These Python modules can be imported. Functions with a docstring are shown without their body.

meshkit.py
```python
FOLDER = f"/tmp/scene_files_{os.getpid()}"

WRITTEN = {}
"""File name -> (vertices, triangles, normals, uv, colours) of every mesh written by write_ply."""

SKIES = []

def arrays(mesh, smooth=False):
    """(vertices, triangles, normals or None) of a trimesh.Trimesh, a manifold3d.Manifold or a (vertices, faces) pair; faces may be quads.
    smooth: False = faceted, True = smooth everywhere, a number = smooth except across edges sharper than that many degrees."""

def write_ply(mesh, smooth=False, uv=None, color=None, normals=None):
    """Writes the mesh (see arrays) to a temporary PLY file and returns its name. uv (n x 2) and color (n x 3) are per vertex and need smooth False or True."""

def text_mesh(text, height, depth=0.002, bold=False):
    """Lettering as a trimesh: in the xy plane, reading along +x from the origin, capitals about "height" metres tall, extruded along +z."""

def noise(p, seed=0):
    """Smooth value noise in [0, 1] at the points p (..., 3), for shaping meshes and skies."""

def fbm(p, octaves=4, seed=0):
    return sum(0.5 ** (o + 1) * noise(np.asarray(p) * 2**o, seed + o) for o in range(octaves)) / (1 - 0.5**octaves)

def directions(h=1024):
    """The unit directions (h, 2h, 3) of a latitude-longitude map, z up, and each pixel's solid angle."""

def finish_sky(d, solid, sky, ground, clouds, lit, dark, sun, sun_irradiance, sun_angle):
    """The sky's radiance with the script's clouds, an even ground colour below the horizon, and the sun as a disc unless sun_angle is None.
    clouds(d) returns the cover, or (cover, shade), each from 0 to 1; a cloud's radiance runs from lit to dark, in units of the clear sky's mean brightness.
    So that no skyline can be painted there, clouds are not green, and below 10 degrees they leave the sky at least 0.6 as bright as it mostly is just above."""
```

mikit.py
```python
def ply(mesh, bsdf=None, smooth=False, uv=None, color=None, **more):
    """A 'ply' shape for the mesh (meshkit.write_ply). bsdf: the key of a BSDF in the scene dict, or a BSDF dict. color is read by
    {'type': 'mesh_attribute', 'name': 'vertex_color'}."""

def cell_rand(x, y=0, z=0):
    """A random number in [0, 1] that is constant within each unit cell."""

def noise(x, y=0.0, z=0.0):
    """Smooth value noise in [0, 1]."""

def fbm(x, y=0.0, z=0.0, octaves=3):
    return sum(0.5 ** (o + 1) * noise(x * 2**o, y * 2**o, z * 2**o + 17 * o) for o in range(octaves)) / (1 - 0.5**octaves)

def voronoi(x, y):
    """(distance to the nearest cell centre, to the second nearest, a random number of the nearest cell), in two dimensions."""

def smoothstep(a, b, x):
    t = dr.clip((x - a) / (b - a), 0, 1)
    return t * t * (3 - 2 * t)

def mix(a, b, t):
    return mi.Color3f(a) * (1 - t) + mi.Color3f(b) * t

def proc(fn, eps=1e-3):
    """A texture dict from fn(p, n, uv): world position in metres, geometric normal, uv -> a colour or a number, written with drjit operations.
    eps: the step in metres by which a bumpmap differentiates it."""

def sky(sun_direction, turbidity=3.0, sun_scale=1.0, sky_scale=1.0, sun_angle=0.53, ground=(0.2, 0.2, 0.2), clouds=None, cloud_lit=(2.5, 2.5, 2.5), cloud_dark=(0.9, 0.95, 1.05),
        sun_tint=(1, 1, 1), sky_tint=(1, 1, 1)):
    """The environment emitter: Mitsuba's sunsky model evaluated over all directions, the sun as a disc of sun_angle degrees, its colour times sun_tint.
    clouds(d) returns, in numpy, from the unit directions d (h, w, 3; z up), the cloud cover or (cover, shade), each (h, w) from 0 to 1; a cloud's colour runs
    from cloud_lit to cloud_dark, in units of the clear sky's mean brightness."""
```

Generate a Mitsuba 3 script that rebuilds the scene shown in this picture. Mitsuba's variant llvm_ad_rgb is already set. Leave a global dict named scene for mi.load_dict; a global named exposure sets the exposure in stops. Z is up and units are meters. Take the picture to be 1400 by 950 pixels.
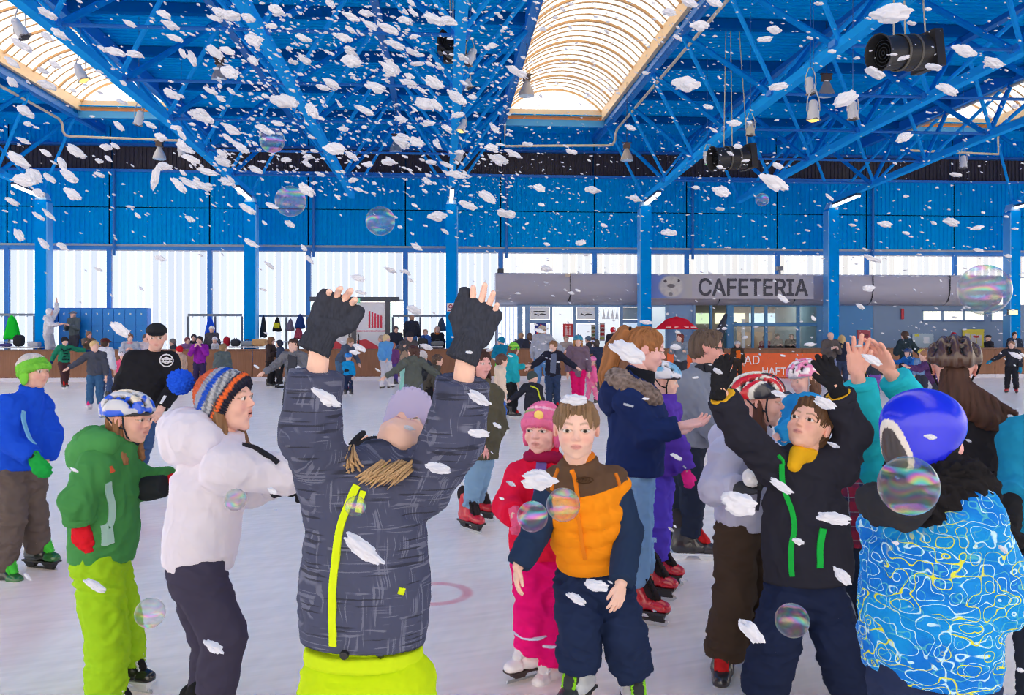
import math, random
import numpy as np, trimesh, manifold3d
import drjit as dr, mitsuba as mi
import mikit, meshkit
from mikit import noise, fbm, smoothstep, mix
T = mi.ScalarTransform4f
scene, labels = {}, {}
V = lambda *a: np.array(a, float)

# ------------------------------------------------------------------ camera, light, exposure
exposure = 0.47
FPX, YAW = 1200.0, math.atan(95 / 1200)
EYE = V(0, 0, 1.68)
FWD, RIGHT, UP = V(math.sin(YAW), math.cos(YAW), 0), V(math.cos(YAW), -math.sin(YAW), 0), V(0, 0, 1)
scene['camera'] = {'type': 'perspective', 'fov': math.degrees(2 * math.atan(700 / FPX)), 'fov_axis': 'x',
                   'principal_point_offset_x': 0.0, 'principal_point_offset_y': (475 - 451) / 950,
                   'near_clip': 0.05, 'far_clip': 500.0,
                   'to_world': T().look_at(origin=list(EYE), target=list(EYE + FWD), up=[0, 0, 1])}
SKY = 10.5          # overcast daylight that enters through the open front and ends of the hall
scene['sky'] = mikit.sky((0.3, -0.6, 0.7), turbidity=6, sun_scale=0.0, sky_scale=SKY, ground=(0.55, 0.56, 0.58),
                         clouds=lambda d: (np.ones(d.shape[:2]), 0.35 * np.ones(d.shape[:2])), cloud_lit=(1.12, 1.0, 0.87), cloud_dark=(0.92, 0.82, 0.72))
WINDOW_LIGHT = 0.8   # daylight glowing through the translucent wall sheets
ROOF_LIGHT = 1.0    # ... and through the barrel skylights


def at(px, py, d):
    """The point that lies d metres ahead and appears at this place of the photograph."""
    return EYE + d * (FWD + RIGHT * (px - 700) / FPX + UP * (451 - py) / FPX)


def on_y(px, py, y):
    r = FWD + RIGHT * (px - 700) / FPX + UP * (451 - py) / FPX
    return EYE + r * (y / r[1])


def ground(px, py):
    return at(px, py, FPX * EYE[2] / (py - 451))


# ------------------------------------------------------------------ materials
def lin(c):
    c = np.asarray(c, float) / 255
    return np.where(c <= 0.04045, c / 12.92, ((c + 0.055) / 1.055) ** 2.4)


def rgb(c):
    return {'type': 'rgb', 'value': [float(x) for x in c]}


def mat(kind, c):
    """A plain material of one colour (sRGB 0-255), made once."""
    key = '%s_%02x%02x%02x' % (kind, *[int(min(255, max(0, x))) for x in c])
    if key not in scene:
        a = rgb(lin(c))
        b = {'cloth': dict(roughness=0.85, specular=0.2), 'paint': dict(roughness=0.45, specular=0.5), 'gloss': dict(roughness=0.18, specular=0.6, clearcoat=0.8, clearcoat_gloss=0.9),
             'skin': dict(roughness=0.55, specular=0.35), 'hair': dict(roughness=0.5, specular=0.4), 'matte': dict(roughness=1.0, specular=0.03),
             'metal': dict(roughness=0.3, metallic=0.9)}[kind]
        scene[key] = {'type': 'twosided', 'b': {'type': 'principled', 'base_color': a, **b}}
    return key


def pmat(key, fn, roughness=0.8, specular=0.25, bump=None, **kw):
    b = {'type': 'principled', 'base_color': mikit.proc(fn), 'roughness': roughness, 'specular': specular, **kw}
    if bump:
        b = {'type': 'bumpmap', 't': mikit.proc(bump[0], eps=bump[2]), 'scale': bump[1], 'b': b}
    scene[key] = {'type': 'twosided', 'b': b}
    return key


scene['painted'] = {'type': 'twosided', 'b': {'type': 'principled', 'base_color': {'type': 'mesh_attribute', 'name': 'vertex_color'}, 'roughness': 0.6, 'specular': 0.3}}
scene['painted_gloss'] = {'type': 'twosided', 'b': {'type': 'principled', 'base_color': {'type': 'mesh_attribute', 'name': 'vertex_color'}, 'roughness': 0.22, 'specular': 0.5, 'clearcoat': 0.6, 'clearcoat_gloss': 0.9}}

# ------------------------------------------------------------------ scene entries
used = {}


def numbered(name):
    n = used.get(name, -1) + 1
    used[name] = n
    return name if n == 0 else f'{name}_{n:03d}'


def thing(name, label, cat, group=None):
    key = numbered(name)
    labels[key] = {'label': label, 'category': cat}
    if group:
        labels[key]['group'] = group
    return key


def struct(name):
    labels[name] = {'kind': 'structure'}
    return name


def part(parent, name, mesh, m, smooth=False, color=None, label=None, **kw):
    key = numbered(parent + '__' + name) if parent else name
    if isinstance(mesh, dict):
        scene[key] = {**mesh, **kw}
    else:
        scene[key] = mikit.ply(mesh, m, smooth=smooth, color=color, **kw)
    if label:
        labels[key] = {'label': label}
    return key


def solo(name, label, cat, mesh, m, smooth=False, group=None, color=None, **kw):
    key = thing(name, label, cat, group)
    scene[key] = {**mesh, **kw} if isinstance(mesh, dict) else mikit.ply(mesh, m, smooth=smooth, color=color, **kw)
    return key


def glow(r):
    return {'type': 'area', 'radiance': rgb(r)}


# ------------------------------------------------------------------ mesh helpers
cat_mesh = trimesh.util.concatenate


def box(lo, hi):
    lo, hi = np.asarray(lo, float), np.asarray(hi, float)
    m = trimesh.creation.box(extents=np.abs(hi - lo))
    m.apply_translation((lo + hi) / 2)
    return m


def tube(pts, r, n=8, caps=True):
    """A round bar along the points; r one number or one per point."""
    p = np.asarray(pts, float)
    t = np.gradient(p, axis=0)
    t /= np.linalg.norm(t, axis=1, keepdims=True) + 1e-12
    ref = V(0, 0, 1) if abs(t[:, 2]).max() < 0.95 else V(1, 0, 0) if abs(t[:, 0]).max() < 0.95 else V(0, 1, 0.3)
    a = np.cross(t, ref)
    a /= np.linalg.norm(a, axis=1, keepdims=True) + 1e-12
    b = np.cross(t, a)
    ang = np.arange(n) * 2 * np.pi / n + np.pi / n
    r = np.broadcast_to(np.asarray(r, float), (len(p),))
    v = p[:, None] + r[:, None, None] * (np.cos(ang)[None, :, None] * a[:, None] + np.sin(ang)[None, :, None] * b[:, None])
    v = v.reshape(-1, 3)
    f = []
    for i in range(len(p) - 1):
        for j in range(n):
            q = (i * n + j, i * n + (j + 1) % n, (i + 1) * n + (j + 1) % n, (i + 1) * n + j)
            f += [(q[0], q[2], q[1]), (q[0], q[3], q[2])]
    if caps:
        v = np.vstack([v, p[0], p[-1]])
        e = (len(p) - 1) * n
        for j in range(n):
            f += [(len(v) - 2, j, (j + 1) % n), (len(v) - 1, e + (j + 1) % n, e + j)]
    m = trimesh.Trimesh(v, f, process=False)
    if m.volume < 0:
        m.invert()
    return m


def bar(a, b, w, h):
    """A rectangular bar from a to b, w wide sideways and h high."""
    a, b = np.asarray(a, float), np.asarray(b, float)
    t = (b - a) / np.linalg.norm(b - a)
    s = np.cross(t, V(0, 0, 1) if abs(t[2]) < 0.95 else V(0, 1, 0))
    s /= np.linalg.norm(s)
    u = np.cross(s, t)
    v = [q + i * s * w / 2 + j * u * h / 2 for q in (a, b) for i, j in ((-1, -1), (1, -1), (1, 1), (-1, 1))]
    return trimesh.convex.convex_hull(np.array(v))


def sheet(profile, axis, length, origin):
    """A profiled sheet: profile = points (s, depth); extruded along the other in-plane axis. axis 'xz': s along x, depth along -y, length along z.
    axis 'yx': s along y, depth along z, length along x."""
    n = len(profile)
    v = []
    for l in (0, length):
        for s, d in profile:
            v.append((s, -d, l) if axis == 'xz' else (l, s, d))
    f = []
    for i in range(n - 1):
        q = (i, i + 1, n + i + 1, n + i)
        f += [(q[0], q[1], q[2]), (q[0], q[2], q[3])]
    m = trimesh.Trimesh(np.array(v) + np.asarray(origin, float), f, process=False)
    return m


def ribs(width, pitch, depth):
    """Trapezoid ribs over a width."""
    n = max(1, round(width / pitch))
    p = width / n
    out = []
    for i in range(n):
        out += [(i * p, 0), (i * p + p * 0.45, 0), (i * p + p * 0.55, depth), (i * p + p * 0.9, depth)]
    return out + [(width, 0)]


def extrude_xz(poly, y0, y1):
    """A polygon in x, z as a prism between two values of y."""
    from shapely.geometry import Polygon
    m = trimesh.creation.extrude_polygon(Polygon(poly), y1 - y0, engine='earcut')
    v = m.vertices.copy()
    m.vertices = np.stack([v[:, 0], y1 - v[:, 2], v[:, 1]], 1)
    return m


def lathe(prof, n=24, axis=(0, 0, 1), at_=(0, 0, 0)):
    m = trimesh.creation.revolve(np.asarray(prof, float), sections=n)
    if m.volume < 0:
        m.invert()
    z = np.asarray(axis, float) / np.linalg.norm(axis)
    m.apply_transform(trimesh.geometry.align_vectors([0, 0, 1], z))
    m.apply_translation(at_)
    return m


def facing_text(text, height, bold=True, depth=0.01):
    """Lettering that reads from the -y side, standing in the xz plane, from the origin along +x."""
    m = meshkit.text_mesh(text, height, depth, bold)
    v = m.vertices.copy()
    m.vertices = np.stack([v[:, 0], -v[:, 2], v[:, 1]], 1)
    return m
# ------------------------------------------------------------------ the hall
S, X0 = 6.92, -13.53                       # column spacing and the x of the first column in view
YC, YW, YB = 31.0, 32.0, 29.5              # columns, back wall, boards
ZP = 0.6                                   # the raised floor behind the boards
ZR = 8.9                                   # roof deck
XL, XR = X0 - 1.5 * S, X0 + 7 * S          # how far the hall is built to either side
BLUE, BLUE2, STEEL = (0, 146, 232), (0, 158, 230), (30, 160, 240)


def ice(p, n, uv):
    base = mi.Color3f(0.93, 0.855, 0.80)
    f = fbm(p.x * 0.35, p.y * 0.35, 0.0, 4)
    scr = fbm(p.x * 3.0 + p.y * 1.2, p.y * 26.0 - p.x * 9, 1.0, 3)
    scr2 = fbm(p.x * 21.0 - p.y * 6, p.y * 5.0, 7.0, 2)
    c = base * (0.93 + 0.1 * f + 0.14 * (scr - 0.5) + 0.07 * (scr2 - 0.5))
    red = mi.Color3f(0.80, 0.20, 0.27)

    def ring(cx, cy, r, w, amt):
        d = dr.abs(dr.sqrt(dr.square(p.x - cx) + dr.square(p.y - cy)) - r)
        return amt * smoothstep(w, 0.3 * w, d) * (0.35 + 0.9 * fbm(p.x * 7, p.y * 7, 3.0, 2))
    t = ring(-0.06, 5.62, 0.22, 0.05, 0.6) + ring(0.1, 5.5, 0.3, 0.45, 0.12)
    band = smoothstep(0.5, 0.2, dr.abs(p.x + 2.5)) * smoothstep(12.0, 8.0, p.y)
    t += 0.2 * band * (0.5 + fbm(p.x * 2, p.y * 2, 5.0, 2))
    return mix(c, red * 0.9 + c * 0.1, dr.clip(t, 0, 0.8))


pmat('ice', ice, roughness=0.32, specular=0.5)
FX0, FX1, FY0, FY1 = XL - 8, XR + 8, -12, YB
gx = box((FX0, FY0, -0.3), (FX1, FY1, 0))
part(None, struct('floor'), gx, 'ice')
pmat('rubber_floor', lambda p, n, uv: mi.Color3f(0.16, 0.17, 0.2) * (0.8 + 0.4 * fbm(p.x * 3, p.y * 3, 0.0, 2)), roughness=0.9)
part(None, struct('trim_1'), box((FX0, YB + 0.14, -0.3), (FX1, YW + 6.5, ZP - 0.002)), 'rubber_floor')

# boards around the rink: separate wooden panels on a white kick plate
def wood(p, n, uv):
    g = fbm(p.x * 26, p.z * 2.2, p.y * 3, 3)
    b = fbm(p.x * 0.8, p.z * 2.0, 4.0, 2)
    return mix((0.20, 0.085, 0.045), (0.36, 0.175, 0.10), dr.clip(g * 0.8 + b * 0.5 - 0.15, 0, 1))


pmat('board_wood', wood, roughness=0.55, specular=0.3)
w = struct('wall_boards')
x = FX0
rng = np.random.default_rng(3)
while x < FX1 - 0.1:
    part(w, 'panel', box((x + 0.012, YB, 0.13), (x + 2.32, YB + 0.06 + 0.004 * rng.random(), 1.0)), 'board_wood')
    part(w, 'kick_plate', box((x + 0.005, YB - 0.02, 0.0), (x + 2.327, YB + 0.06, 0.125)), mat('paint', (214, 212, 222)))
    x += 2.333
part(w, 'cap_rail', box((FX0, YB - 0.03, 1.003), (FX1, YB + 0.12, 1.05)), mat('paint', (120, 84, 66)))

CAFE_X0 = 1.9                              # where the cafeteria begins
# back wall: blue profiled sheet above the windows, a dark band under the roof
w = struct('wall_back')
cols_x = [X0 + S * i for i in range(-1, 7)]
mull = [X0 + S / 2 * i - 1.65 for i in range(-2, 15)]     # window posts in the wall plane
R1, R2 = ribs(S / 2 - 0.04, 0.165, 0.035), ribs(S / 2 - 0.04, 0.15, 0.03)
pa = [(sheet(R1, 'xz', 1.28, (0, 0, 0)), 4.72), (sheet(R1, 'xz', 1.26, (0, 0, 0)), 6.03)]
dk = sheet(R2, 'xz', 0.93, (0, 0, 0))
pA = [mikit.ply(pa[0][0], mat('matte', BLUE2)), mikit.ply(pa[1][0], mat('matte', BLUE2))]
pD = mikit.ply(dk, mat('paint', (58, 52, 60)))
pE = mikit.ply(sheet(R2, 'xz', 0.66, (0, 0, 0)), mat('matte', BLUE2))
for x in mull[:-1]:
    for q, (_, z) in zip(pA, pa):
        part(w, 'sheet_panel', q, None, to_world=T().translate([x + 0.02, YW, z]))
    part(w, 'dark_panel', pD, None, to_world=T().translate([x + 0.02, YW + 0.25, 7.36]))
    part(w, 'eave_panel', pE, None, to_world=T().translate([x + 0.02, YW + 0.1, 8.27]))
WX0, WX1 = mull[0], mull[-1]
part(w, 'backing', box((WX0, YW + 0.3, 4.6), (WX1, YW + 0.4, ZR + 0.1)), mat('matte', (20, 70, 120)))
part(w, 'top_rail', box((WX0, YW - 0.06, 7.26), (WX1, YW + 0.26, 7.36)), mat('paint', (24, 120, 205)))
part(w, 'eave_rail', box((WX0, YW - 0.02, 8.2), (WX1, YW + 0.2, 8.28)), mat('paint', (20, 104, 180)))
part(w, 'sill_rail', box((WX0, YW - 0.05, 4.64), (WX1, YW + 0.3, 4.72)), mat('paint', (150, 165, 180)))
part(w, 'window_head', box((WX0, YW - 0.02, 4.5), (WX1, YW + 0.3, 4.64)), mat('paint', (30, 130, 210)))
for x in mull:
    part(w, 'post', box((x - 0.07, YW - 0.08, ZP if x < CAFE_X0 else 3.75), (x + 0.07, YW + 0.12, 4.55)), mat('paint', (24, 124, 208)))
for x in mull[1::2]:
    part(w, 'downpipe', tube([(x + 0.2, YW - 0.12, 4.3), (x + 0.2, YW - 0.12, 7.3)], 0.05), mat('paint', (24, 110, 185)))

# windows: translucent profiled sheets, lit by the day outside
n_win = 0
panes = {}
for i, x in enumerate(mull[:-1]):
    n_win += 1
    wk = struct(f'window_{n_win}')
    full = x + S / 2 < CAFE_X0 + 1.0
    z0, z1 = (0.95, 4.5) if full else (3.72, 4.5)
    if -3 < i and x > -5.5 and x < -4.5:
        z0 = 2.78                            # above the entrance door
    n = 12
    p = (S / 2 - 0.18) / n
    for k in range(n):
        xx = x + 0.09 + k * p
        lv = float(rng.uniform(0.70, 0.92)) * WINDOW_LIGHT
        tint = V(0.87, 0.95, 1.08) if x < 0 else V(0.98, 0.99, 1.0) if k % 3 else V(1.0, 0.96, 0.9)
        m = trimesh.Trimesh([(xx, YW + 0.05, z0), (xx + p - 0.05, YW + 0.05, z0), (xx + p - 0.05, YW + 0.05, z1), (xx, YW + 0.05, z1)], [(0, 1, 2), (0, 2, 3)], process=False)
        part(wk, 'pane', m, mat('matte', (90, 100, 110)), emitter=glow(lv * tint))
    m = cat_mesh([sheet([(0, 0), (0.012, 0.04), (0.038, 0.04), (0.05, 0)], 'xz', z1 - z0, (x + 0.09 + k * p + p - 0.05, YW + 0.05, z0)) for k in range(n)])
    part(wk, 'ridge', m, mat('matte', (235, 240, 245)), emitter=glow(V(1.25, 1.27, 1.3) * WINDOW_LIGHT))
    part(wk, 'frame', cat_mesh([box((x + 0.07, YW - 0.02, z1 - 0.03), (x + S / 2 - 0.07, YW + 0.1, z1 + 0.01)), box((x + 0.07, YW - 0.02, z0 - 0.06), (x + S / 2 - 0.07, YW + 0.1, z0)),
                                box((x + 0.07, YW, z0), (x + 0.095, YW + 0.1, z1)), box((x + S / 2 - 0.095, YW, z0), (x + S / 2 - 0.07, YW + 0.1, z1))]), mat('paint', (190, 200, 212)))
    if full and z0 < 2:
        part(w, 'plinth', box((x + 0.07, YW, ZP), (x + S / 2 - 0.07, YW + 0.2, z0 - 0.06)), mat('paint', (205, 212, 222)))
part(w, 'plinth', box((mull[7] + 0.07, YW + 0.12, ZP), (WX0 + 0.01, YW + 0.14, ZP + .2)), mat('paint', (205, 212, 222)))

# columns
names = ['leftmost', 'second from the left, beside the blue lockers', 'third from the left, right of the entrance door', 'fourth from the left, in front of the cafeteria', 'fifth from the left, right of the cafeteria sign', 'rightmost']
for i, x in enumerate(cols_x):
    lab = {1: 'blue steel column at the left edge beside the blue lockers', 2: 'blue steel column between the coat racks on the left', 3: 'blue steel column right of the glass entrance door',
           4: 'blue steel column in front of the cafeteria canopy left of its sign', 5: 'blue steel column just right of the cafeteria sign', 6: 'blue steel column at the right edge of the hall'}.get(i, 'blue steel column beyond the edge of the picture %s' % ('left' if i == 0 else 'right'))
    c = thing('steel_column', lab, 'column')
    part(c, 'shaft', box((x - 0.19, YC - 0.2, ZP), (x + 0.19, YC + 0.2, 6.08)), mat('matte', BLUE))
    v = [(x + a * 0.19, YC + b * 0.2, 6.085) for a in (-1, 1) for b in (-1, 1)] + [(x + a * 0.10, YC + b * 0.2, 6.33) for a in (-1, 1) for b in (-1, 1)]
    part(c, 'tapered_head', trimesh.convex.convex_hull(np.array(v)), mat('paint', (150, 196, 236)))
    part(c, 'flange', box((x + (0.19 if x < 0.5 else -0.23), YC - 0.22, 0.9), (x + (0.23 if x < 0.5 else -0.19), YC + 0.2, 6.0)), mat('paint', (92, 170, 232)))

# roof deck: profiled panels between the purlins, barrel skylights in every other bay
ck = struct('ceiling')
NODE = 3.1
ys = [YW + 0.35 - NODE * k for k in range(13)]
Rd = ribs(NODE, 0.22, 0.04)
DX = S / 4
deck = {}


def deck_panel(xa, xb, ya):
    key = (round(xb - xa, 3),)
    if key not in deck:
        deck[key] = mikit.ply(sheet(Rd, 'yx', xb - xa, (0, 0, 0)), mat('matte', BLUE2))
    part(ck, 'deck_panel', deck[key], None, to_world=T().translate([xa, ya, ZR]))


SK_Y1, SK_Y0, SK_W = 29.45, -1.6, 1.6
for i in range(-2, 7):
    for h in range(4):
        xa = X0 + S * i + DX * h
        for k in range(12):
            ya = ys[k + 1]
            if i % 2 == 0 and h in (1, 2):
                if k >= 1 and k < 11:
                    continue
            deck_panel(xa, xa + DX, ya)
for k in range(13):
    for i in range(-2, 7):
        for h0, h1 in (((0, 4),) if i % 2 or k < 1 or k > 11 else ((0, 1.02), (2.98, 4))):
            part(ck, 'purlin', box((X0 + S * i + DX * h0, ys[k] - 0.09, ZR - 0.24), (X0 + S * i + DX * h1, ys[k] + 0.09, ZR - 0.003)), mat('matte', (0, 96, 165)))

# barrel skylights
sk_names = {-2: 'barrel skylight beyond the left edge of the picture', 0: 'barrel skylight at the upper left with cream panes behind a blue truss', 2: 'large central barrel skylight with cream ribbed panes', 4: 'barrel skylight at the right edge, half hidden behind the trusses'}
for i in (0, 2, 4):
    cx = X0 + S * i + S / 2
    sk = thing('skylight', sk_names[i], 'skylight')
    W, rise, zc = SK_W, 0.72, ZR + 0.22
    R = (W * W + rise * rise) / (2 * rise)
    a0 = math.asin(W / R)
    arc = lambda a, dz=0, rr=0: (cx + (R + rr) * math.sin(a), zc - R + rise + (R + rr) * math.cos(a) + dz)
    step = 0.415
    n = int((SK_Y1 - SK_Y0) / step)
    for k in range(n):
        y1 = SK_Y1 - 0.05 - k * step
        y0 = y1 - step + 0.02
        for half, (s0, s1) in enumerate(((-1, 0.12), (0.12, 1))):
            an = np.linspace(a0 * s0, a0 * s1, 8)
            v, f = [], []
            for a in an:
                xx, zz = arc(a)
                v += [(xx, y0, zz), (xx, y1, zz)]
            for j in range(7):
                f += [(2 * j, 2 * j + 1, 2 * j + 3), (2 * j, 2 * j + 3, 2 * j + 2)]
            m = trimesh.Trimesh(v, f, process=False)
            if m.face_normals[0][2] > 0:
                m.invert()
            e = (V(0.98, 0.88, 0.71) if half == 0 else V(0.56, 0.545, 0.50)) if i == 2 else V(1.05, 0.96, 0.82) if i == 0 else V(0.60, 0.59, 0.55)
            part(sk, 'pane', m, mat('matte', (230, 225, 215)), emitter=glow(e * float(rng.uniform(0.9, 1.08)) * ROOF_LIGHT))
    rib, big = [], []
    for k in range(n + 1):
        y = SK_Y1 - 0.05 - k * step - 0.0 + 0.01
        pts = [(arc(a)[0], y, arc(a)[1] - (0.03 if k % 4 else 0.05)) for a in np.linspace(-a0, a0, 13)]
        (rib if k % 4 else big).append(tube(pts, 0.019 if k % 4 else 0.04, 4, False))
    for r_ in rib:
        part(sk, 'glazing_bar', r_, mat('paint', (176, 140, 100)))
    for r_ in big:
        part(sk, 'arched_rib', r_, mat('paint', (204, 160, 110)))
    # the end wall of the barrel, of upright panes
    xs = np.linspace(-W, W, 8)
    for j in range(7):
        za = [arc(math.asin(min(1, max(-1, q / R))))[1] for q in (xs[j], xs[j + 1])]
        v = [(cx + xs[j] + 0.012, SK_Y1, zc), (cx + xs[j + 1] - 0.012, SK_Y1, zc), (cx + xs[j + 1] - 0.012, SK_Y1, za[1]), (cx + xs[j] + 0.012, SK_Y1, za[0])]
        m = trimesh.Trimesh(v, [(0, 1, 2), (0, 2, 3)], process=False)
        if m.face_normals[0][1] > 0 or m.face_normals[1][1] > 0:
            m.invert()
        part(sk, 'end_pane', m, mat('matte', (240, 238, 235)), emitter=glow(V(1.08, 1.06, 1.02) * ROOF_LIGHT))
    wdn, org = mat('paint', (236, 204, 160)), mat('paint', (236, 150, 84))
    for s in (-1, 1):
        xx = cx + s * W
        part(sk, 'curb', box((min(xx, xx + s * 0.12), SK_Y0, ZR - 0.12), (max(xx, xx + s * 0.12), SK_Y1 + 0.1, zc + 0.02)), wdn)
        part(sk, 'edge_beam', box((min(xx + s * 0.13, xx + s * 0.3), SK_Y0 - 2, ZR - 0.36), (max(xx + s * 0.13, xx + s * 0.3), YW - 0.1, ZR - 0.05)), mat('paint', (28, 128, 210)))
    part(sk, 'curb', box((cx - W, SK_Y1, ZR - 0.02), (cx + W, SK_Y1 + 0.12, zc + 0.02)), mat('paint', (226, 196, 160)))
    part(sk, 'orange_strip', box((cx - W - 0.05, SK_Y1 - 0.02, ZR - 0.12), (cx + W + 0.05, SK_Y1 + 0.14, ZR - 0.025)), org)
    part(sk, 'end_beam', box((cx - W - 0.1, SK_Y1 - 0.03, ZR - 0.34), (cx + W + 0.1, SK_Y1 + 0.13, ZR - 0.125)), mat('paint', (70, 160, 215)))
    part(sk, 'curb', box((cx - W, SK_Y0 - 0.12, ZR - 0.12), (cx + W, SK_Y0, zc + 0.02)), wdn)

# roof trusses: one bottom chord each, diagonals in two leaning planes up to the roof
ZB = 6.36


def chord_z(y):
    s = YC - y
    return ZB + 0.042 * min(s, 9) + 0.018 * max(0, min(s - 9, 8))


tl = {0: 'blue lattice roof truss at the far left edge', 2: 'blue lattice roof truss running up in front of the left skylight', 3: 'blue lattice roof truss between the left skylight and the middle', 4: 'blue lattice roof truss above the column right of the entrance door',
      6: 'blue lattice roof truss along the right side of the central skylight', 7: 'blue lattice roof truss that carries the large black fan at the upper right', 8: 'blue lattice roof truss above the column right of the cafeteria sign', 10: 'blue lattice roof truss at the right edge in front of the right skylight'}
trusses = {}
for h in range(-3, 13):
    if h % 4 == 1 or h % 4 == 1 - 4:
        continue                                     # no truss under a skylight
    x = X0 + S / 2 * h
    half = h % 2 == 1                                # between two columns: hangs from the roof alone
    tr = thing('roof_truss', tl.get(h, 'blue lattice roof truss beyond the picture, %s' % {-3: 'farthest out on the left', -2: 'second from the left end of the hall', -1: 'left of the one at the left edge', 11: 'to the right of the right skylight', 12: 'at the right end of the hall'}.get(h, 'unseen')), 'roof truss')
    trusses[h] = tr
    yb = [YC - NODE * k for k in range(0, 10)]
    pts = [V(x, y, chord_z(y)) for y in yb]
    col = mat('matte', STEEL)
    for k in range(9):
        part(tr, 'bottom_chord', bar(pts[k] + V(0, 0.05, 0), pts[k + 1] - V(0, 0.05, 0), 0.2, 0.17), col)
        if k:
            part(tr, 'gusset', box(pts[k] - V(0.16, 0.14, 0.02), pts[k] + V(0.16, 0.14, 0.1)), mat('paint', (30, 130, 214)))
    for s in (-1, 1):
        for k in range(0, 9):
            for dy in (-1, 1):
                y2 = yb[k] + dy * NODE / 2 - (0.2 if k == 0 and dy == 1 else 0)
                if y2 > YW - 0.2:
                    continue
                q = V(x + s * (DX - 0.05), y2, ZR - 0.25)
                st = pts[k] + V(s * 0.06, dy * 0.12, 0.06)
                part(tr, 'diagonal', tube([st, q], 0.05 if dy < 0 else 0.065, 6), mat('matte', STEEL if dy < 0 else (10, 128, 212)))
        part(tr, 'top_chord', bar((x + s * (DX - 0.02), YW - 0.3, ZR - 0.3), (x + s * (DX - 0.02), YC - NODE * 9, ZR - 0.3), 0.14, 0.12), mat('paint', (20, 110, 190)))
for h in range(-3, 12):
    if h in trusses and h + 1 in trusses:
        for k in range(1, 9):
            y = YC - NODE * k
            xa, xb = X0 + S / 2 * h, X0 + S / 2 * (h + 1)
            part(trusses[h], 'tie_bar', tube([(xa + 0.17, y, chord_z(y) + 0.02), (xb - 0.17, y, chord_z(y) + 0.02)], 0.035, 6), mat('paint', (20, 112, 195)))
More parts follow.
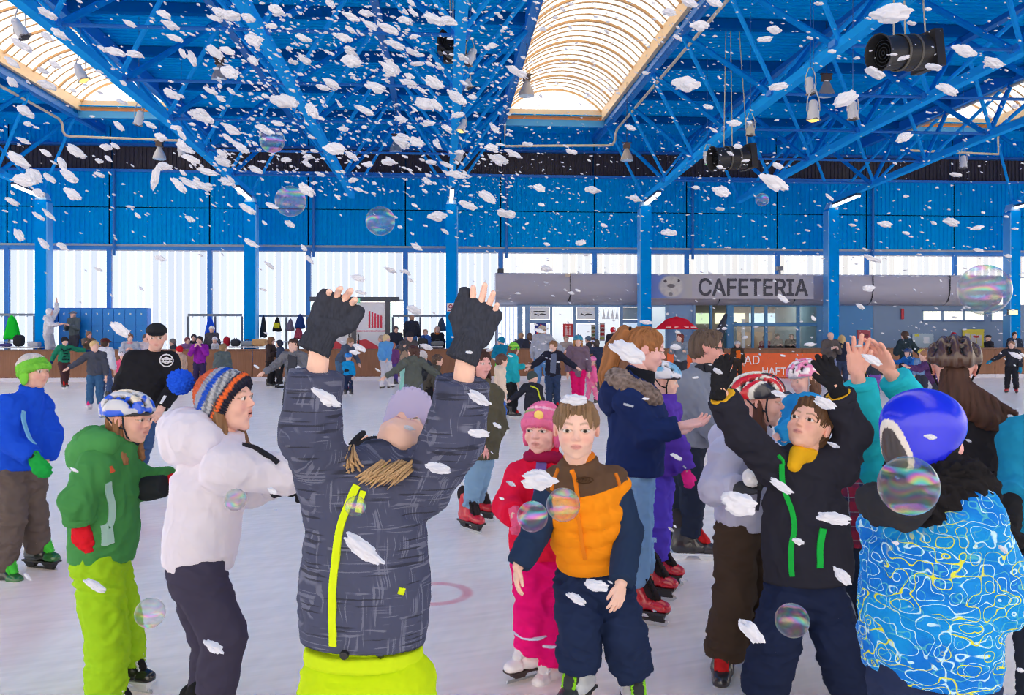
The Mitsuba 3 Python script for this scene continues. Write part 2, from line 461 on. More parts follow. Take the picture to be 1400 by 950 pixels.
# ------------------------------------------------------------------ lamps and machines under the roof
BOXM = {}
for h, lab in ((0, 'at the far left edge'), (2, 'under the truss between the coat racks'), (4, 'above the column right of the entrance door'), (6, 'above the column left of the cafeteria sign'), (8, 'above the column right of the cafeteria sign'), (10, 'at the far right edge')):
    x = X0 + S / 2 * h
    L = thing('strip_light', 'white fluorescent strip light ' + lab, 'light')
    for k in range(2):
        a, b = V(x, YC - 0.15 - k * 1.0, chord_z(YC - 0.15 - k) - 0.19), V(x, YC - 1.1 - k * 1.0, chord_z(YC - 1.1 - k) - 0.19)
        part(L, 'tube', bar(a, b, 0.13, 0.07), mat('matte', (240, 240, 240)), emitter=glow((1.7, 1.66, 1.6)))
        part(L, 'housing', bar(a + V(0, 0, 0.055), b + V(0, 0, 0.055), 0.17, 0.05), mat('paint', (70, 80, 95)))


def spot_can(px, py, d, tilt, label, lit=None, col=(214, 214, 216), k=1.0):
    c = at(px, py, d)
    ax = V(*tilt) / np.linalg.norm(tilt)
    t = thing('spotlight', label, 'spotlight')
    L, r = 0.30 * k, 0.095 * k
    part(t, 'can', lathe([(0, -L * .62), (r * .5, -L * .6), (r * .75, -L * .5), (r * .8, -L * .1), (r, 0), (r, L * .5), (r * .9, L * .5), (r * .9, 0.02), (0, 0.02)], 16, ax, c), mat('paint', col), smooth=40)
    part(t, 'lens', lathe([(0, L * .60), (r * .6, L * .575), (r * .95, L * .51), (r * .95, L * .5), (0, L * .5)], 16, ax, c), mat('paint', (60, 60, 66)), **({'emitter': glow(lit)} if lit else {}))
    part(t, 'lens_ring', lathe([(r * 1.0, L * .5), (r * 1.35, L * .52), (r * 1.35, L * .44), (r * 1.0, L * .42)], 4, ax, c), mat('paint', (150, 142, 134)))
    up = c + V(0, 0, 0.36 * k)
    s = np.cross(ax, V(0, 1, 0))
    s = V(0.1, 0, 0) * k if np.linalg.norm(s) < .1 else s / np.linalg.norm(s) * 0.11 * k
    part(t, 'yoke', tube([c + s, c + s * .9 + V(0, 0, .2 * k), up + s * .3, up - s * .3, c - s * .9 + V(0, 0, .2 * k), c - s], 0.012 * k, 5), mat('paint', (190, 190, 190)))
    part(t, 'hanger', tube([up, V(up[0], up[1], ZR - .02)], .008, 5), mat('paint', (60, 110, 170)))
    return t


spot_can(27, 40, 14.2, (.55, 0, -1), 'silver spotlight at the top left corner in front of the skylight')
spot_can(110, 100, 16.6, (.45, 0, -1), 'silver spotlight with a yellow lens in front of the left skylight', (1.3, 0.75, 0.18))
spot_can(190, 162, 20.2, (-.3, .2, -1), 'silver spotlight just below the orange edge of the left skylight')
spot_can(248, 206, 23.4, (.2, 0, -1), 'small silver spotlight in front of the dark band at the upper left')
spot_can(643, 78, 17.0, (-.5, 0, -1), 'grey spotlight high on the middle truss left of the central skylight')
spot_can(637, 112, 18.6, (.45, 0, -1), 'silver and cream pair of spotlights lower on the middle truss')
spot_can(632, 172, 21.5, (-.3, -.2, -1), 'spotlight with a yellow lit lens on the middle truss', (1.25, 0.85, 0.25))
spot_can(628, 214, 24.0, (-.5, 0, -1), 'narrow grey spotlight in front of the dark band beside the middle truss')
spot_can(1108, 118, 17.0, (.2, 0, -1), 'silver spotlight directly above the orange lit one on the right')
spot_can(1112, 152, 16.8, (.02, 0, -1), 'spotlight with a glowing orange lens on the right', (2.4, 1.05, 0.16), k=1.15)
spot_can(1166, 152, 16.2, (.05, 0, -1), 'silver spotlight to the right of the orange lit one')
spot_can(1026, 176, 20.0, (0, 0, -1), 'small cream spotlight under the truss left of the cafeteria letters', col=(200, 190, 170))
spot_can(967, 216, 23.2, (.25, 0, -1), 'white spotlight with a green lens beside the lower black fan', (0.05, 0.6, 0.2), col=(225, 225, 225))
spot_can(1317, 222, 23.6, (0, 0, -1), 'silver spotlight in front of the dark band at the right')


def bell(px, py, d, label, col=(190, 180, 170)):
    c = at(px, py, d)
    t = thing('pendant_lamp', label, 'lamp')
    r = 0.19
    part(t, 'shade', lathe([(0.05, .2), (0.075, .16), (r * .6, .06), (r * .9, -.06), (r, -.16), (r * .97, -.16), (r * .86, -.06), (r * .55, .05), (0.03, .15)], 24, (0, 0, 1), c), mat('paint', col), smooth=40)
    part(t, 'glass', lathe([(0, -.17), (r * .95, -.165), (r * .95, -.15), (0, -.15)], 24, (0, 0, 1), c), mat('gloss', (190, 205, 215)))
    part(t, 'ballast', box(c + V(-.09, -.09, .2), c + V(.09, .09, .34)), mat('paint', (95, 75, 62)))
    part(t, 'bracket', box(c + V(-.14, -.03, .34), c + V(.14, .03, .37)), mat('paint', (70, 60, 55)))
    part(t, 'cable', tube([c + V(0, 0, .37), V(c[0], c[1], ZR - 0.02)], 0.008, 5), mat('paint', (60, 60, 70)))


bell(300, 100, 21.0, 'grey bell lamp hanging under the roof left of the top middle')
bell(218, 210, 25.5, 'white bell lamp hanging in front of the dark band at the left', (205, 205, 205))
bell(720, 122, 21.0, 'bell lamp hanging in front of the central skylight')
bell(857, 212, 25.5, 'bell lamp hanging just right below the central skylight', (170, 160, 150))
bell(1130, 122, 20.5, 'bell lamp with a brown box hanging among the spotlights on the right', (170, 160, 150))
bell(541, 200, 26.0, 'grey bell lamp in front of the dark band left of the middle truss', (140, 150, 160))


def fan(px, py, d, ax, up_y, label, k=1.0):
    c = at(px, py, d)
    ax = V(*ax) / np.linalg.norm(ax)
    t = thing('snow_machine', label, 'fan')
    r, L = .27 * k, 1.0 * k
    prof = [(0, -.38 * L), (r * .5, -.4 * L), (r * .94, -.42 * L), (r * 1.08, -.5 * L), (r * 1.0, -.5 * L), (r * .86, -.36 * L), (r * .84, -.1 * L)]
    part(t, 'nozzle', lathe([(r * .8, -.1 * L), (r * .84, -.36 * L), (r * 1.02, -.5 * L), (r * 1.1, -.5 * L), (r * .96, -.4 * L), (r * .95, -.1 * L)], 28, ax, c), mat('paint', (42, 42, 46)), smooth=40)
    part(t, 'grille', cat_mesh([lathe([(q * r, -.40 * L), (q * r + .012, -.40 * L), (q * r + .012, -.385 * L), (q * r, -.385 * L)], 20, ax, c) for q in (.1, .3, .5, .7)]), mat('paint', (20, 20, 22)))
    part(t, 'drum', lathe([(0, -.1 * L), (r, -.1 * L), (r * 1.02, .1 * L), (r, .45 * L), (0, .45 * L)], 28, ax, c), mat('paint', (38, 36, 38)), smooth=40)
    for q in (-.12, .12):
        part(t, 'strap', lathe([(r * 1.0, q * L - .02), (r * 1.05, q * L - .02), (r * 1.05, q * L + .02), (r * 1.0, q * L + .02)], 28, ax, c), mat('paint', (92, 88, 80)))
    m = box((-r * 1.05, -r * 1.05, .36 * L), (r * 1.05, r * 1.05, .52 * L))
    m.apply_transform(trimesh.geometry.align_vectors([0, 0, 1], ax))
    m.apply_translation(c)
    part(t, 'motor_box', m, mat('paint', (34, 32, 34)))
    m = box((-r * .6, r * 1.0, -.1 * L), (r * .6, r * 1.35, .3 * L))
    m.apply_transform(trimesh.geometry.align_vectors([0, 0, 1], ax))
    m.apply_translation(c)
    part(t, 'tank', m, mat('paint', (50, 50, 54)))
    for q in (-.2, .02, .42):
        top = V(c[0] + q * .5, c[1] + .1, ZR - .02)
        part(t, 'hanger', tube([c + ax * q * L + V(0, 0, r), top], 0.014, 5), mat('paint', (190, 186, 170)))
    return t


fan(1236, 72, 13.6, (1, .25, .12), 6.85, 'large black tube-shaped fan hanging at the upper right', 1.0)
fan(1000, 216, 20.6, (1, .2, .1), 6.65, 'black tube-shaped fan hanging in front of the dark band left of the cafeteria letters')
fan(619, 62, 17.0, (.15, 1, 0), 6.7, 'black tube-shaped fan seen end-on at the middle truss', .8)

# pale drain pipes along the skylights
for i, lab in ((0, 'beside the left skylight'), (2, 'along the right side of the central skylight'), (4, 'at the right skylight')):
    s = -1 if i != 2 else 1
    cx = X0 + S * i + S / 2
    a = cx + s * (SK_W + .42)
    y1 = SK_Y1 - .6
    e = cx - s * (SK_W + .1)
    solo('drain_pipe', 'pale drain pipe with an elbow ' + lab, 'pipe', tube([(a, 6, 8.45), (a, y1 - .1, 8.36), (a, y1, 8.33), (a - s * .03, y1 + .1, 8.25), (a - s * .05, y1 + .12, 8.0), (a - s * .12, y1 + .14, 7.88), (a - s * .25, y1 + .15, 7.85), (e, y1 + .3, 7.80), (e, y1 + .32, 8.6)], .042, 8), mat('paint', (205, 192, 172)), smooth=50)

# ------------------------------------------------------------------ entrance door
dx0, dx1 = on_y(440, 440, YW)[0], on_y(530, 440, YW)[0]
D = thing('entrance_door', 'glass double door in a dark frame with red bars printed on it', 'door')
zt = 2.72
fr = mat('paint', (92, 92, 100))
yf = YW - .03
mx = on_y(484, 440, YW)[0]
for x in (dx0, mx, dx1):
    part(D, 'post', box((x - .09, yf - .06, ZP), (x + .09, yf + .08, zt - .02)), fr)
part(D, 'lintel', box((on_y(424, 440, YW)[0], yf - .07, zt - .02), (on_y(546, 440, YW)[0], yf + .09, zt + .15)), mat('paint', (78, 84, 96)))
for a, b in ((dx0 + .09, mx - .09), (mx + .09, dx1 - .09)):
    lf = part(D, 'leaf', box((a + .01, yf, ZP + .03), (b - .01, yf + .03, zt - .04)), mat('gloss', (226, 226, 238)))
    part(lf, 'handle', tube([((a if a > mx else b) + (.08 if a > mx else -.08), yf - .04, 1.15), ((a if a > mx else b) + (.08 if a > mx else -.08), yf - .04, 1.55)], .018, 6), mat('paint', (60, 60, 66)))
    part(lf, 'stripe', box((a + .01, yf - .012, 1.62), (b - .01, yf - .004, 1.66)), mat('paint', (232, 110, 140)))
    part(lf, 'wave', extrude_xz([(a + .02, .9), (b - .02, .9), (b - .3, 1.12), (a + (b - a) * .55, 1.22), (a + .35, 1.34), (a + .02, 1.3)], yf - .012, yf - .004), mat('paint', (232, 70, 84)))
    w_ = b - a
    if a > mx:
        for k in range(5):
            xx = a + w_ * .42 + k * .105
            part(lf, 'red_bar', box((xx, yf - .012, 1.76), (xx + .065, yf - .004, 2.36 - .04 * abs(k - 0))), mat('paint', (226, 60, 88)))
    else:
        part(lf, 'red_square', box((b - .6, yf - .012, 2.1), (b - .35, yf - .004, 2.45)), mat('paint', (226, 50, 80)))
for a, b in ((on_y(424, 440, YW)[0], dx0 - .09), (dx1 + .09, on_y(547, 440, YW)[0])):
    part(D, 'side_pane', box((a, yf + .02, .9), (b, yf + .05, zt - .04)), mat('matte', (150, 165, 160)), emitter=glow((.62, .78, .74)))
E = thing('exit_sign', 'green exit sign with a white running figure above the entrance door', 'sign')
c = on_y(485, 411, YW - .15)
part(E, 'panel', box(c - V(.19, .03, .08), c + V(.19, .03, .09)), mat('paint', (60, 110, 90)), emitter=glow((.10, .30, .22)))
part(E, 'figure', cat_mesh([box(c + V(-.05, -.036, -.02), c + V(-.01, -.03, .04)), box(c + V(-.045, -.036, .045), c + V(-.015, -.03, .07)), bar(c + V(-.03, -.033, -.01), c + V(-.07, -.033, -.06), .01, .014), bar(c + V(-.03, -.033, -.01), c + V(.01, -.033, -.06), .01, .014), box(c + V(.05, -.036, -.05), c + V(.12, -.03, .05))]), mat('paint', (225, 240, 230)))
E = thing('exit_sign', 'small lit exit sign on the column at the right edge', 'sign')
c = on_y(1385, 427, YC - .26)
part(E, 'panel', box(c - V(.17, .03, .08), c + V(.17, .03, .08)), mat('paint', (120, 130, 110)), emitter=glow((.75, .7, .42)))
part(E, 'frame', box(c - V(.2, .0, .1), c + V(.2, .05, .1)), mat('paint', (90, 90, 90)))
c = on_y(616, 420, YC - .22)
E = thing('column_notice', 'small white notice on the blue column right of the entrance door', 'notice')
part(E, 'paper', box(c - V(.13, .01, .15), c + V(.13, .0, .15)), mat('paint', (226, 226, 234)))
part(E, 'print', cat_mesh([lathe([(.04, 0), (.075, 0), (.075, .006), (.04, .006)], 16, (0, -1, 0), c + V(0, -.012, .03)), box(c + V(-.1, -.016, -.13), c + V(.1, -.011, -.1))]), mat('paint', (170, 60, 80)))

# ------------------------------------------------------------------ blue lockers
a, b = on_y(80, 450, 31.3), on_y(201, 450, 31.3)
Lk = thing('locker_bank', 'bank of bright blue lockers in front of the left windows', 'lockers')
z1 = 2.44
part(Lk, 'carcass', box((a[0], 31.32, ZP), (b[0], 31.75, z1)), mat('paint', (12, 110, 200)))
part(Lk, 'end_panel', box((a[0] - .35, 31.25, 1.9), (a[0] - .01, 31.75, z1)), mat('paint', (10, 104, 196)))
wd = (b[0] - a[0]) / 8
for i in range(8):
    for j in range(3):
        z0 = ZP + .06 + j * (z1 - .08 - ZP) / 3
        d_ = part(Lk, 'door', box((a[0] + i * wd + .008, 31.29, z0), (a[0] + (i + 1) * wd - .008, 31.315, z0 + (z1 - .08 - ZP) / 3 - .016)), mat('paint', (20, 136, 222)))
        part(d_, 'lock', box((a[0] + (i + .5) * wd - .025, 31.28, z0 + .38), (a[0] + (i + .5) * wd + .025, 31.289, z0 + .43)), mat('paint', (225, 235, 245)))

# ------------------------------------------------------------------ coat racks with clothes and bags
def rack(px0, px1, py, label, y=31.62, posts=3):
    a, b = on_y(px0, py, y), on_y(px1, py, y)
    t = thing('coat_rack', label, 'coat rack')
    m = mat('paint', (120, 134, 150))
    part(t, 'top_rail', box((a[0], y - .03, a[2] - .04), (b[0], y + .03, a[2] + .04)), m)
    for x in np.linspace(a[0], b[0], posts):
        part(t, 'post', box((x - .035, y - .025, ZP), (x + .035, y + .025, a[2] - .045)), mat('paint', (90, 104, 122)))
    part(t, 'shelf', box((a[0], y - .2, 1.24), (b[0], y + .2, 1.28)), mat('paint', (186, 196, 208)))
    n = max(3, int((b[0] - a[0]) / .35))
    for k in range(n):
        x = a[0] + (b[0] - a[0]) * (k + .5) / n
        part(t, 'hook', tube([(x, y - .03, a[2] - .045), (x, y - .09, a[2] - .08), (x, y - .1, a[2] - .05)], .009, 5), m)
    return a[2]


rack(-22, 47, 430, 'steel coat rack at the left edge with the green coat', posts=3)
rack(257, 331, 430.5, 'steel coat rack left of the column with a blue coat', posts=3)
rack(351, 432, 431.5, 'steel coat rack holding several dark coats left of the entrance')
rack(537, 612, 431.5, 'steel coat rack right of the entrance with bags')


def coat(px, py0, py1, wpx, col, label, y=31.46, col2=None, cat='coat'):
    """A garment hanging from a hook: gathered at the top, folds widening to the hem."""
    c0, c1 = on_y(px, py0, y), on_y(px, py1, y)
    H, W = c0[2] - c1[2], wpx * y / FPX / 2
    n, m = 28, 12
    v, f = [], []
    sd = px * .37
    for j in range(m):
        t = j / (m - 1)
        w_ = W * (.18 + .82 * t ** .55) * (1 if t < .93 else .97)
        dd = .05 + .09 * t
        for i in range(n):
            an = 2 * math.pi * i / n
            fold = 1 + .16 * t * math.sin(an * 5 + sd) + .07 * math.sin(an * 9 + 2 * sd + 3 * t)
            v.append((c0[0] + w_ * math.cos(an) * fold + .05 * W * math.sin(sd + 4 * t), y + dd * math.sin(an) * fold, c0[2] - H * t + .02 * math.sin(an * 3 + sd) * t))
    for j in range(m - 1):
        for i in range(n):
            q = (j * n + i, j * n + (i + 1) % n, (j + 1) * n + (i + 1) % n, (j + 1) * n + i)
            f += [(q[0], q[2], q[1]), (q[0], q[3], q[2])]
    v += [(c0[0], y, c0[2] + .04), (c1[0], y, c1[2] + .02)]
    for i in range(n):
        f += [(len(v) - 2, i, (i + 1) % n), (len(v) - 1, (m - 1) * n + (i + 1) % n, (m - 1) * n + i)]
    t = thing('hanging_' + cat, label, cat)
    part(t, 'cloth', trimesh.Trimesh(v, f, process=False), mat('cloth', col), smooth=True)
    if col2:
        z = (c0[2] + c1[2] * 1.2) / 2.2
        part(t, 'panel', trimesh.convex.convex_hull(np.array([(c0[0] + q * W * .75, y - .14 + .02 * abs(q), z + r_) for q in (-1, 0, 1) for r_ in (-.12, .08)] + [(c0[0] + q * W * .6, y - .05, z) for q in (-1, 1)])), mat('cloth', col2))


coat(16, 432, 464, 21, (20, 205, 50), 'bright green coat hanging on the rack at the left edge')
coat(287, 434, 458, 13, (20, 80, 215), 'bright blue coat hanging on the rack behind the seated woman')
coat(360, 432, 461, 9, (45, 50, 60), 'long dark coat hanging left of the yellow and black one')
coat(379, 434, 453, 11, (35, 38, 42), 'black jacket with a yellow band on the coat rack', col2=(215, 215, 60))
coat(397, 436, 452, 10, (120, 110, 130), 'grey and lilac jacket on the coat rack')
coat(410, 430, 449, 14, (35, 60, 120), 'dark blue jacket on the coat rack beside the grey lilac one')
coat(408, 446, 463, 12, (165, 70, 95), 'dusky red jacket hanging below the dark blue one')
coat(561, 439, 458, 13, (210, 205, 120), 'colourful patchwork bag hanging right of the entrance door', col2=(220, 70, 70), cat='bag')
coat(604, 435, 452, 12, (70, 80, 95), 'dark grey jacket hanging on the rack beside the middle column')

# white ledges behind the boards with bags on them
def ledge(px0, px1, label, y0=30.4, y1=30.76, z=1.12):
    a, b = on_y(px0, 470, y0)[0], on_y(px1, 470, y0)[0]
    t = thing('bench_table', label, 'table')
    part(t, 'top', box((a, y0, z - .05), (b, y1, z)), mat('paint', (222, 224, 232)))
    for x in (a + .1, b - .1):
        part(t, 'leg', box((x - .04, y0 + .1, ZP), (x + .04, y1 - .1, z - .055)), mat('paint', (120, 126, 134)))


ledge(-20, 54, 'white ledge behind the boards at the left edge')
ledge(300, 372, 'white ledge behind the boards under the middle coat racks')
ledge(574, 606, 'white ledge behind the boards right of the entrance door')


def bag(px, py0, py1, wpx, col, label, y=30.58, kind='bag', soft=True):
    a, b = on_y(px, py0, y), on_y(px, py1, y)
    z0 = 1.125
    z1 = max(a[2], z0 + .1)
    W = wpx * y / FPX / 2
    m = trimesh.creation.icosphere(2)
    p = m.vertices
    q = np.sign(p) * np.abs(p) ** (.55 if soft else .22)
    q = q * V(W, .16, (z1 - z0) / 2)
    q *= 1 + .12 * (meshkit.noise(p * 3 + px) - .5)[:, None]
    m.vertices = q
    m.apply_translation(V(a[0], y, z0 - m.vertices[:, 2].min()))
    t = thing(kind, label, kind)
    part(t, 'body', m, mat('cloth', col), smooth=True)
    if kind == 'bag':
        part(t, 'handle', tube([(a[0] - W * .4, y, z1 - .05), (a[0] - W * .25, y, z1 + .04), (a[0] + W * .25, y, z1 + .04), (a[0] + W * .4, y, z1 - .05)], .014, 5), mat('cloth', [x * .6 for x in col]))


bag(26, 458, 476, 12, (50, 52, 58), 'dark bag below the green coat')
bag(47, 467, 477, 13, (200, 204, 214), 'stack of pale boxes beside the column at the left', kind='box', soft=False)
bag(310, 461, 472, 8, (185, 40, 60), 'red bag on the ledge under the left coat rack')
bag(322, 464, 474, 12, (60, 66, 76), 'dark grey bag right of the red one on the ledge')
bag(338, 466, 476, 16, (150, 160, 172), 'pale grey bundle on the ledge in front of the column')
bag(355, 463, 473, 20, (214, 172, 126), 'tan basket on the ledge right of the column', kind='basket')
bag(598, 466, 477, 18, (120, 124, 130), 'grey bundle on the ledge beside the middle column', kind='bag')
bag(578, 462, 477, 14, (60, 62, 66), 'dark backpack on the ledge right of the entrance')
bag(8, 470, 477, 14, (90, 80, 140), 'purple bundle on the ledge at the left edge')

# ------------------------------------------------------------------ banner on the boards
a, b = on_y(912, 500, YB)[0], on_y(1132, 500, YB)[0]
z1, z0 = on_y(1000, 483, YB)[2], on_y(1000, 515, YB)[2]
B = thing('advertising_banner', 'orange advertising banner with white lettering on the boards below the cafeteria', 'banner')
part(B, 'sheet', box((a, YB - .03, z0), (b, YB - .005, z1)), mat('paint', (240, 100, 42)))
part(B, 'edge_strip', box((a, YB - .04, z0 - .07), (b, YB - .006, z0 - .005)), mat('paint', (186, 70, 34)))


def letters(par, text, px, py, height, y, m, bold=True, width=None, name='lettering'):
    t = facing_text(text, height, bold, .012)
    c = on_y(px, py, y)
    if width:
        ext = t.bounds[1][0] - t.bounds[0][0]
        v = t.vertices.copy()
        v[:, 0] = (v[:, 0] - t.bounds[0][0]) * width / ext
        t.vertices = v
    t.apply_translation((c[0], y, c[2]))
    return part(par, name, t, m)


wt = mat('paint', (248, 240, 238))
letters(B, 'CO', 997, 498, .3, YB - .032, wt, False)
letters(B, 'AD', 1017, 498, .3, YB - .032, wt, False)
letters(B, 'N', 997, 511, .22, YB - .032, wt, True)
letters(B, 'HAFT', 1041, 512, .24, YB - .032, wt, True)

# ------------------------------------------------------------------ the cafeteria
cx0, cx1 = on_y(677, 400, 31.5)[0], on_y(1372, 400, 31.5)[0]
C_ = thing('cafeteria_canopy', 'long curved grey canopy over the cafeteria front', 'canopy')
prof = [(YW + .25, 3.74), (31.62, 3.74), (31.52, 3.68), (31.47, 3.4), (31.47, 3.2), (31.5, 3.0), (31.58, 2.82), (31.72, 2.68), (31.95, 2.6), (YW + .25, 2.6)]
seams = [cx0, on_y(780, 400, 31.5)[0], on_y(884, 400, 31.5)[0], on_y(985, 400, 31.5)[0], on_y(1088, 400, 31.5)[0], on_y(1193, 400, 31.5)[0], on_y(1298, 400, 31.5)[0], cx1]
for a, b in zip(seams, seams[1:]):
    from shapely.geometry import Polygon
    m = trimesh.creation.extrude_polygon(Polygon(prof), b - a - .03, engine='earcut')
    v = m.vertices.copy()
    m.vertices = np.stack([a + .015 + v[:, 2], v[:, 0], v[:, 1]], 1)
    m.fix_normals()
    part(C_, 'panel', m, mat('paint', (176, 172, 186)), smooth=35)
for x in seams[1:-1]:
    part(C_, 'joint', tube([(x, 31.45, 3.72), (x, 31.45, 3.2), (x, 31.5, 2.95), (x + (0 if x > 6 else -.05), 31.62, 2.74)], .02, 5), mat('paint', (60, 60, 70)))
solo('wall_lamp', 'small dark floodlight on top of the left end of the canopy', 'lamp', cat_mesh([box(on_y(684, 372, 31.7) - V(.1, .08, .05), on_y(684, 372, 31.7) + V(.12, .08, .12)), box(on_y(684, 372, 31.7) - V(.03, .03, .1), on_y(684, 372, 31.7) + V(.03, .03, .0))]), mat('paint', (52, 56, 66)))
solo('junction_box', 'small cream box on the top edge of the canopy', 'box', box(on_y(776, 376, 31.45) - V(.08, .05, .06), on_y(776, 376, 31.45) + V(.08, .0, .06)), mat('paint', (214, 196, 176)))
solo('security_camera', 'small grey camera on top of the canopy above the sign', 'camera', cat_mesh([box(on_y(1066, 368, 31.6) - V(.12, .1, .04), on_y(1066, 368, 31.6) + V(.1, .1, .1)), box(on_y(1066, 374, 31.6) - V(.03, .03, .1), on_y(1066, 374, 31.6) + V(.03, .03, .1))]), mat('paint', (120, 124, 134)))

# the sign board
sx0, sx1 = on_y(890, 395, 31.3)[0], on_y(1113, 395, 31.3)[0]
sz1, sz0 = on_y(1000, 375, 31.3)[2], on_y(1000, 408.5, 31.3)[2]
Sg = thing('cafeteria_sign', 'grey sign board reading CAFETERIA with a polar bear picture at its left end', 'sign')
part(Sg, 'board', box((sx0, 31.34, sz0), (sx1, 31.46, sz1)), mat('paint', (188, 184, 194)))
letters(Sg, 'CAFETERIA', 955, 403.5, .60, 31.335, mat('paint', (62, 62, 76)), True, width=on_y(1105, 400, 31.3)[0] - on_y(955, 400, 31.3)[0])
bx, bz = on_y(915, 392, 31.3)[0], (sz0 + sz1) / 2


def bear_print(p, n, uv):
    u, v = (p.x - bx) / .5, (p.z - bz) / .45
    blue = mix((0.20, 0.28, 0.62), (0.52, 0.50, 0.50), smoothstep(-.9, 1.6, u))
    fur = mix((0.52, 0.50, 0.50), (0.72, 0.69, 0.64), fbm(u * 5, v * 5, 0.0, 3))
    head = smoothstep(1.05, .8, dr.sqrt(dr.square((u - .15) / .95) + dr.square(v / .95)))
    c = mix(blue, fur, head)

    def dark(cx, cy, rx, ry):
        return smoothstep(1.1, .7, dr.sqrt(dr.square((u - cx) / rx) + dr.square((v - cy) / ry)))
    c = mix(c, (0.10, 0.08, 0.09), dr.clip(dark(-.28, .42, .13, .13) + dark(.72, .46, .1, .12) + .8 * dark(.15, .05, .33, .17) + .6 * dark(.12, -.62, .16, .2), 0, 1))
    return c


pmat('bear_print', bear_print, roughness=.5)
part(Sg, 'bear_picture', box((sx0 + .02, 31.325, sz0 + .02), (bx + .85, 31.339, sz1 - .02)), 'bear_print')

# front under the canopy: posts, transoms, panes
Cf = thing('cafeteria_glazing', 'blue framed glass front of the cafeteria below the curved canopy', 'shop front')
fb = mat('paint', (122, 158, 200))
px_posts = [(711, 7), (721, 6), (753.5, 3), (785.5, 4), (816, 4.5), (849.5, 4), (890, 3), (911.5, 4), (949, 3), (972, 3), (998, 9), (1029, 3), (1047, 4), (1091, 4), (1119, 6)]
yq = YW - .02
for px, wpx in px_posts:
    x = on_y(px, 440, yq)[0]
    hw = wpx * yq / FPX / 2
    part(Cf, 'post', box((x - hw, yq - .05, ZP), (x + hw, yq + .07, 2.6)), fb if px < 960 else mat('paint', (74, 138, 190)))
X = lambda px: on_y(px, 440, yq)[0]
Z = lambda py: on_y(800, py, yq)[2]


def rail(p0, p1, py0, py1, m=fb):
    part(Cf, 'transom', box((X(p0), yq - .03, Z(py1)), (X(p1), yq + .06, Z(py0))), m)


rail(711, 912, 415, 419)
rail(724, 752, 437, 442)
rail(787, 815, 437, 442)
rail(851, 889, 437, 441)
rail(1003, 1120, 441, 446, mat('paint', (74, 138, 190)))


def pane(p0, p1, py0, py1, col, name='pane', yy=.03, kind='gloss', **kw):
    return part(Cf, name, box((X(p0), yq + yy, Z(py1)), (X(p1), yq + yy + .015, Z(py0))), mat(kind, col), **kw)


part(Cf, 'side_wall', box((X(677), yq + .01, ZP), (X(709), yq + .05, 2.6)), mat('paint', (150, 156, 176)))
for k in range(5):
    a = X(681) + k * (X(708) - X(681)) / 5
    part(Cf, 'side_pane', box((a, yq - .03, 1.0), (a + .12, yq - .01, 2.52)), mat('matte', (120, 140, 170)), emitter=glow((.72, .84, 1.0)))
w1 = (222, 228, 238)
for p0, p1 in ((725, 751), (789, 814)):
    q = pane(p0, p1, 420, 436.5, w1, 'upper_panel')
    c = on_y((p0 + p1) / 2, 428, yq)
    part(q, 'print', cat_mesh([box(c + V(-.22, .005, .03), c + V(.22, .025, .08)) if p0 < 760 else box(c + V(-.06, .005, .03), c + V(.2, .025, .05)), tube([c + V(-.2, .012, -.02), c + V(-.05, .012, -.08), c + V(.05, .012, -.03), c + V(.22, .012, -.05)], .022, 5)]), mat('paint', (70, 74, 84)))
for p0, p1 in ((725, 751), (789, 814)):
    pane(p0, p1, 442.5, 478, w1, 'lower_panel', emitter=glow((.3, .33, .36)))
for p0, p1 in ((756, 783), (819, 847)):
    pane(p0, p1, 419.5, 478, (232, 238, 244), 'curtained_pane', emitter=glow((.34, .38, .4)))
pane(852, 888, 420, 436, (150, 170, 176), 'upper_panel')
pane(852, 888, 441.5, 478, (205, 222, 236), 'curtained_pane', emitter=glow((.26, .33, .38)))
pane(892, 910, 419, 478, (206, 222, 228), 'curtained_pane', emitter=glow((.28, .34, .36)))
pane(913, 948, 417, 478, (128, 166, 212), 'door_panel', kind='paint')
for k, p0 in enumerate((823, 829, 835, 841)):
    m = extrude_xz([(X(p0), Z(436)), (X(p0 + 5), Z(436)), (X(p0 + 2.5), Z(422 + k % 2))], yq + .012, yq + .028)
    part(Cf, 'paper_tree', m, mat('paint', (248, 250, 252)))


def poster(px0, px1, py0, py1, cols, label):
    t = thing('poster', label, 'poster')
    part(t, 'sheet', box((X(px0), yq + .012, Z(py1)), (X(px1), yq + .028, Z(py0))), mat('paint', cols[0]))
    return t, X(px0), X(px1), Z(py1), Z(py0)


t, a, b, c, d = poster(731, 747, 442, 458, [(40, 60, 150)], 'blue and red poster on the white cafeteria panel behind the man in the hat')
part(t, 'print', extrude_xz([(a + .06, c + .04), (b - .06, c + .04), (b - .1, d - .12), ((a + b) / 2, d - .02), (a + .1, d - .2)], yq, yq + .01), mat('paint', (215, 60, 80)))
part(t, 'print', extrude_xz([(a + .12, c + .05), (b - .12, c + .05), ((a + b) / 2, d - .15)], yq - .008, yq - .001), mat('paint', (236, 236, 240)))
t, a, b, c, d = poster(770, 784, 442.5, 460, [(205, 50, 60)], 'red poster with pale figures on the cafeteria front')
for q in (.3, .66):
    part(t, 'print', cat_mesh([extrude_xz([(a + (b - a) * q - .05, c + .05), (a + (b - a) * q + .05, c + .05), (a + (b - a) * q + .03, d - .15), (a + (b - a) * q - .03, d - .15)], yq, yq + .01), lathe([(0, 0), (.04, 0), (.04, .008), (0, .008)], 12, (0, -1, 0), (a + (b - a) * q, yq + .008, d - .1))]), mat('paint', (235, 190, 190)))
t, a, b, c, d = poster(808.5, 815, 444, 466, [(170, 168, 150)], 'narrow menu sheet with small pictures on the cafeteria front')
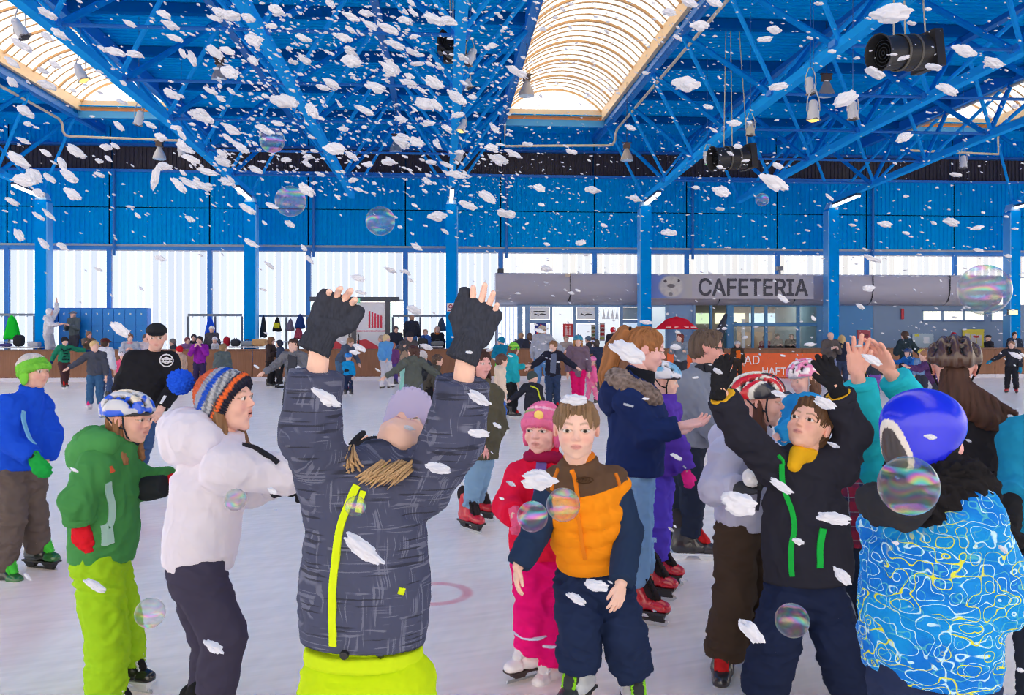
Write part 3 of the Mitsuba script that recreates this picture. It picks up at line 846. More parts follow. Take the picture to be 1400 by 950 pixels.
for k in range(4):
    part(t, 'print', box((a + .02, yq, c + .05 + k * .13), (b - .02, yq + .01, c + .12 + k * .13)), mat('paint', [(120, 60, 50), (80, 110, 70), (150, 90, 60), (90, 90, 60)][k]))
t, a, b, c, d = poster(820, 827, 441, 466, [(200, 190, 190)], 'narrow red and white menu sheet right of the first menu')
for k in range(4):
    part(t, 'print', box((a + .02, yq, c + .05 + k * .15), (b - .02, yq + .01, c + .15 + k * .15)), mat('paint', [(190, 190, 100), (190, 50, 60), (130, 40, 50), (200, 60, 60)][k]))

# the glazed part: a room with counter, lamps and a bright menu board
rx0, rx1, ry1 = X(952), X(1128), YW + 5
part(Cf, 'room_back', box((rx0, ry1, ZP), (rx1, ry1 + .1, 2.95)), mat('matte', (150, 146, 144)))
part(Cf, 'room_ceiling', box((rx0, YW + .3, 2.85), (rx1, ry1, 2.95)), mat('matte', (110, 112, 122)))
part(Cf, 'room_side', box((rx0 - .1, YW + .1, ZP), (rx0, ry1, 2.95)), mat('matte', (110, 140, 160)))
part(Cf, 'room_side', box((rx1, YW + .1, ZP), (rx1 + .1, ry1, 2.95)), mat('matte', (110, 140, 160)))
for k in range(3):
    a = rx0 + .8 + k * 1.5
    part(Cf, 'menu_board', box((a, ry1 - .06, 1.95), (a + 1.3, ry1 - .01, 2.4)), mat('paint', [(170, 200, 150), (225, 225, 170), (150, 180, 200)][k]), emitter=glow([(.42, .55, .36), (.75, .75, .5), (.4, .55, .62)][k]))
part(Cf, 'counter', box((rx0 + .5, ry1 - 1.3, ZP), (rx1 - .6, ry1 - .7, 1.6)), mat('paint', (150, 130, 112)))
for k in range(4):
    a = rx0 + .6 + k * 1.15
    part(Cf, 'ceiling_light', box((a, YW + 1.5, 2.8), (a + .6, YW + 3.2, 2.845)), mat('matte', (200, 200, 190)), emitter=glow((3.2, 3.0, 2.5)))
part(Cf, 'inner_wall', box((X(1004), YW + 1.2, ZP), (X(1022), YW + 1.25, 2.0)), mat('paint', (36, 92, 112)))
part(Cf, 'white_post', box((X(1022.5), YW + .6, ZP), (X(1026.5), YW + .7, 2.1)), mat('paint', (230, 236, 240)))
for p0, p1 in ((1003, 1027.5), (1030.5, 1045), (1049, 1089), (1093, 1116)):
    for py0, py1 in ((419, 440.5), (446.5, 478)):
        scene.setdefault('pane_glass', {'type': 'thindielectric'})
        part(Cf, 'glass', trimesh.Trimesh([(X(p0), yq, Z(py1)), (X(p1), yq, Z(py1)), (X(p1), yq, Z(py0)), (X(p0), yq, Z(py0))], [(0, 1, 2), (0, 2, 3)], process=False), 'pane_glass')
rail(1003, 1120, 414, 418, mat('paint', (74, 138, 190)))

# right of the cafeteria
part('wall_back', 'blue_panel', box((X(1122), YW + .0, ZP), (X(1194), YW + .1, 2.65)), mat('paint', (64, 132, 190)))
part('wall_back', 'grey_panel', box((X(1195), YW + .02, ZP), (X(1440), YW + .12, 2.65)), mat('paint', (112, 138, 172)))
for k, (p0, p1) in enumerate(((1263, 1287), (1291, 1316), (1320, 1345), (1357, 1373))):
    t = struct(f'window_{20 + k}')
    part(t, 'pane', box((X(p0), yq + .0, Z(437.5)), (X(p1), yq + .03, Z(424.5))), mat('matte', (220, 215, 190)), emitter=glow((.72, .70, .56)))
    part(t, 'frame', cat_mesh([box((X(p0) - .05, yq - .03, Z(438.8)), (X(p1) + .05, yq + .02, Z(437.5))), box((X(p0) - .05, yq - .03, Z(424.5)), (X(p1) + .05, yq + .02, Z(423.2)))]), mat('paint', (90, 120, 160)))
solo('fire_sign', 'narrow red fire sign on the grey wall at the right', 'sign', box((X(1232), yq - .03, Z(436)), (X(1235.5), yq + .01, Z(421))), mat('paint', (190, 40, 60)))
t = thing('notice_board', 'red notice board on the blue wall right of the cafeteria', 'notice board')
part(t, 'board', box((X(1172), yq - .02, Z(463.5)), (X(1190), yq + .02, Z(451))), mat('paint', (176, 66, 84)))
part(t, 'print', box((X(1175), yq - .03, Z(461)), (X(1187), yq - .021, Z(457))), mat('paint', (120, 40, 60)))
t = thing('notice_board', 'pale notice board with a yellow sheet left of the yellow one', 'notice board')
part(t, 'board', box((X(1247), yq - .02, Z(477)), (X(1276), yq + .02, Z(456))), mat('paint', (170, 190, 204)))
part(t, 'sheet', box((X(1250), yq - .03, Z(460)), (X(1256), yq - .021, Z(457))), mat('paint', (220, 214, 80)))
part(t, 'sheet', box((X(1262), yq - .03, Z(470)), (X(1270), yq - .021, Z(461))), mat('paint', (228, 232, 238)))
t = thing('notice_board', 'yellow framed notice board on the grey wall at the right', 'notice board')
part(t, 'board', box((X(1316), yq - .02, Z(477)), (X(1345), yq + .02, Z(450))), mat('paint', (224, 206, 70)))
for k in range(3):
    part(t, 'sheet', box((X(1319 + k * 8), yq - .03, Z(474)), (X(1325.5 + k * 8), yq - .021, Z(456 + k))), mat('paint', (216, 208, 200)))
part(t, 'print', box((X(1330), yq - .04, Z(462)), (X(1338), yq - .031, Z(459))), mat('paint', (200, 60, 50)))

# red parasol and the folded dark one
c = on_y(925, 450, 30.7)
t = thing('parasol', 'open red parasol behind the boards left of the cafeteria windows', 'parasol')
Rr, n = .80, 8
apex = c[2] + .46
v = [(c[0], 30.7, apex)]
for ring, (r, z) in enumerate(((.45, .36), (.8, .14), (1.0, 0.0))):
    for k in range(n * 3):
        an = 2 * math.pi * k / (n * 3)
        sag = 1 - (.05 if k % 3 else 0) * (ring + 1) / 2
        v.append((c[0] + Rr * r * sag * math.cos(an), 30.7 + Rr * r * sag * math.sin(an), c[2] + z))
f = []
N = n * 3
for k in range(N):
    f.append((0, 1 + k, 1 + (k + 1) % N))
    for r_ in range(2):
        q = (1 + r_ * N + k, 1 + r_ * N + (k + 1) % N, 1 + (r_ + 1) * N + (k + 1) % N, 1 + (r_ + 1) * N + k)
        f += [(q[0], q[3], q[2]), (q[0], q[2], q[1])]
part(t, 'canopy', trimesh.Trimesh(v, f, process=False), mat('cloth', (238, 34, 56)))
part(t, 'valance', cat_mesh([box((c[0] + (k - 1.5) * .3 - .1, 30.7 - .70 + .06 * abs(k - 1.5), c[2] + .03), (c[0] + (k - 1.5) * .3 + .1, 30.7 - .69 + .06 * abs(k - 1.5), c[2] + .09)) for k in range(4)]), mat('cloth', (250, 190, 190)))
part(t, 'pole', tube([(c[0], 30.7, ZP), (c[0], 30.7, apex + .08)], .022, 8), mat('paint', (225, 228, 234)))
for k in range(8):
    an = 2 * math.pi * k / 8
    part(t, 'rib', tube([(c[0], 30.7, apex - .03), (c[0] + Rr * .97 * math.cos(an), 30.7 + Rr * .97 * math.sin(an), c[2] + .0)], .008, 4), mat('paint', (225, 228, 234)))
p0, p1 = on_y(993, 428, 30.9), on_y(977, 474, 30.9)
t = thing('folded_parasol', 'folded dark grey parasol leaning in front of the cafeteria door', 'parasol')
ax = (p0 - p1) / np.linalg.norm(p0 - p1)
L = np.linalg.norm(p0 - p1)
part(t, 'cover', lathe([(0, L), (.05, L * .97), (.13, L * .6), (.22, L * .2), (.16, .0), (0, -.05)], 14, ax, p1), mat('cloth', (74, 76, 86)), smooth=40)
part(t, 'pole', tube([p1 - ax * .5, p1], .025, 8), mat('paint', (150, 152, 158)))
# ------------------------------------------------------------------ soft bodies: distance fields turned into meshes
def unit(v):
    v = np.asarray(v, float)
    return v / (np.linalg.norm(v) + 1e-12)


def cap(a, b, ra, rb=None, k=.02, flat=None, cut=False, sub=False):
    """A tapered limb from a to b. flat = (direction, factor < 1): thinner along that direction. cut: flat end at b."""
    return ('cap', np.asarray(a, float), np.asarray(b, float), ra, ra if rb is None else rb, k, flat, cut, sub)


def ell(c, ax, r, k=.02, sub=False):
    """An ellipsoid; ax: three unit vectors (rows)."""
    return ('ell', np.asarray(c, float), np.asarray(ax, float), np.asarray(r, float), k, None, False, sub)


I3 = np.eye(3)


def prim_box(q):
    if q[0] == 'cap':
        _, a, b, ra, rb, k, *_ = q
        r = max(ra, rb)
        return np.minimum(a, b) - r, np.maximum(a, b) + r
    _, c, ax, r, k, *_ = q
    e = np.sqrt(((ax * r[:, None]) ** 2).sum(0))
    return c - e, c + e


def prim_d(q, P):
    if q[0] == 'cap':
        _, a, b, ra, rb, k, flat, cut, sub = q
        if flat is not None:
            n, s = np.asarray(flat[0]), flat[1]
            f = lambda X: X + ((X @ n) * (1 / s - 1))[..., None] * n
            a0 = a
            P2 = P - a
            P2 = f(P2)
            ab = f(b - a)
            p = P2
        else:
            p, ab = P - a, b - a
        t = np.clip((p @ ab) / (ab @ ab + 1e-12), 0, 1)
        d = np.sqrt(((p - t[..., None] * ab) ** 2).sum(-1)) - (ra + (rb - ra) * t)
        if flat is not None:
            d = d * (.5 + .5 * flat[1])
        if cut:
            u = (b - a) / np.linalg.norm(b - a)
            d = np.maximum(d, (P - b) @ u)
        return d
    _, c, ax, r, *_ = q
    p = (P - c) @ ax.T
    k0 = np.sqrt(((p / r) ** 2).sum(-1))
    k1 = np.sqrt(((p / (r * r)) ** 2).sum(-1)) + 1e-9
    return k0 * (k0 - 1) / k1


def soft(prims, h, cuts=(), pad=None):
    """The mesh of the smooth union (and subtraction) of the parts at a cell size h. cuts: (point, normal) keeps what lies behind the plane."""
    los, his = zip(*[prim_box(q) for q in prims if not q[-1]])
    lo, hi = np.min(los, 0) - 3 * h, np.max(his, 0) + 3 * h
    n = np.ceil((hi - lo) / h).astype(int) + 1
    axs = [lo[i] + h * np.arange(n[i]) for i in range(3)]
    v = np.full(n, .25)
    for q in prims:
        k = q[5] if q[0] == 'cap' else q[4]
        a, b = prim_box(q)
        m = k + 2.5 * h
        i0 = np.clip(np.floor((a - m - lo) / h).astype(int), 0, n - 1)
        i1 = np.clip(np.ceil((b + m - lo) / h).astype(int) + 1, 1, n)
        if (i1 <= i0).any():
            continue
        P = np.stack(np.meshgrid(*[axs[i][i0[i]:i1[i]] for i in range(3)], indexing='ij'), -1)
        d = prim_d(q, P)
        s = (slice(i0[0], i1[0]), slice(i0[1], i1[1]), slice(i0[2], i1[2]))
        o = v[s]
        if q[-1]:
            g = np.maximum(k - np.abs(o + d), 0) / max(k, 1e-9)
            v[s] = np.maximum(o, -d) + g * g * k / 4
        else:
            g = np.maximum(k - np.abs(o - d), 0) / max(k, 1e-9)
            v[s] = np.minimum(o, d) - g * g * k / 4
    for p, nn in cuts:
        nn = unit(nn)
        pl = (axs[0][:, None, None] - p[0]) * nn[0] + (axs[1][None, :, None] - p[1]) * nn[1] + (axs[2][None, None, :] - p[2]) * nn[2]
        v = np.maximum(v, pl)
    return surface(v, lo, h)


CORN = np.array([(i, j, k) for i in (0, 1) for j in (0, 1) for k in (0, 1)])
EDGE = [(a, b) for a in range(8) for b in range(a + 1, 8) if np.abs(CORN[a] - CORN[b]).sum() == 1]


def surface(v, lo, h):
    s = v < 0
    cnt = sum(s[i:s.shape[0] - 1 + i, j:s.shape[1] - 1 + j, k:s.shape[2] - 1 + k].astype(np.int8) for i, j, k in CORN)
    cell = np.argwhere((cnt > 0) & (cnt < 8))
    idx = np.full(cnt.shape, -1)
    idx[tuple(cell.T)] = np.arange(len(cell))
    val = np.stack([v[tuple((cell + c).T)] for c in CORN], 1)
    acc, num = np.zeros((len(cell), 3)), np.zeros(len(cell))
    for a, b in EDGE:
        va, vb = val[:, a], val[:, b]
        x = (va < 0) != (vb < 0)
        t = np.where(x, va / np.where(x, va - vb, 1), 0)
        acc += x[:, None] * (CORN[a] + t[:, None] * (CORN[b] - CORN[a]))
        num += x
    vert = lo + h * (cell + acc / num[:, None])
    F = []
    for ax in range(3):
        o1, o2 = [(1, 2), (2, 0), (0, 1)][ax]
        sl0, sl1 = [slice(None)] * 3, [slice(None)] * 3
        sl0[ax], sl1[ax] = slice(0, -1), slice(1, None)
        a, b = s[tuple(sl0)], s[tuple(sl1)]
        e = np.argwhere(a != b)
        e = e[(e[:, o1] > 0) & (e[:, o2] > 0)]
        e = e[(e[:, o1] < cnt.shape[o1]) & (e[:, o2] < cnt.shape[o2])]
        d1, d2 = np.zeros(3, int), np.zeros(3, int)
        d1[o1], d2[o2] = 1, 1
        q = np.stack([idx[tuple((e - d1 - d2).T)], idx[tuple((e - d2).T)], idx[tuple(e.T)], idx[tuple((e - d1).T)]], 1)
        inside = a[tuple(e.T)]
        q[~inside] = q[~inside][:, ::-1]
        F.append(q)
    q = np.vstack(F)
    q = q[(q >= 0).all(1)]
    return trimesh.Trimesh(vert, np.vstack([q[:, [0, 1, 2]], q[:, [0, 2, 3]]]), process=False)


def relax(m, n=2):
    """A little smoothing that keeps the volume."""
    e = np.vstack([m.faces[:, [0, 1]], m.faces[:, [1, 2]], m.faces[:, [2, 0]]])
    v = m.vertices.copy()
    deg = np.bincount(e.ravel(), minlength=len(v))[:, None] + 1e-9
    for i in range(n):
        for lam in (.5, -.52):
            s = np.zeros_like(v)
            np.add.at(s, e[:, 0], v[e[:, 1]])
            np.add.at(s, e[:, 1], v[e[:, 0]])
            v = v + lam * (s / deg - v)
    m.vertices = v
    return m


def crumple(m, amp, freq=(14, 14, 9), seed=0, sharp=True, keep=None):
    """Folds of cloth: moves the surface along its normals."""
    p = m.vertices * np.asarray(freq, float)
    w = np.stack([meshkit.noise(p * .5 + 31, seed + 1), meshkit.noise(p * .5 + 57, seed + 2), meshkit.noise(p * .5 + 83, seed + 3)], -1) - .5
    a = meshkit.noise(p + 2.2 * w, seed)
    if sharp:
        a = 1 - 2 * np.abs(a - .5) * 1.6
    a = 1.25 * (a - .55) + .7 * (meshkit.noise(p * 2.3 + 1.5 * w, seed + 9) - .5)
    r = 1 - 3.2 * np.abs(meshkit.noise(m.vertices * np.asarray(freq, float) * 2.7 * V(1, 1, .8) + 2.5 * w, seed + 21) - .5)
    a = a + .45 * np.clip(r, -.6, 1)
    if keep:
        a = a * np.clip(((keep[0] - m.vertices) @ keep[1]) / .05, .12, 1)
    m.vertices = m.vertices + m.vertex_normals * (amp * a)[:, None]
    return m


# ------------------------------------------------------------------ heads, hands, skates
class Frame:
    """Axes of a head, hand or foot: x to the person's right, y ahead, z up; o the origin, s the scale."""

    def __init__(f, o, ahead, up, s=1.0):
        f.o, f.s = np.asarray(o, float), s
        f.y = unit(ahead)
        f.x = unit(np.cross(f.y, up))
        f.z = np.cross(f.x, f.y)
        f.A = np.stack([f.x, f.y, f.z])

    def p(f, x, y, z):
        return f.o + f.s * (x * f.x + y * f.y + z * f.z)

    def back(f, P):
        return (np.asarray(P) - f.o) @ f.A.T / f.s

    def e(f, x, y, z, rx, ry, rz, k=.05, sub=False):
        return ell(f.p(x, y, z), f.A, np.array([rx, ry, rz]) * f.s, k * f.s, sub)

    def c(f, a, b, ra, rb=None, k=.05, **kw):
        return cap(f.p(*a), f.p(*b), ra * f.s, (ra if rb is None else rb) * f.s, k * f.s, **kw)


def head_prims(f, child=True, detail=True, open_mouth=0.0, smile=0.0):
    j = .0 if child else -.025
    q = [f.e(0, -.06, .13, .355, .43, .37), f.e(0, .07, -.12, .295 if child else .28, .30, .33, .1), f.e(0, .11, -.30 + j - open_mouth * .05, .225 if child else .205, .215, .16, .1),
         f.e(0, .26, -.41 + j - open_mouth * .08, .085, .07, .065, .07), f.e(0, -.22, -.2, .2, .2, .25, .1)]
    if not detail:
        return q + [f.c((0, .35, .02), (0, .42, -.1), .035, .05, .04)] + [f.e(s * .36, -.04, -.03, .035, .08, .12, .03) for s in (-1, 1)]
    for s in (-1, 1):
        q += [f.e(s * .165, .24, -.13, .125, .12, .12, .07), f.e(s * .15, .41, .02, .09, .085, .05, .045, sub=True)]
    q += [f.c((-.15, .325, .105), (.15, .325, .105), .04, None, .07)]
    q += [f.c((0, .345, .05), (0, .43, -.095), .032, .047, .05), f.e(-.045, .385, -.115, .037, .045, .032, .03), f.e(.045, .385, -.115, .037, .045, .032, .03)]
    q += [f.e(0, .325, -.245, .13, .07, .08, .06)]
    for s in (-1, 1):
        q += [f.e(s * .15, .315, .02, .078, .075, .066, .012)]
        q += [f.c((s * .085, .375, .045), (s * .155, .392, .068), .016, None, .02), f.c((s * .155, .392, .068), (s * .22, .35, .04), .016, .012, .02)]   # upper lid
        q += [f.e(s * .365, -.05, -.02, .035, .085, .125, .03), f.e(s * .345, -.05, -.105, .028, .04, .04, .02), f.e(s * .41, -.03, -.02, .02, .04, .07, .02, sub=True)]
    if open_mouth:
        q += [f.e(0, .42, -.255 - .03 * open_mouth, .075, .09, .018 + .035 * open_mouth, .02, sub=True)]
    o = open_mouth * .03
    q += [f.c((-.085, .36, -.235 + smile * .02), (0, .395, -.222 + o * .5), .014, .022, .015), f.c((.085, .36, -.235 + smile * .02), (0, .395, -.222 + o * .5), .014, .022, .015),
          f.c((-.075, .36, -.248 + smile * .02 - o), (0, .385, -.268 - 2 * o), .014, .026, .015), f.c((.075, .36, -.248 + smile * .02 - o), (0, .385, -.268 - 2 * o), .014, .026, .015)]
    return q


def face_color(P, f, skin=(236, 190, 172), lip=(196, 112, 110), iris=(70, 52, 40), brow=(120, 86, 60), cheek=(226, 150, 140), mouth=(90, 30, 34), open_mouth=0.0):
    """Colour of each vertex of a head: lips, eyes, brows, cheeks."""
    l = f.back(P)
    col = np.tile(lin(skin), (len(P), 1))

    def put(w, c):
        nonlocal col
        w = np.clip(w, 0, 1)[:, None]
        col = col * (1 - w) + lin(c) * w
    x, y, z = l.T
    near = (np.abs(x) < .5) & (np.abs(z) < .8) & (np.abs(y) < .8)
    ax_ = np.abs(x)
    fr = (y > .22) & near
    put(fr * .55 * np.exp(-((ax_ - .18) / .09) ** 2 - ((z + .13) / .08) ** 2), cheek)
    put(fr * .3 * np.exp(-(x / .06) ** 2 - ((z + .1) / .05) ** 2), cheek)
    put(near * (ax_ > .33) * .4 * (np.abs(y + .04) < .12), cheek)
    lipw = fr * (y > .3) * np.clip(1.6 - (np.abs(x) / .092) ** 2 - ((z + .246 + .0 * open_mouth) / (.042 + .03 * open_mouth)) ** 2, 0, 1)
    put(lipw * .62, lip)
    put(fr * (y > .3) * (np.abs(x) < .085) * np.clip(1 - np.abs(z + .245 - .25 * x * x) / .012, 0, 1) * .5, (130, 70, 68))
    if open_mouth:
        put(((y > .25) & (y < .385) & near) * (np.abs(x) < .07) * (np.abs(z + .255 + .03 * open_mouth) < .02 + .03 * open_mouth), mouth)
    e = ((ax_ - .15) / .074) ** 2 + ((z - .018 + .25 * (ax_ - .15) ** 2) / .029) ** 2
    fe = fr & (y > .28)
    put(fe * (e < 1.7) * (z > .016) * .6, (110, 76, 62))
    put(fe * (e < 1), (226, 216, 212))
    put(fe * (e < 1.05) * (((ax_ - .15) ** 2 + (z - .02) ** 2) < .035 ** 2), iris)
    put(fe * (((ax_ - .15) ** 2 + (z - .02) ** 2) < .018 ** 2), (24, 20, 20))
    b = np.abs(z - (.125 + .02 * np.clip((ax_ - .05) / .1, 0, 1) - .5 * np.clip(ax_ - .17, 0, 1))) / .018
    put(fr * (ax_ > .055) * (ax_ < .25) * np.clip(1.5 - b, 0, 1) * .55, brow)
    return col


def hand_prims(f, curl=(.25, .25, .3, .35), thumb=.6, spread=.12, fat=1.0, right=True, upto=1.0, fingers=True, nothumb=False):
    """A hand in a frame: wrist at the origin, y towards the fingertips, z out of the back of the hand, x away from the thumb side... mirrored for the left.
    Units: hand length 1. upto < 1 shows only the outer parts of the fingers."""
    sx = 1 if right else -1           # right hand, palm down (z up out of the back): the thumb lies at -x
    q = [f.c((0, -.12, 0), (0, .08, 0), .13 * fat, .14 * fat, .05, flat=(f.z, .7))]
    q += [f.c((sx * .13, .12, 0), (sx * .15, .42, 0), .085 * fat, .085 * fat, .06, flat=(f.z, .75)), f.c((sx * .02, .1, 0), (sx * .03, .45, 0), .09 * fat, .085 * fat, .06, flat=(f.z, .75)),
          f.c((-sx * .09, .12, 0), (-sx * .11, .44, 0), .09 * fat, .085 * fat, .06, flat=(f.z, .75))]
    ends = []
    if fingers:
        for i, (x, L, r) in enumerate(((-.145, .42, .056), (-.05, .47, .058), (.05, .43, .055), (.145, .34, .048))):
            a = np.array([sx * x * 1.0, .46 - abs(x + .03) * .25, 0])
            an = (x) * spread * 8
            d0 = np.array([sx * math.sin(an), math.cos(an), 0])
            th = 0
            p = a
            for jn, fr in enumerate((.44, .31, .25)):
                th += curl[i] * (1.1 if jn else .8)
                d = d0 * math.cos(th) + np.array([0, 0, -1]) * math.sin(th)
                p2 = p + d * L * fr
                q.append(f.c(p, p2, r * (1 - .08 * jn) * fat, r * (.93 - .08 * jn) * fat, .018))
                p = p2
            ends.append(p)
    a = np.array([-sx * .10, .12, -.02])
    d = unit(np.array([-sx * math.sin(thumb), math.cos(thumb), -.25]))
    b = a + d * .2
    d2 = unit(d + np.array([sx * .25, .3, -.05]))
    if not nothumb:
        q += [f.c(a, b, .085 * fat, .066 * fat, .05), f.c(b, b + d2 * .15, .064 * fat, .058 * fat, .02), f.c(b + d2 * .15, b + d2 * .27, .058 * fat, .048 * fat, .015)]
    return q


def limb_frame(a, b, ref, s):
    """A frame at b that looks on from a to b, with its z towards ref."""
    y = unit(np.asarray(b) - np.asarray(a))
    return Frame(b, y, ref, s)


SKATES = {}


def skate(kind):
    """The parts of an ice skate, made once: x right, y ahead, z up, the blade's edge on z = 0, the ankle above the origin; for a foot 24 cm long."""
    if kind in SKATES:
        return SKATES[kind]
    shell, sole, lace, extra = {'red': ((196, 28, 48), (40, 36, 40), (30, 28, 30), (46, 36, 40)), 'white': ((238, 234, 236), (60, 46, 44), (225, 225, 228), (238, 234, 236)), 'black': ((34, 34, 38), (210, 212, 216), (220, 220, 222), (24, 24, 26)),
                                'green': ((38, 44, 40), (24, 26, 26), (70, 190, 60), (36, 96, 44)), 'grey': ((196, 202, 210), (40, 42, 46), (150, 225, 50), (60, 64, 70)), 'redblack': ((44, 42, 46), (226, 230, 236), (196, 36, 40), (52, 48, 52)),
                                'pink': ((236, 222, 228), (214, 214, 220), (226, 60, 130), (226, 60, 130)), 'blue': ((232, 236, 242), (34, 36, 42), (40, 90, 200), (34, 36, 42))}[kind]
    F = Frame((0, 0, 0), (0, 1, 0), (0, 0, 1), 1)
    boot = [cap((0, -.055, .115), (0, .02, .12), .047, .047, .02), cap((0, .02, .115), (0, .135, .10), .045, .04, .03, flat=(V(0, 0, 1), .8)), cap((0, -.035, .12), (0, -.045, .27), .045, .056, .03), cap((0, .03, .13), (0, -.02, .24), .04, .045, .03)]
    b = crumple(soft(boot, .009, cuts=[((0, 0, .078), (0, 0, -1)), ((0, -.05, .285), (0, -.15, 1))]), .003, seed=4)
    toe = soft([cap((0, .10, .105), (0, .14, .098), .046, .0415, .01, flat=(V(0, 0, 1), .85))], .009, cuts=[((0, 0, .079), (0, 0, -1)), ((0, .085, 0), (0, -1, 0))])
    so = [box((-.042, -.1, .068), (.042, .165, .08))]
    if kind == 'white' or kind == 'pink':
        so += [trimesh.convex.convex_hull(np.array([(x, y, z) for x in (-.03, .03) for y, z in ((-.1, .07), (-.03, .07), (-.09, .03), (-.05, .03))])), trimesh.convex.convex_hull(np.array([(x, y, z) for x in (-.03, .03) for y, z in ((.05, .07), (.15, .07), (.07, .045), (.13, .045))]))]
    else:
        so += [trimesh.convex.convex_hull(np.array([(x * s_, y, z) for x in (-.022, .022) for y, z, s_ in ((-.1, .07, 1.4), (.0, .07, 1.4), (-.085, .025, .5), (-.03, .025, .5))])), trimesh.convex.convex_hull(np.array([(x * s_, y, z) for x in (-.022, .022) for y, z, s_ in ((.05, .07, 1.4), (.15, .07, 1.4), (.085, .025, .5), (.14, .025, .5))])), box((-.008, -.09, .022), (.008, .15, .034))]
    from shapely.geometry import Polygon
    bl = trimesh.creation.extrude_polygon(Polygon([(-.115, .028), (.165, .034), (.172, .02), (.155, .005), (.12, 0), (-.09, 0), (-.112, .006)]), .005, engine='earcut')
    v = bl.vertices
    bl.vertices = np.stack([v[:, 2] - .0025, v[:, 0], v[:, 1]], 1)
    lc = [tube([(s * .034, .050 + .068 * t - .02 * t * t, .25 - .10 * t), (-s * .034, .060 + .068 * t - .02 * t * t, .24 - .10 * t)], .006, 4) for t in np.linspace(0, 1, 6) for s in (-1, 1)]
    tongue = soft([cap((0, .018, .262), (0, .075, .165), .033, .03, .02), cap((0, .075, .165), (0, .108, .145), .03, .022, .02)], .009)
    cuff = soft([cap((0, -.046, .255), (0, -.048, .275), .06, .061, .01)], .011)
    buckle = box((-.05, -.02, .2), (.05, .04, .225))
    SKATES[kind] = [('boot', mikit.ply(b, mat('gloss' if kind != 'white' else 'paint', shell), smooth=45)), ('toe_cap', mikit.ply(toe, mat('gloss', shell if kind in ('white', 'red', 'pink') else extra), smooth=45)), ('sole', mikit.ply(cat_mesh(so), mat('paint', sole))),
                    ('blade', mikit.ply(bl, mat('metal', (200, 204, 210)))), ('tongue', mikit.ply(tongue, mat('cloth', lace if kind in ('white', 'redblack', 'pink', 'green') else extra), smooth=True)), ('laces', mikit.ply(cat_mesh(lc), mat('cloth', lace))), ('cuff', mikit.ply(cuff, mat('cloth', extra), smooth=True))]
    return SKATES[kind]


def put_skate(owner, kind, ankle, ahead, size=.24, pitch=0.0, simple=False, roll=0.0):
    """Under this ankle: the blade's edge ends up .11 below it (times the size)."""
    k = size / .24
    y = unit(V(ahead[0], ahead[1], 0)) * math.cos(pitch) + V(0, 0, math.sin(pitch))
    x = unit(np.cross(y, UP))
    z = np.cross(x, y)
    z, x = z * math.cos(roll) + x * math.sin(roll), x * math.cos(roll) - z * math.sin(roll)
    M = np.eye(4)
    M[:3, 0], M[:3, 1], M[:3, 2] = x * k, y * k, z * k
    M[:3, 3] = np.asarray(ankle) - z * .15 * k
    t = mi.ScalarTransform4f(M)
    sk = numbered(owner + '__skate')
    p = skate(kind)
    part(sk, 'boot', p[0][1], None, to_world=t) if False else None
    scene[sk] = {**p[0][1], 'to_world': t}
    for n_, d in p[1:]:
        if simple and n_ in ('laces', 'cuff'):
            continue
        scene[f'{sk}__{n_}'] = {**d, 'to_world': t}
    return sk
# ------------------------------------------------------------------ people
SKIN, SKIN2 = (240, 196, 178), (226, 176, 156)


def joints(d, **k):
    """Joints of a person d metres ahead: each (px, py[, metres further away])."""
    return {n: at(q[0], q[1], d + (q[2] if len(q) > 2 else 0)) for n, q in k.items()}


def view(r, a, u):
    """A direction: r to the right, a away from the camera, u up."""
    return unit(RIGHT * r + FWD * a + UP * u)


def merge(ms):
    try:
        man = [manifold3d.Manifold(manifold3d.Mesh(vert_properties=np.asarray(m.vertices, np.float32), tri_verts=np.asarray(m.faces, np.uint32))) for m in ms]
        if all(x.status() == manifold3d.Error.NoError for x in man):
            t = manifold3d.Manifold.batch_boolean(man, manifold3d.OpType.Add).to_mesh()
            return trimesh.Trimesh(t.vert_properties[:, :3], t.tri_verts, process=False)
    except Exception:
        pass
    return cat_mesh(ms)


def colored(owner, name, m, fn, base='painted', label=None, smooth=True):
    return part(owner, name, m, base, smooth=smooth, color=fn(np.asarray(m.vertices)), label=label)


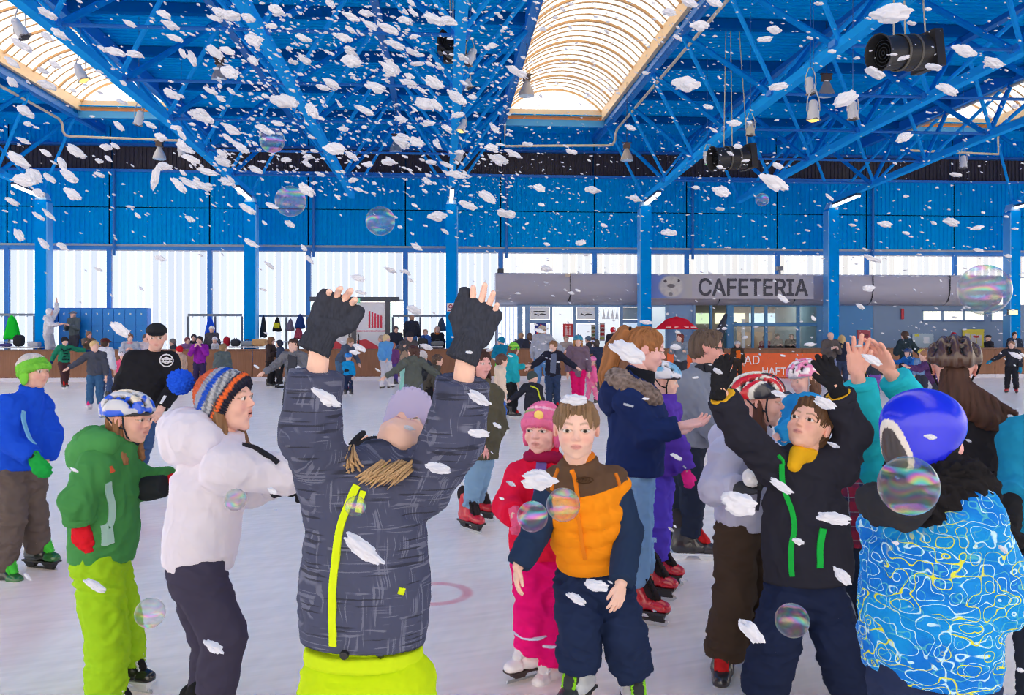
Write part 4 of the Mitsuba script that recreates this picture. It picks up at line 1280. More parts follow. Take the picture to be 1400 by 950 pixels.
def body_mesh(J, st, h):
    """The continuous skin: head, neck, trunk, arms, hands, legs."""
    Hf = J['HF']
    s = Hf.s
    fine = h < .012
    fr = J['front']
    tw = st.get('chest', .15) * .62
    q = [cap(J['neck'] - .02 * UP, Hf.p(0, -.1, -.2), .23 * s, .24 * s, .03), cap(J['pel'], J['chest'], tw, tw * 1.05, .04, flat=(fr, .6)), cap(J['shL'], J['shR'], .035, None, .05)]
    ms = []
    for sd in 'LR':
        a = st.get('armr', .028)
        q += [cap(J['sh' + sd], J['el' + sd], a * 1.25, a * 1.1, .03), cap(J['el' + sd], J['wr' + sd], a * 1.1, a * .95, .02)]
        q += [cap(J['hip' + sd], J['kn' + sd], .055, .042, .03), cap(J['kn' + sd], J['an' + sd], .042, .03, .02)]
    hand = []
    for sd in 'LR':
        f = J['HD' + sd]
        if f is None:
            continue
        gl = sd in st.get('gloved', '')
        hq = hand_prims(f, right=sd == 'R', fat=.6, fingers=False) if gl else hand_prims(f, st.get('curl' + sd, st.get('curl', (.3, .3, .35, .4))), st.get('thumb', .6), right=sd == 'R', fat=st.get('handfat', 1.0), nothumb=st.get('nothumb', False), spread=st.get('spread', .12)) if h < .016 else [f.c((0, 0, 0), (0, .45, 0), .17, .2, .05, flat=(f.z, .7)), f.c((0, .5, 0), (.0, .85, -.12), .18, .12, .1, flat=(f.z, .6)), f.c((.1 * (-1 if sd == 'R' else 1), .2, 0), (.3 * (-1 if sd == 'R' else 1), .5, -.05), .08, .07, .05)]
        hand.append(hq)
    hp = head_prims(Hf, st.get('child', True), h < .016, st.get('open', 0), st.get('smile', 0))
    if fine:
        ms = [relax(soft(q, .014)), soft(hp, st.get('hres', s / 58))] + [soft(x, st.get('handres', .0034)) for x in hand]
        m = merge(ms)
    else:
        m = soft(q + hp + [p for x in hand for p in x], h)
    return m


def torso_prims(J, st, r=1.0, k=.05):
    fr = J['front']
    fl = st.get('flat', .68)
    wh, wc = st.get('hem', .17) * r, st.get('chest', .15) * r
    dn = unit(J['pel'] - J['chest'])
    hem = J['pel'] + dn * st.get('drop', .03)
    mid = J['chest'] * .45 + hem * .55
    wm = st.get('waist', (wh + wc) / 2) * r
    top = J['neck'] * .32 + J['chest'] * .68
    q = [cap(hem + dn * .05, mid, wh, wm, k, flat=(fr, fl)), cap(mid, J['chest'], wm, wc, k, flat=(fr, fl)), cap(J['chest'], top, wc, wc * .72, k, flat=(fr, fl))]
    return q, hem, dn


def clothes(owner, J, st, h):
    """Jacket with sleeves, collar or hood; trousers."""
    seed = st.get('seed', 1)
    tq, hem, dn = torso_prims(J, st)
    a0, a1, a2 = st.get('sleeve', (.075, .062, .055))
    sp = []
    for sd in 'LR':
        sh, el, wr = J['sh' + sd], J['el' + sd], J['wr' + sd]
        cuff = el + (wr - el) * st.get('cuff' + sd, st.get('cuff', .92))
        sp.append([cap(sh, el, a0, a1, .04), cap(el, cuff, a1, a2, .02, cut=True)])
    shl = cap(J['shL'], J['shR'], a0 * .95, None, .05)
    trap = [cap(J['neck'] + UP * -.02, J['sh' + sd], .055, a0 * .85, .05) for sd in 'LR']
    col = []
    if st.get('collar', True):
        up = unit(J['HF'].o - J['neck'])
        col = [cap(J['neck'] - up * .03, J['neck'] + up * st.get('collar_h', .045), .085 * st.get('neckw', 1), .075 * st.get('neckw', 1), .03, cut=True)]
    if st.get('hood'):
        b = -J['front']
        n0 = J['neck'] + UP * st.get('hood_up', .0)
        for s_ in (-1, 1):
            x = unit(np.cross(J['front'], UP)) * s_
            col += [cap(n0 + x * .085 + J['front'] * .02 + UP * .0, n0 + x * .075 + b * .08 + UP * .0, .045, .06, .03), cap(n0 + x * .075 + b * .08, n0 + b * .14 - UP * .035, .06, .07, .03)]
    vest = st.get('vest')
    if vest:
        q = tq + [shl] + trap + col
        m = soft(q, h, cuts=[(hem, dn)])
        qs = [p for x in sp for p in x]
        ms = soft(qs, h)
        part(owner, 'sleeves', crumple(ms, st.get('fold', .006), seed=seed + 3), st['vest_sleeve'], smooth=True)
    else:
        m = soft(tq + [shl] + trap + [p for x in sp for p in x] + col, h, cuts=[(hem, dn)] if not st.get('nocut') else ())
    m = crumple(m, st.get('fold', .006), st.get('ffreq', (14, 14, 10)), seed, keep=(hem, dn))
    if st.get('quilt'):
        ax = -dn
        t = (m.vertices - hem) @ ax / st['quilt']
        b = np.abs(np.sin(np.pi * t)) ** .45 - .75
        w = np.ones(len(t))
        m.vertices = m.vertices + m.vertex_normals * (.014 * b * w)[:, None]
    if st.get('split'):
        t_, top_m = st['split']
        pt = hem + (J['neck'] - hem) * t_
        ax = -dn
        part(owner, st.get('top', 'jacket'), trimesh.intersections.slice_mesh_plane(m, -ax, pt), st['jacket'], smooth=True)
        part(owner, 'yoke', trimesh.intersections.slice_mesh_plane(m, ax, pt), top_m, smooth=True)
    elif callable(st['jacket']):
        fn = st['jacket']
        colored(owner, st.get('top', 'jacket'), m, lambda P: fn(P, J, hem, dn))
    else:
        part(owner, st.get('top', 'jacket'), m, st['jacket'], smooth=True)
    st['_jm'], st['_hem'] = m, hem
    if h < .0125 and st.get('cuffband', True) and not vest:
        for sd in 'LR':
            el, wr = J['el' + sd], J['wr' + sd]
            t_ = st.get('cuff' + sd, st.get('cuff', .92))
            c1, u = el + (wr - el) * t_, unit(wr - el)
            if np.linalg.norm(c1 - el) > .08:
                part(owner, 'cuff_hem', soft([cap(c1 - u * .035, c1 + u * .004, a2 + .009, a2 + .006, .006, cut=True)], .008, cuts=[(c1 - u * .028, -u)]), st.get('cuffmat', st['jacket'] if isinstance(st['jacket'], str) else mat('cloth', (40, 40, 46))), smooth=True)
    # trousers
    l0, l1, l2 = st.get('leg', (.10, .085, .075))
    q = [cap(J['hipL'], J['hipR'], l0 * .96, None, .05), cap(J['pel'] + UP * .04, (J['hipL'] + J['hipR']) / 2, st.get('hem', .17) * .72, l0 * .95, .05, flat=(J['front'], .75))]
    for sd in 'LR':
        hp, kn, an = J['hip' + sd], J['kn' + sd], J['an' + sd]
        end = kn + (an - kn) * st.get('legcut', .97)
        q += [cap(hp, kn, l0, l1, .03), cap(kn, end, l1, l2, .02, cut=True)]
    m = crumple(soft(q, h), st.get('lfold', st.get('fold', .006)), (12, 12, 16), seed + 5)
    if callable(st['trousers']):
        fn = st['trousers']
        colored(owner, 'trousers', m, lambda P: fn(P, J))
    else:
        part(owner, 'trousers', m, st['trousers'], smooth=True)


def hair(owner, f, style, c, h=.007, seed=0, name='hair'):
    q = []
    cuts = []
    m = None
    face = f.e(0, .50, -.16, .30, .33, .40, .05, sub=True)
    neck = f.e(0, .02, -.72, .6, .6, .36, .04, sub=True)
    if style == 'short':
        q = [f.e(0, -.07, .15, .378, .45, .385), f.e(0, -.22, -.1, .30, .28, .3, .1), f.e(0, .17, .40, .24, .2, .11, .08), f.e(0, .50, -.10, .32, .33, .43, .05, sub=True), neck]
        for s in (-1, 1):
            q += [f.e(s * .40, .12, -.16, .12, .2, .2, .03, sub=True), f.e(s * .4, -.03, -.05, .1, .12, .14, .02, sub=True)]
    elif style == 'ponytail':
        q = [f.e(0, -.07, .14, .38, .455, .395), f.e(0, -.2, -.12, .3, .27, .28, .1), f.e(0, .53, -.10, .34, .35, .47, .05, sub=True), neck]
        q += [f.e(s * .42, .0, -.08, .12, .12, .16, .03, sub=True) for s in (-1, 1)]
        q += [f.c((0, -.48, .33), (0, -.6, .3), .09, .13, .06), f.c((0, -.6, .3), (0, -.78, -.2), .14, .19, .06), f.c((0, -.78, -.2), (.02, -.8, -.8), .2, .2, .06), f.c((.02, -.8, -.8), (.05, -.68, -1.35), .2, .09, .06), f.c((0, -.66, .1), (-.1, -.7, -.7), .16, .13, .06)]
    elif style == 'long':
        q = [f.e(0, -.07, .14, .39, .46, .4), f.e(0, .52, -.14, .27, .36, .44, .05, sub=True)]
        for s in (-1, 1):
            q += [f.c((s * .3, .02, .0), (s * .34, .02, -.55), .12, .12, .08), f.c((s * .34, .02, -.55), (s * .36, .1, -1.0), .12, .07, .08)]
        q += [f.c((0, -.3, .0), (0, -.36, -.6), .27, .26, .1), f.c((0, -.36, -.6), (0, -.34, -1.0), .26, .17, .1)]
    elif style == 'side':        # what hangs out below a hat or a helmet
        for s in (-1, 1):
            q += [f.c((s * .31, -.06, -.02), (s * .33, -.05, -.5), .10, .12, .08), f.c((s * .33, -.05, -.5), (s * .30, .12, -.85), .12, .06, .08)]
        q += [f.c((0, -.3, -.05), (0, -.33, -.5), .22, .2, .1), f.e(0, .55, -.14, .25, .36, .5, .05, sub=True)]
    elif style == 'blow':        # long hair blown sideways
        q = [f.c((0, -.3, -.05), (0, -.45, -.5), .24, .26, .1), f.c((0, -.45, -.5), (.55, -.5, -.85), .25, .2, .1), f.c((.55, -.5, -.85), (1.1, -.5, -1.1), .2, .05, .1), f.c((.2, -.42, -.4), (.95, -.45, -.75), .2, .05, .1), f.c((0, -.4, -.4), (-.1, -.45, -1.0), .22, .1, .1)]
    m = soft(q, h)
    l = f.back(m.vertices)
    ang = np.arctan2(l[:, 0], -l[:, 1]) * 1.0
    st_ = meshkit.noise(np.stack([ang * 22 + 2 * l[:, 1], l[:, 2] * 2.2, l[:, 0] * 8], -1), seed) - .5
    m.vertices = m.vertices + m.vertex_normals * (f.s * .075 * st_)[:, None]
    c0, c1 = lin(c), lin([x * .62 for x in c])
    w = np.clip(st_ + .55, 0, 1)[:, None]
    return part(owner, name, m, 'painted', smooth=True, color=c0 * w + c1 * (1 - w))


def beanie(owner, f, fn, pom=None, h=.006, tall=.16, band=True, seed=0, slope=.42, c0=-.02, low=False):
    """A knitted hat; fn(angle, height) gives its colours."""
    q = [f.e(0, -.06, .14, .42, .49, .43), f.e(0, -.12, .14 + tall * .9, .32, .36, .36, .12)]
    if low:
        q.append(f.e(0, -.16, -.12, .38, .38, .40, .1))
    m = soft(q, h, cuts=[(f.p(0, 0, c0), -f.z + slope * f.y)])
    nm = 1.085 / math.hypot(1, slope)
    hg = lambda l: (l[:, 2] - slope * l[:, 1] - c0) * nm - .02
    l = f.back(m.vertices)
    ang = np.arctan2(l[:, 0], l[:, 1] * .7 + l[:, 2] * .7 * (slope > 1))
    m.vertices = m.vertices + m.vertex_normals * (f.s * (.022 * np.sin(ang * 42) * np.exp(-0 * ang) + (.04 * (hg(l) < .14) if band else 0)))[:, None]
    l = f.back(m.vertices)
    k = part(owner, 'hat', m, 'painted', smooth=True, color=fn(np.arctan2(l[:, 0], l[:, 1]), hg(l), l))
    if pom:
        c, r, p = pom
        ball = trimesh.creation.icosphere(4)
        n = meshkit.noise(ball.vertices * 9, seed) - .5
        ball.vertices = ball.vertices * (1 + .35 * n)[:, None] * r * f.s
        ball.apply_translation(f.p(*p))
        part(k, 'pompom', ball, mat('cloth', c), smooth=True)
    return k


def helmet(owner, f, fn, vents=True, h=.006, kind='bike', visor=None, strap=(30, 30, 34), gloss=True):
    """fn(local points) gives the shell's colours. kind 'bike': ribs and vents, sits high; 'ski': smooth, covers the ears."""
    if kind == 'bike':
        q = [f.e(0, -.08, .2, .46, .58, .43)]
        m = soft(q, h, cuts=[(f.p(0, 0, .13), -f.z + .12 * f.y)])
        l = f.back(m.vertices)
        u = l[:, 0] / (.30 + .1 * np.abs(l[:, 1]))
        rib = np.cos(u * 9.5)
        vent = (rib < -.55) & (l[:, 2] > .27) & (np.abs(l[:, 1] + .08 - .19 * np.round((l[:, 1] + .08) / .19)) > .035)
        rad = m.vertex_normals
        m.vertices = m.vertices + rad * (f.s * np.where(vent, -.07, .02 * rib))[:, None]
        col = fn(l)
        col[vent] = lin((16, 16, 18))
    else:
        q = [f.e(0, -.07, .17, .47, .545, .455), f.e(0, -.16, -.1, .44, .42, .42, .1), f.e(0, .62, -.28, .5, .5, .52, .05, sub=True)]
        q += [f.e(s * .5, .12, -.4, .3, .3, .28, .05, sub=True) for s in (-1, 1)]
        m = soft(q, h, cuts=[(f.p(0, 0, -.36), -f.z + .1 * f.y)])
        l = f.back(m.vertices)
        col = fn(l)
    k = part(owner, 'helmet', m, 'painted_gloss', smooth=True, color=col)
    if kind == 'bike':
        rim = soft([f.e(0, -.08, .16, .455, .565, .1)], h, cuts=[(f.p(0, 0, .15), f.z - .12 * f.y)])
        part(k, 'rim', rim, mat('paint', strap), smooth=True)
    if visor:
        v = soft([cap(f.p(-.26, .36, .22), f.p(.26, .36, .22), .1 * f.s, None, .01, flat=(f.z, .2)), cap(f.p(-.16, .5, .2), f.p(.16, .5, .2), .13 * f.s, None, .03, flat=(f.z, .14))], h)
        part(k, 'visor', v, mat('paint', visor), smooth=True)
    if kind == 'bike':
        for s in (-1, 1):
            part(k, 'strap', cat_mesh([tube([f.p(s * .43, .12, .12), f.p(s * .36, .09, -.1), f.p(s * .27, .12, -.33)], .018 * f.s, 5), tube([f.p(s * .42, -.28, .1), f.p(s * .375, -.1, -.1), f.p(s * .34, .09, -.16)], .018 * f.s, 5), tube([f.p(s * .27, .12, -.33), f.p(0, .2, -.52)], .018 * f.s, 5)]), mat('cloth', strap))
    return k


def glove(owner, f, right, m, curl=(.3, .3, .35, .4), thumb=.6, fat=1.35, cuff=None, spread=.12, h=.0042, mitten=False):
    q = hand_prims(f, curl, thumb, fat=fat, right=right, spread=spread)
    if mitten:
        q += [f.c((-.1, .3, 0), (-.1, .72, -.12), .13, .1, .05, flat=(f.z, .8)), f.c((.1, .3, 0), (.08, .68, -.12), .13, .1, .05, flat=(f.z, .8))]
    q += [f.c((0, .1, 0), (0, -.28, 0), .19, .235, .05, flat=(f.z, .85), cut=True)]
    k = part(owner, 'glove', crumple(soft(q, h), .0025, (40, 40, 40), 3), m, smooth=True)
    if cuff:
        part(k, 'cuff', soft([f.c((0, -.13, 0), (0, -.3, 0), .225, .24, .02, flat=(f.z, .88), cut=True)], h * 1.3), cuff, smooth=True)
    return k


def scarf_tube(owner, f, m, h=.008, r=.30, z=-.55, name='scarf', y=-.05):
    pts = [f.p(r * math.cos(a), y + r * .85 * math.sin(a), z + .05 * math.sin(a)) for a in np.linspace(0, 2 * math.pi, 25)]
    part(owner, name, crumple(tube(pts, .13 * f.s, 10), .006, (30, 30, 30), 5), m, smooth=True)


def person(label, J, st, h=.011, name='person', group=None, cat='person'):
    """Builds one person: body, clothes, hair; returns the key."""
    o = thing(name, label, cat, group)
    Hs = st.get('head', .215)
    J['front'] = unit(J['front'])
    J['HF'] = Frame(J['head'], J['look'], J.get('hup', UP), Hs)
    for sd in 'LR':
        hd = J.get('hd' + sd)
        if hd is False:
            J['HD' + sd] = None
            continue
        a = J['wr' + sd]
        if hd is None:
            hd = (unit(a - J['el' + sd]), unit(np.cross(np.cross(unit(a - J['el' + sd]), J['front']), unit(a - J['el' + sd]))) + V(0, 0, 1e-3))
        J['HD' + sd] = Frame(a, hd[0], hd[1], st.get('hand', .155))
    m = body_mesh(J, st, h)
    sk = st.get('skin', SKIN)
    if h < .016:
        part(o, 'body', m, 'painted', smooth=True, color=face_color(np.asarray(m.vertices), J['HF'], sk, iris=st.get('iris', (80, 62, 48)), brow=st.get('brow', (130, 96, 70)), open_mouth=st.get('open', 0), lip=st.get('lip', (196, 112, 110))))
    else:
        part(o, 'body', m, mat('skin', sk), smooth=True)
    clothes(o, J, st, max(h, .011))
    for sd in 'LR':
        if st.get('skate'):
            put_skate(o, st['skate'], J['an' + sd], J['toe' + sd], st.get('foot', .22), st.get('pitch' + sd, 0), simple=h > .016, roll=st.get('roll' + sd, 0))
    return o, J['HF']


def strip_on(owner, name, m, pts, width, mt, out=.006, up=None):
    """A flat strip (zip, tape) laid on a cloth mesh: pts near its surface are pulled onto it."""
    pts = np.asarray(pts, float)
    t = np.linspace(0, 1, max(12, 6 * len(pts)))
    src = np.linspace(0, 1, len(pts))
    line = np.stack([np.interp(t, src, pts[:, i]) for i in range(3)], 1)
    from scipy.spatial import cKDTree
    tr = cKDTree(m.vertices)
    N = m.vertex_normals
    for _ in range(3):
        line[1:-1] = .25 * line[:-2] + .5 * line[1:-1] + .25 * line[2:]
    d, i = tr.query(line, k=10)
    pos, nor = m.vertices[i].mean(1), N[i].mean(1)
    nor /= np.linalg.norm(nor, axis=1, keepdims=True)
    pos = line + ((pos - line) * nor).sum(1)[:, None] * nor
    for _ in range(4):
        pos[1:-1] = .25 * pos[:-2] + .5 * pos[1:-1] + .25 * pos[2:]
        nor[1:-1] = .25 * nor[:-2] + .5 * nor[1:-1] + .25 * nor[2:]
    nor /= np.linalg.norm(nor, axis=1, keepdims=True)
    tan = np.gradient(pos, axis=0)
    sd = np.cross(tan, nor)
    sd /= np.linalg.norm(sd, axis=1, keepdims=True) + 1e-9
    a, b, c, d_ = pos + sd * width / 2 + nor * out, pos - sd * width / 2 + nor * out, pos - sd * width / 2 - nor * out, pos + sd * width / 2 - nor * out
    n = len(pos)
    v = np.vstack([a, b, c, d_])
    f = []
    for k in range(n - 1):
        for e0, e1 in ((0, 1), (1, 2), (2, 3), (3, 0)):
            q = (e0 * n + k, e0 * n + k + 1, e1 * n + k + 1, e1 * n + k)
            f += [(q[0], q[1], q[2]), (q[0], q[2], q[3])]
    f += [(0, n, 2 * n), (0, 2 * n, 3 * n), (n - 1, 4 * n - 1, 3 * n - 1), (n - 1, 3 * n - 1, 2 * n - 1)]
    mm = trimesh.Trimesh(v, f, process=False)
    if mm.volume < 0:
        mm.invert()
    return part(owner, name, mm, mt)
# ------------------------------------------------------------------ the people in front
def cloth_lines(p, n, uv):
    """Dark blue-grey cloth with a woven scratch pattern of short crossing lines."""
    a = noise(p.x * 12 + p.y * 12, p.z * 260, 1.0)
    b = noise(p.z * 12, (p.x + p.y) * 260, 2.0)
    m1 = smoothstep(.45, .6, noise(p.x * 24, p.y * 24, p.z * 36))
    m2 = smoothstep(.45, .6, noise(p.x * 36, p.y * 36, p.z * 24 + 9))
    t = dr.clip(.9 * (smoothstep(.62, .75, a) * m1 + smoothstep(.62, .75, b) * m2), 0, 1)
    d = smoothstep(.66, .8, noise(p.x * 11 + 5, p.z * 160, p.y * 11))
    return mix(mix((.055, .062, .115), (.13, .14, .21), t), (.02, .022, .04), d * .8)


pmat('line_cloth', cloth_lines, roughness=.75, specular=.25)

# the child with raised arms in the middle of the picture
J = joints(2.5, pel=(497, 868), chest=(500, 715), neck=(512, 655, .03), head=(553, 612, .13), shR=(452, 662, .0), shL=(580, 660, .02), elR=(424, 592, -.10), elL=(622, 598, -.06), wrR=(440, 456, -.13), wrL=(641, 468, -.11),
           hipR=(460, 935), hipL=(545, 935), knR=(455, 1080, -.05), knL=(560, 1080, -.05), anR=(450, 1220), anL=(570, 1220))
J.update(front=-FWD, look=view(-.02, .12, 1), hup=view(.30, 1, -.12), toeL=-FWD, toeR=-FWD, hdR=(view(.45, .25, 1), view(-.35, 1, -.1)), hdL=(view(.42, .15, 1), view(.1, 1, -.2)))
st = dict(head=.225, jacket='line_cloth', trousers=mat('cloth', (178, 208, 8)), chest=.158, hem=.182, flat=.68, drop=.018, sleeve=(.078, .080, .072), cuffR=.62, cuffL=.60, hand=.178, armr=.03, leg=(.10, .09, .08), fold=.007, curlR=(.55, .5, .5, .55), curlL=(.25, .2, .25, .35), skate='black', foot=.22, nothumb=True, handres=.003, collar_h=.07, spread=.22, seed=4, cuffband=False, brow=(150, 120, 90), hres=.0036, neckw=1.25)
o, hf = person('child in a dark patterned jacket and lime trousers with both arms raised and head back', J, st, .0105)
jm = st['_jm']
lime, black = mat('cloth', (200, 220, 24)), mat('cloth', (34, 36, 44))
P = lambda px, py, dd=-.13: at(px, py, 2.5 + dd)
strip_on(o, 'zip', jm, [P(452, 886), P(452, 800), P(459, 730), P(470, 690), P(486, 662)], .021, lime)
strip_on(o, 'zip', jm, [P(488, 700), P(496, 672)], .017, lime)
strip_on(o, 'zip', jm, [P(506, 655), P(514, 640), P(528, 624, -.09)], .020, lime)
strip_on(o, 'pocket_tab', jm, [P(551, 810), P(564, 812)], .018, lime)
for sd in 'RL':
    el, wr = J['el' + sd], J['wr' + sd]
    c = el + (wr - el) * .70
    part(o, 'cuff_band', soft([cap(el + (wr - el) * .47, el + (wr - el) * .615, .076, .075, .01, cut=True)], .01), 'line_cloth', smooth=True)
wb = soft([cap(J['pel'] + UP * .0, J['pel'] - UP * .10, .168, .172, .01, flat=(FWD, .68))], .012, cuts=[(J['pel'] - UP * .075, -UP), (J['pel'] - UP * .03, UP)])
part(o, 'waistband', wb, mat('cloth', (186, 214, 20)), smooth=True)
part(o, 'button', lathe([(0, .012), (.010, .011), (.013, .004), (.013, 0), (0, 0)], 14, -FWD, P(471, 895, -.125)), mat('paint', (28, 28, 34)), smooth=40)
strip_on(o, 'fly', wb, [P(523, 885), P(526, 892)], .012, mat('cloth', (60, 70, 20)))
# knitted half-finger gloves with a folded mitten cap
knit = pmat('knit', lambda p, n, uv: mi.Color3f(.034, .038, .055) * (.8 + .5 * noise(p.x * 260, p.y * 260, p.z * 60)), roughness=.95)
for sd in 'RL':
    f = J['HD' + sd]
    rt = sd == 'R'
    cl = st['curl' + sd]
    sx = 1 if rt else -1
    q = [f.c((0, -.1, 0), (0, .1, 0), .21, .22, .05, flat=(f.z, .8)), f.c((sx * .17, .12, 0), (sx * .20, .52, -.02), .125, .125, .06, flat=(f.z, .85)), f.c((sx * .02, .1, 0), (sx * .03, .55, -.02), .12, .12, .06, flat=(f.z, .85)), f.c((-sx * .09, .12, 0), (-sx * .17, .55, -.02), .135, .13, .06, flat=(f.z, .85))]
    hq = hand_prims(f, cl, .6, right=rt, fat=1.5)
    if rt:
        q += [f.c((-.15, .12, -.05), (-.30, .30, -.10), .13, .12, .05), f.c((-.30, .30, -.1), (-.33, .52, -.12), .12, .105, .03)]
    else:
        q += [f.c((.14, .06, 0), (.34, .30, -.02), .12, .105, .05), f.c((.34, .30, -.02), (.36, .70, -.04), .105, .09, .03)]
    q += [f.c((-sx * .16, .5, .10), (sx * .18, .46, .10), .085, .085, .03), f.c((-sx * .1, .40, .13), (sx * .13, .38, .13), .07, .07, .05)]     # the folded cap on the back of the hand
    g = part(o, 'glove', crumple(soft(q, .0042), .0022, (50, 50, 50), 3), knit, smooth=True)
    cf = soft([f.c((0, .02, 0), (0, -.30, 0), .225, .25, .02, flat=(f.z, .86), cut=True)], .0042)
    l = f.back(cf.vertices)
    cf.vertices = cf.vertices + cf.vertex_normals * (.0022 * np.sin(np.arctan2(l[:, 0], l[:, 2] * 1.15) * 26))[:, None]
    part(g, 'ribbed_cuff', cf, knit, smooth=True)
# cap
cp = soft([hf.e(0, -.07, .2, .42, .49, .37)], .006, cuts=[(hf.p(0, 0, .17), -hf.z + .1 * hf.y)])
k = part(o, 'cap', cp, mat('cloth', (176, 170, 200)), smooth=True)
br = soft([hf.e(0, .38, .20, .40, .46, .03), hf.e(0, .36, .22, .40, .2, .05, .03)], .005)
part(k, 'brim', br, mat('cloth', (188, 180, 216)), smooth=True)
part(k, 'sweatband', soft([hf.e(0, -.07, .2, .415, .485, .37)], .006, cuts=[(hf.p(0, 0, .16), -hf.z + .1 * hf.y), (hf.p(0, 0, .25), hf.z - .1 * hf.y)]), mat('cloth', (36, 34, 42)), smooth=True)
# blond strands over the collar
hr = []
rg = np.random.default_rng(5)
for k_ in range(110):
    t = k_ / 109
    a = P(464 + 22 * rg.random(), 608 + 20 * rg.random(), -.03) if t < .35 else P(522 + 46 * rg.random(), 628 + 12 * rg.random(), -.06)
    b = a + at(700 + (rg.random() * 30 - 6), 451 + 26 + 14 * rg.random(), 2.5) - at(700, 451, 2.5) if t < .35 else a + at(700 - 40 + 20 * rg.random(), 451 + 18 + 10 * rg.random(), 2.5) - at(700, 451, 2.5)
    m_ = (a + b) / 2 - FWD * .05
    hr.append(tube([a, m_ - FWD * .01, b - FWD * .03], [.003, .0035, .0012], 4))
part(o, 'hair', cat_mesh(hr), mat('hair', (182, 150, 112)), smooth=True)
# the woman in the white hoodie
def stripes(bands, base):
    def fn(a, hgt, l):
        c = np.tile(lin(base), (len(a), 1))
        for lo, hi, col, *wob in bands:
            w = (hgt > lo) & (hgt < hi)
            if wob:
                w &= np.sin(a * wob[0] + hgt * 30) > wob[1]
            c[w] = lin(col)
        return c
    return fn


D_ = 3.55
J = joints(D_, pel=(272, 765), chest=(285, 665), neck=(302, 606), head=(311, 548), shR=(312, 640, -.15), shL=(306, 634, .15), elR=(392, 648, -.05), elL=(345, 668, .14), wrR=(476, 622, .12), wrL=(372, 662, .13),
           hipR=(270, 785, -.08), hipL=(266, 785, .08), knR=(306, 868, -.08), knL=(292, 880, .08), anR=(288, 990, -.08), anL=(278, 990, .10))
J.update(front=view(1, 0, -.15), look=view(1, -.12, .12), hup=view(-.28, .0, 1), toeL=RIGHT, toeR=RIGHT, hdR=(view(1, .1, .35), view(.1, -1, .2)), hdL=(view(1, 0, -.1), view(0, 0, 1)))
st = dict(head=.235, child=False, jacket=mat('cloth', (212, 206, 218)), trousers=mat('cloth', (58, 54, 74)), chest=.165, hem=.172, waist=.165, flat=.80, drop=.02, sleeve=(.088, .078, .058), cuff=.97, hand=.18, leg=(.105, .085, .072), fold=.007, skate='black', open=.5, skin=(236, 186, 168), brow=(120, 84, 60), hood=True, hood_up=.0, collar_h=.05, neckw=1.15, gloved='RL', seed=11)
o, hf = person('woman in a white hooded sweatshirt and a striped hat with a blue bobble', J, st, .0105)
blk = mat('cloth', (34, 34, 42))
glove(o, J['HDR'], True, blk, (.5, .5, .55, .6), .9, 1.35)
glove(o, J['HDL'], False, blk, (.5, .5, .55, .6), .5, 1.35)
part(o, 'far_sleeve', soft([cap(J['elL'] - RIGHT * .02, J['wrL'] + RIGHT * .02, .066, .055, .02)], .012), mat('cloth', (40, 40, 52)), smooth=True)
beanie(o, hf, stripes([(-.9, .02, (28, 30, 50)), (.02, .10, (232, 104, 44)), (.10, .15, (44, 46, 66)), (.15, .34, (176, 178, 186)), (.15, .34, (112, 118, 132), 9, .2), (.34, .45, (24, 76, 190)), (.45, .56, (150, 156, 176)), (.56, .9, (205, 96, 62))], (110, 110, 125)), pom=((24, 84, 215), .215, (0, -.80, .42)), tall=.0, seed=3, slope=1.35, c0=-.20, low=True)
hair(o, hf, 'side', (150, 110, 76), .008, 4)
solo_h = mat('cloth', (214, 208, 220))
part(o, 'hood', crumple(soft([cap(at(262, 595, D_ - .08), at(250, 590, D_ + .08), .10, .10, .06), cap(at(280, 608, D_ - .12), at(255, 605, D_), .07, .085, .06), cap(at(280, 600, D_ + .12), at(255, 600, D_ + .02), .07, .085, .06)], .011), .008, seed=21), solo_h, smooth=True)
strip_on(o, 'drawstring', st['_jm'], [at(334, 598, D_ - .14), at(352, 622, D_ - .12), at(378, 636, D_ - .12)], .018, blk, .012)

# the girl in green with the blue helmet
D_ = 4.0
J = joints(D_, pel=(140, 758), chest=(148, 660), neck=(162, 610), head=(178, 574), shR=(132, 640, -.13), shL=(160, 634, .13), elR=(106, 685, -.20), elL=(196, 662, .16), wrR=(110, 716, -.18), wrL=(236, 656, .12),
           hipR=(133, 775, -.07), hipL=(146, 775, .07), knR=(146, 862, -.08), knL=(166, 858, .08), anR=(146, 950, -.08), anL=(172, 908, .10))
J.update(front=view(1, -.12, -.1), look=view(1, -.2, -.02), hup=view(.05, 0, 1), toeL=view(1, -.3, 0), toeR=RIGHT, hdR=(view(.02, 0, -1), view(-.3, -1, 0)), hdL=(view(1, 0, .25), view(0, -.6, 1)))
G1 = (64, 132, 70)
st = dict(head=.215, jacket=mat('cloth', G1), trousers=mat('cloth', (150, 196, 28)), chest=.148, hem=.170, flat=.80, drop=.02, sleeve=(.078, .072, .06), hand=.16, leg=(.098, .09, .085), lfold=.013, fold=.009, skate='black', hood=True, hood_up=.02, foot=.21, seed=22, skin=SKIN2, gloved='RL')
o, hf = person('girl in a green jacket, lime trousers, red gloves and a blue bicycle helmet', J, st, .0105)


def bluehelm(l):
    c = np.tile(lin((196, 198, 206)), (len(l), 1))
    n = meshkit.noise(l * V(5, 3.2, 6), 5)
    c[(n > .46) & (l[:, 2] < .52)] = lin((20, 84, 216))
    c[(n > .70)] = lin((226, 214, 190))
    return c


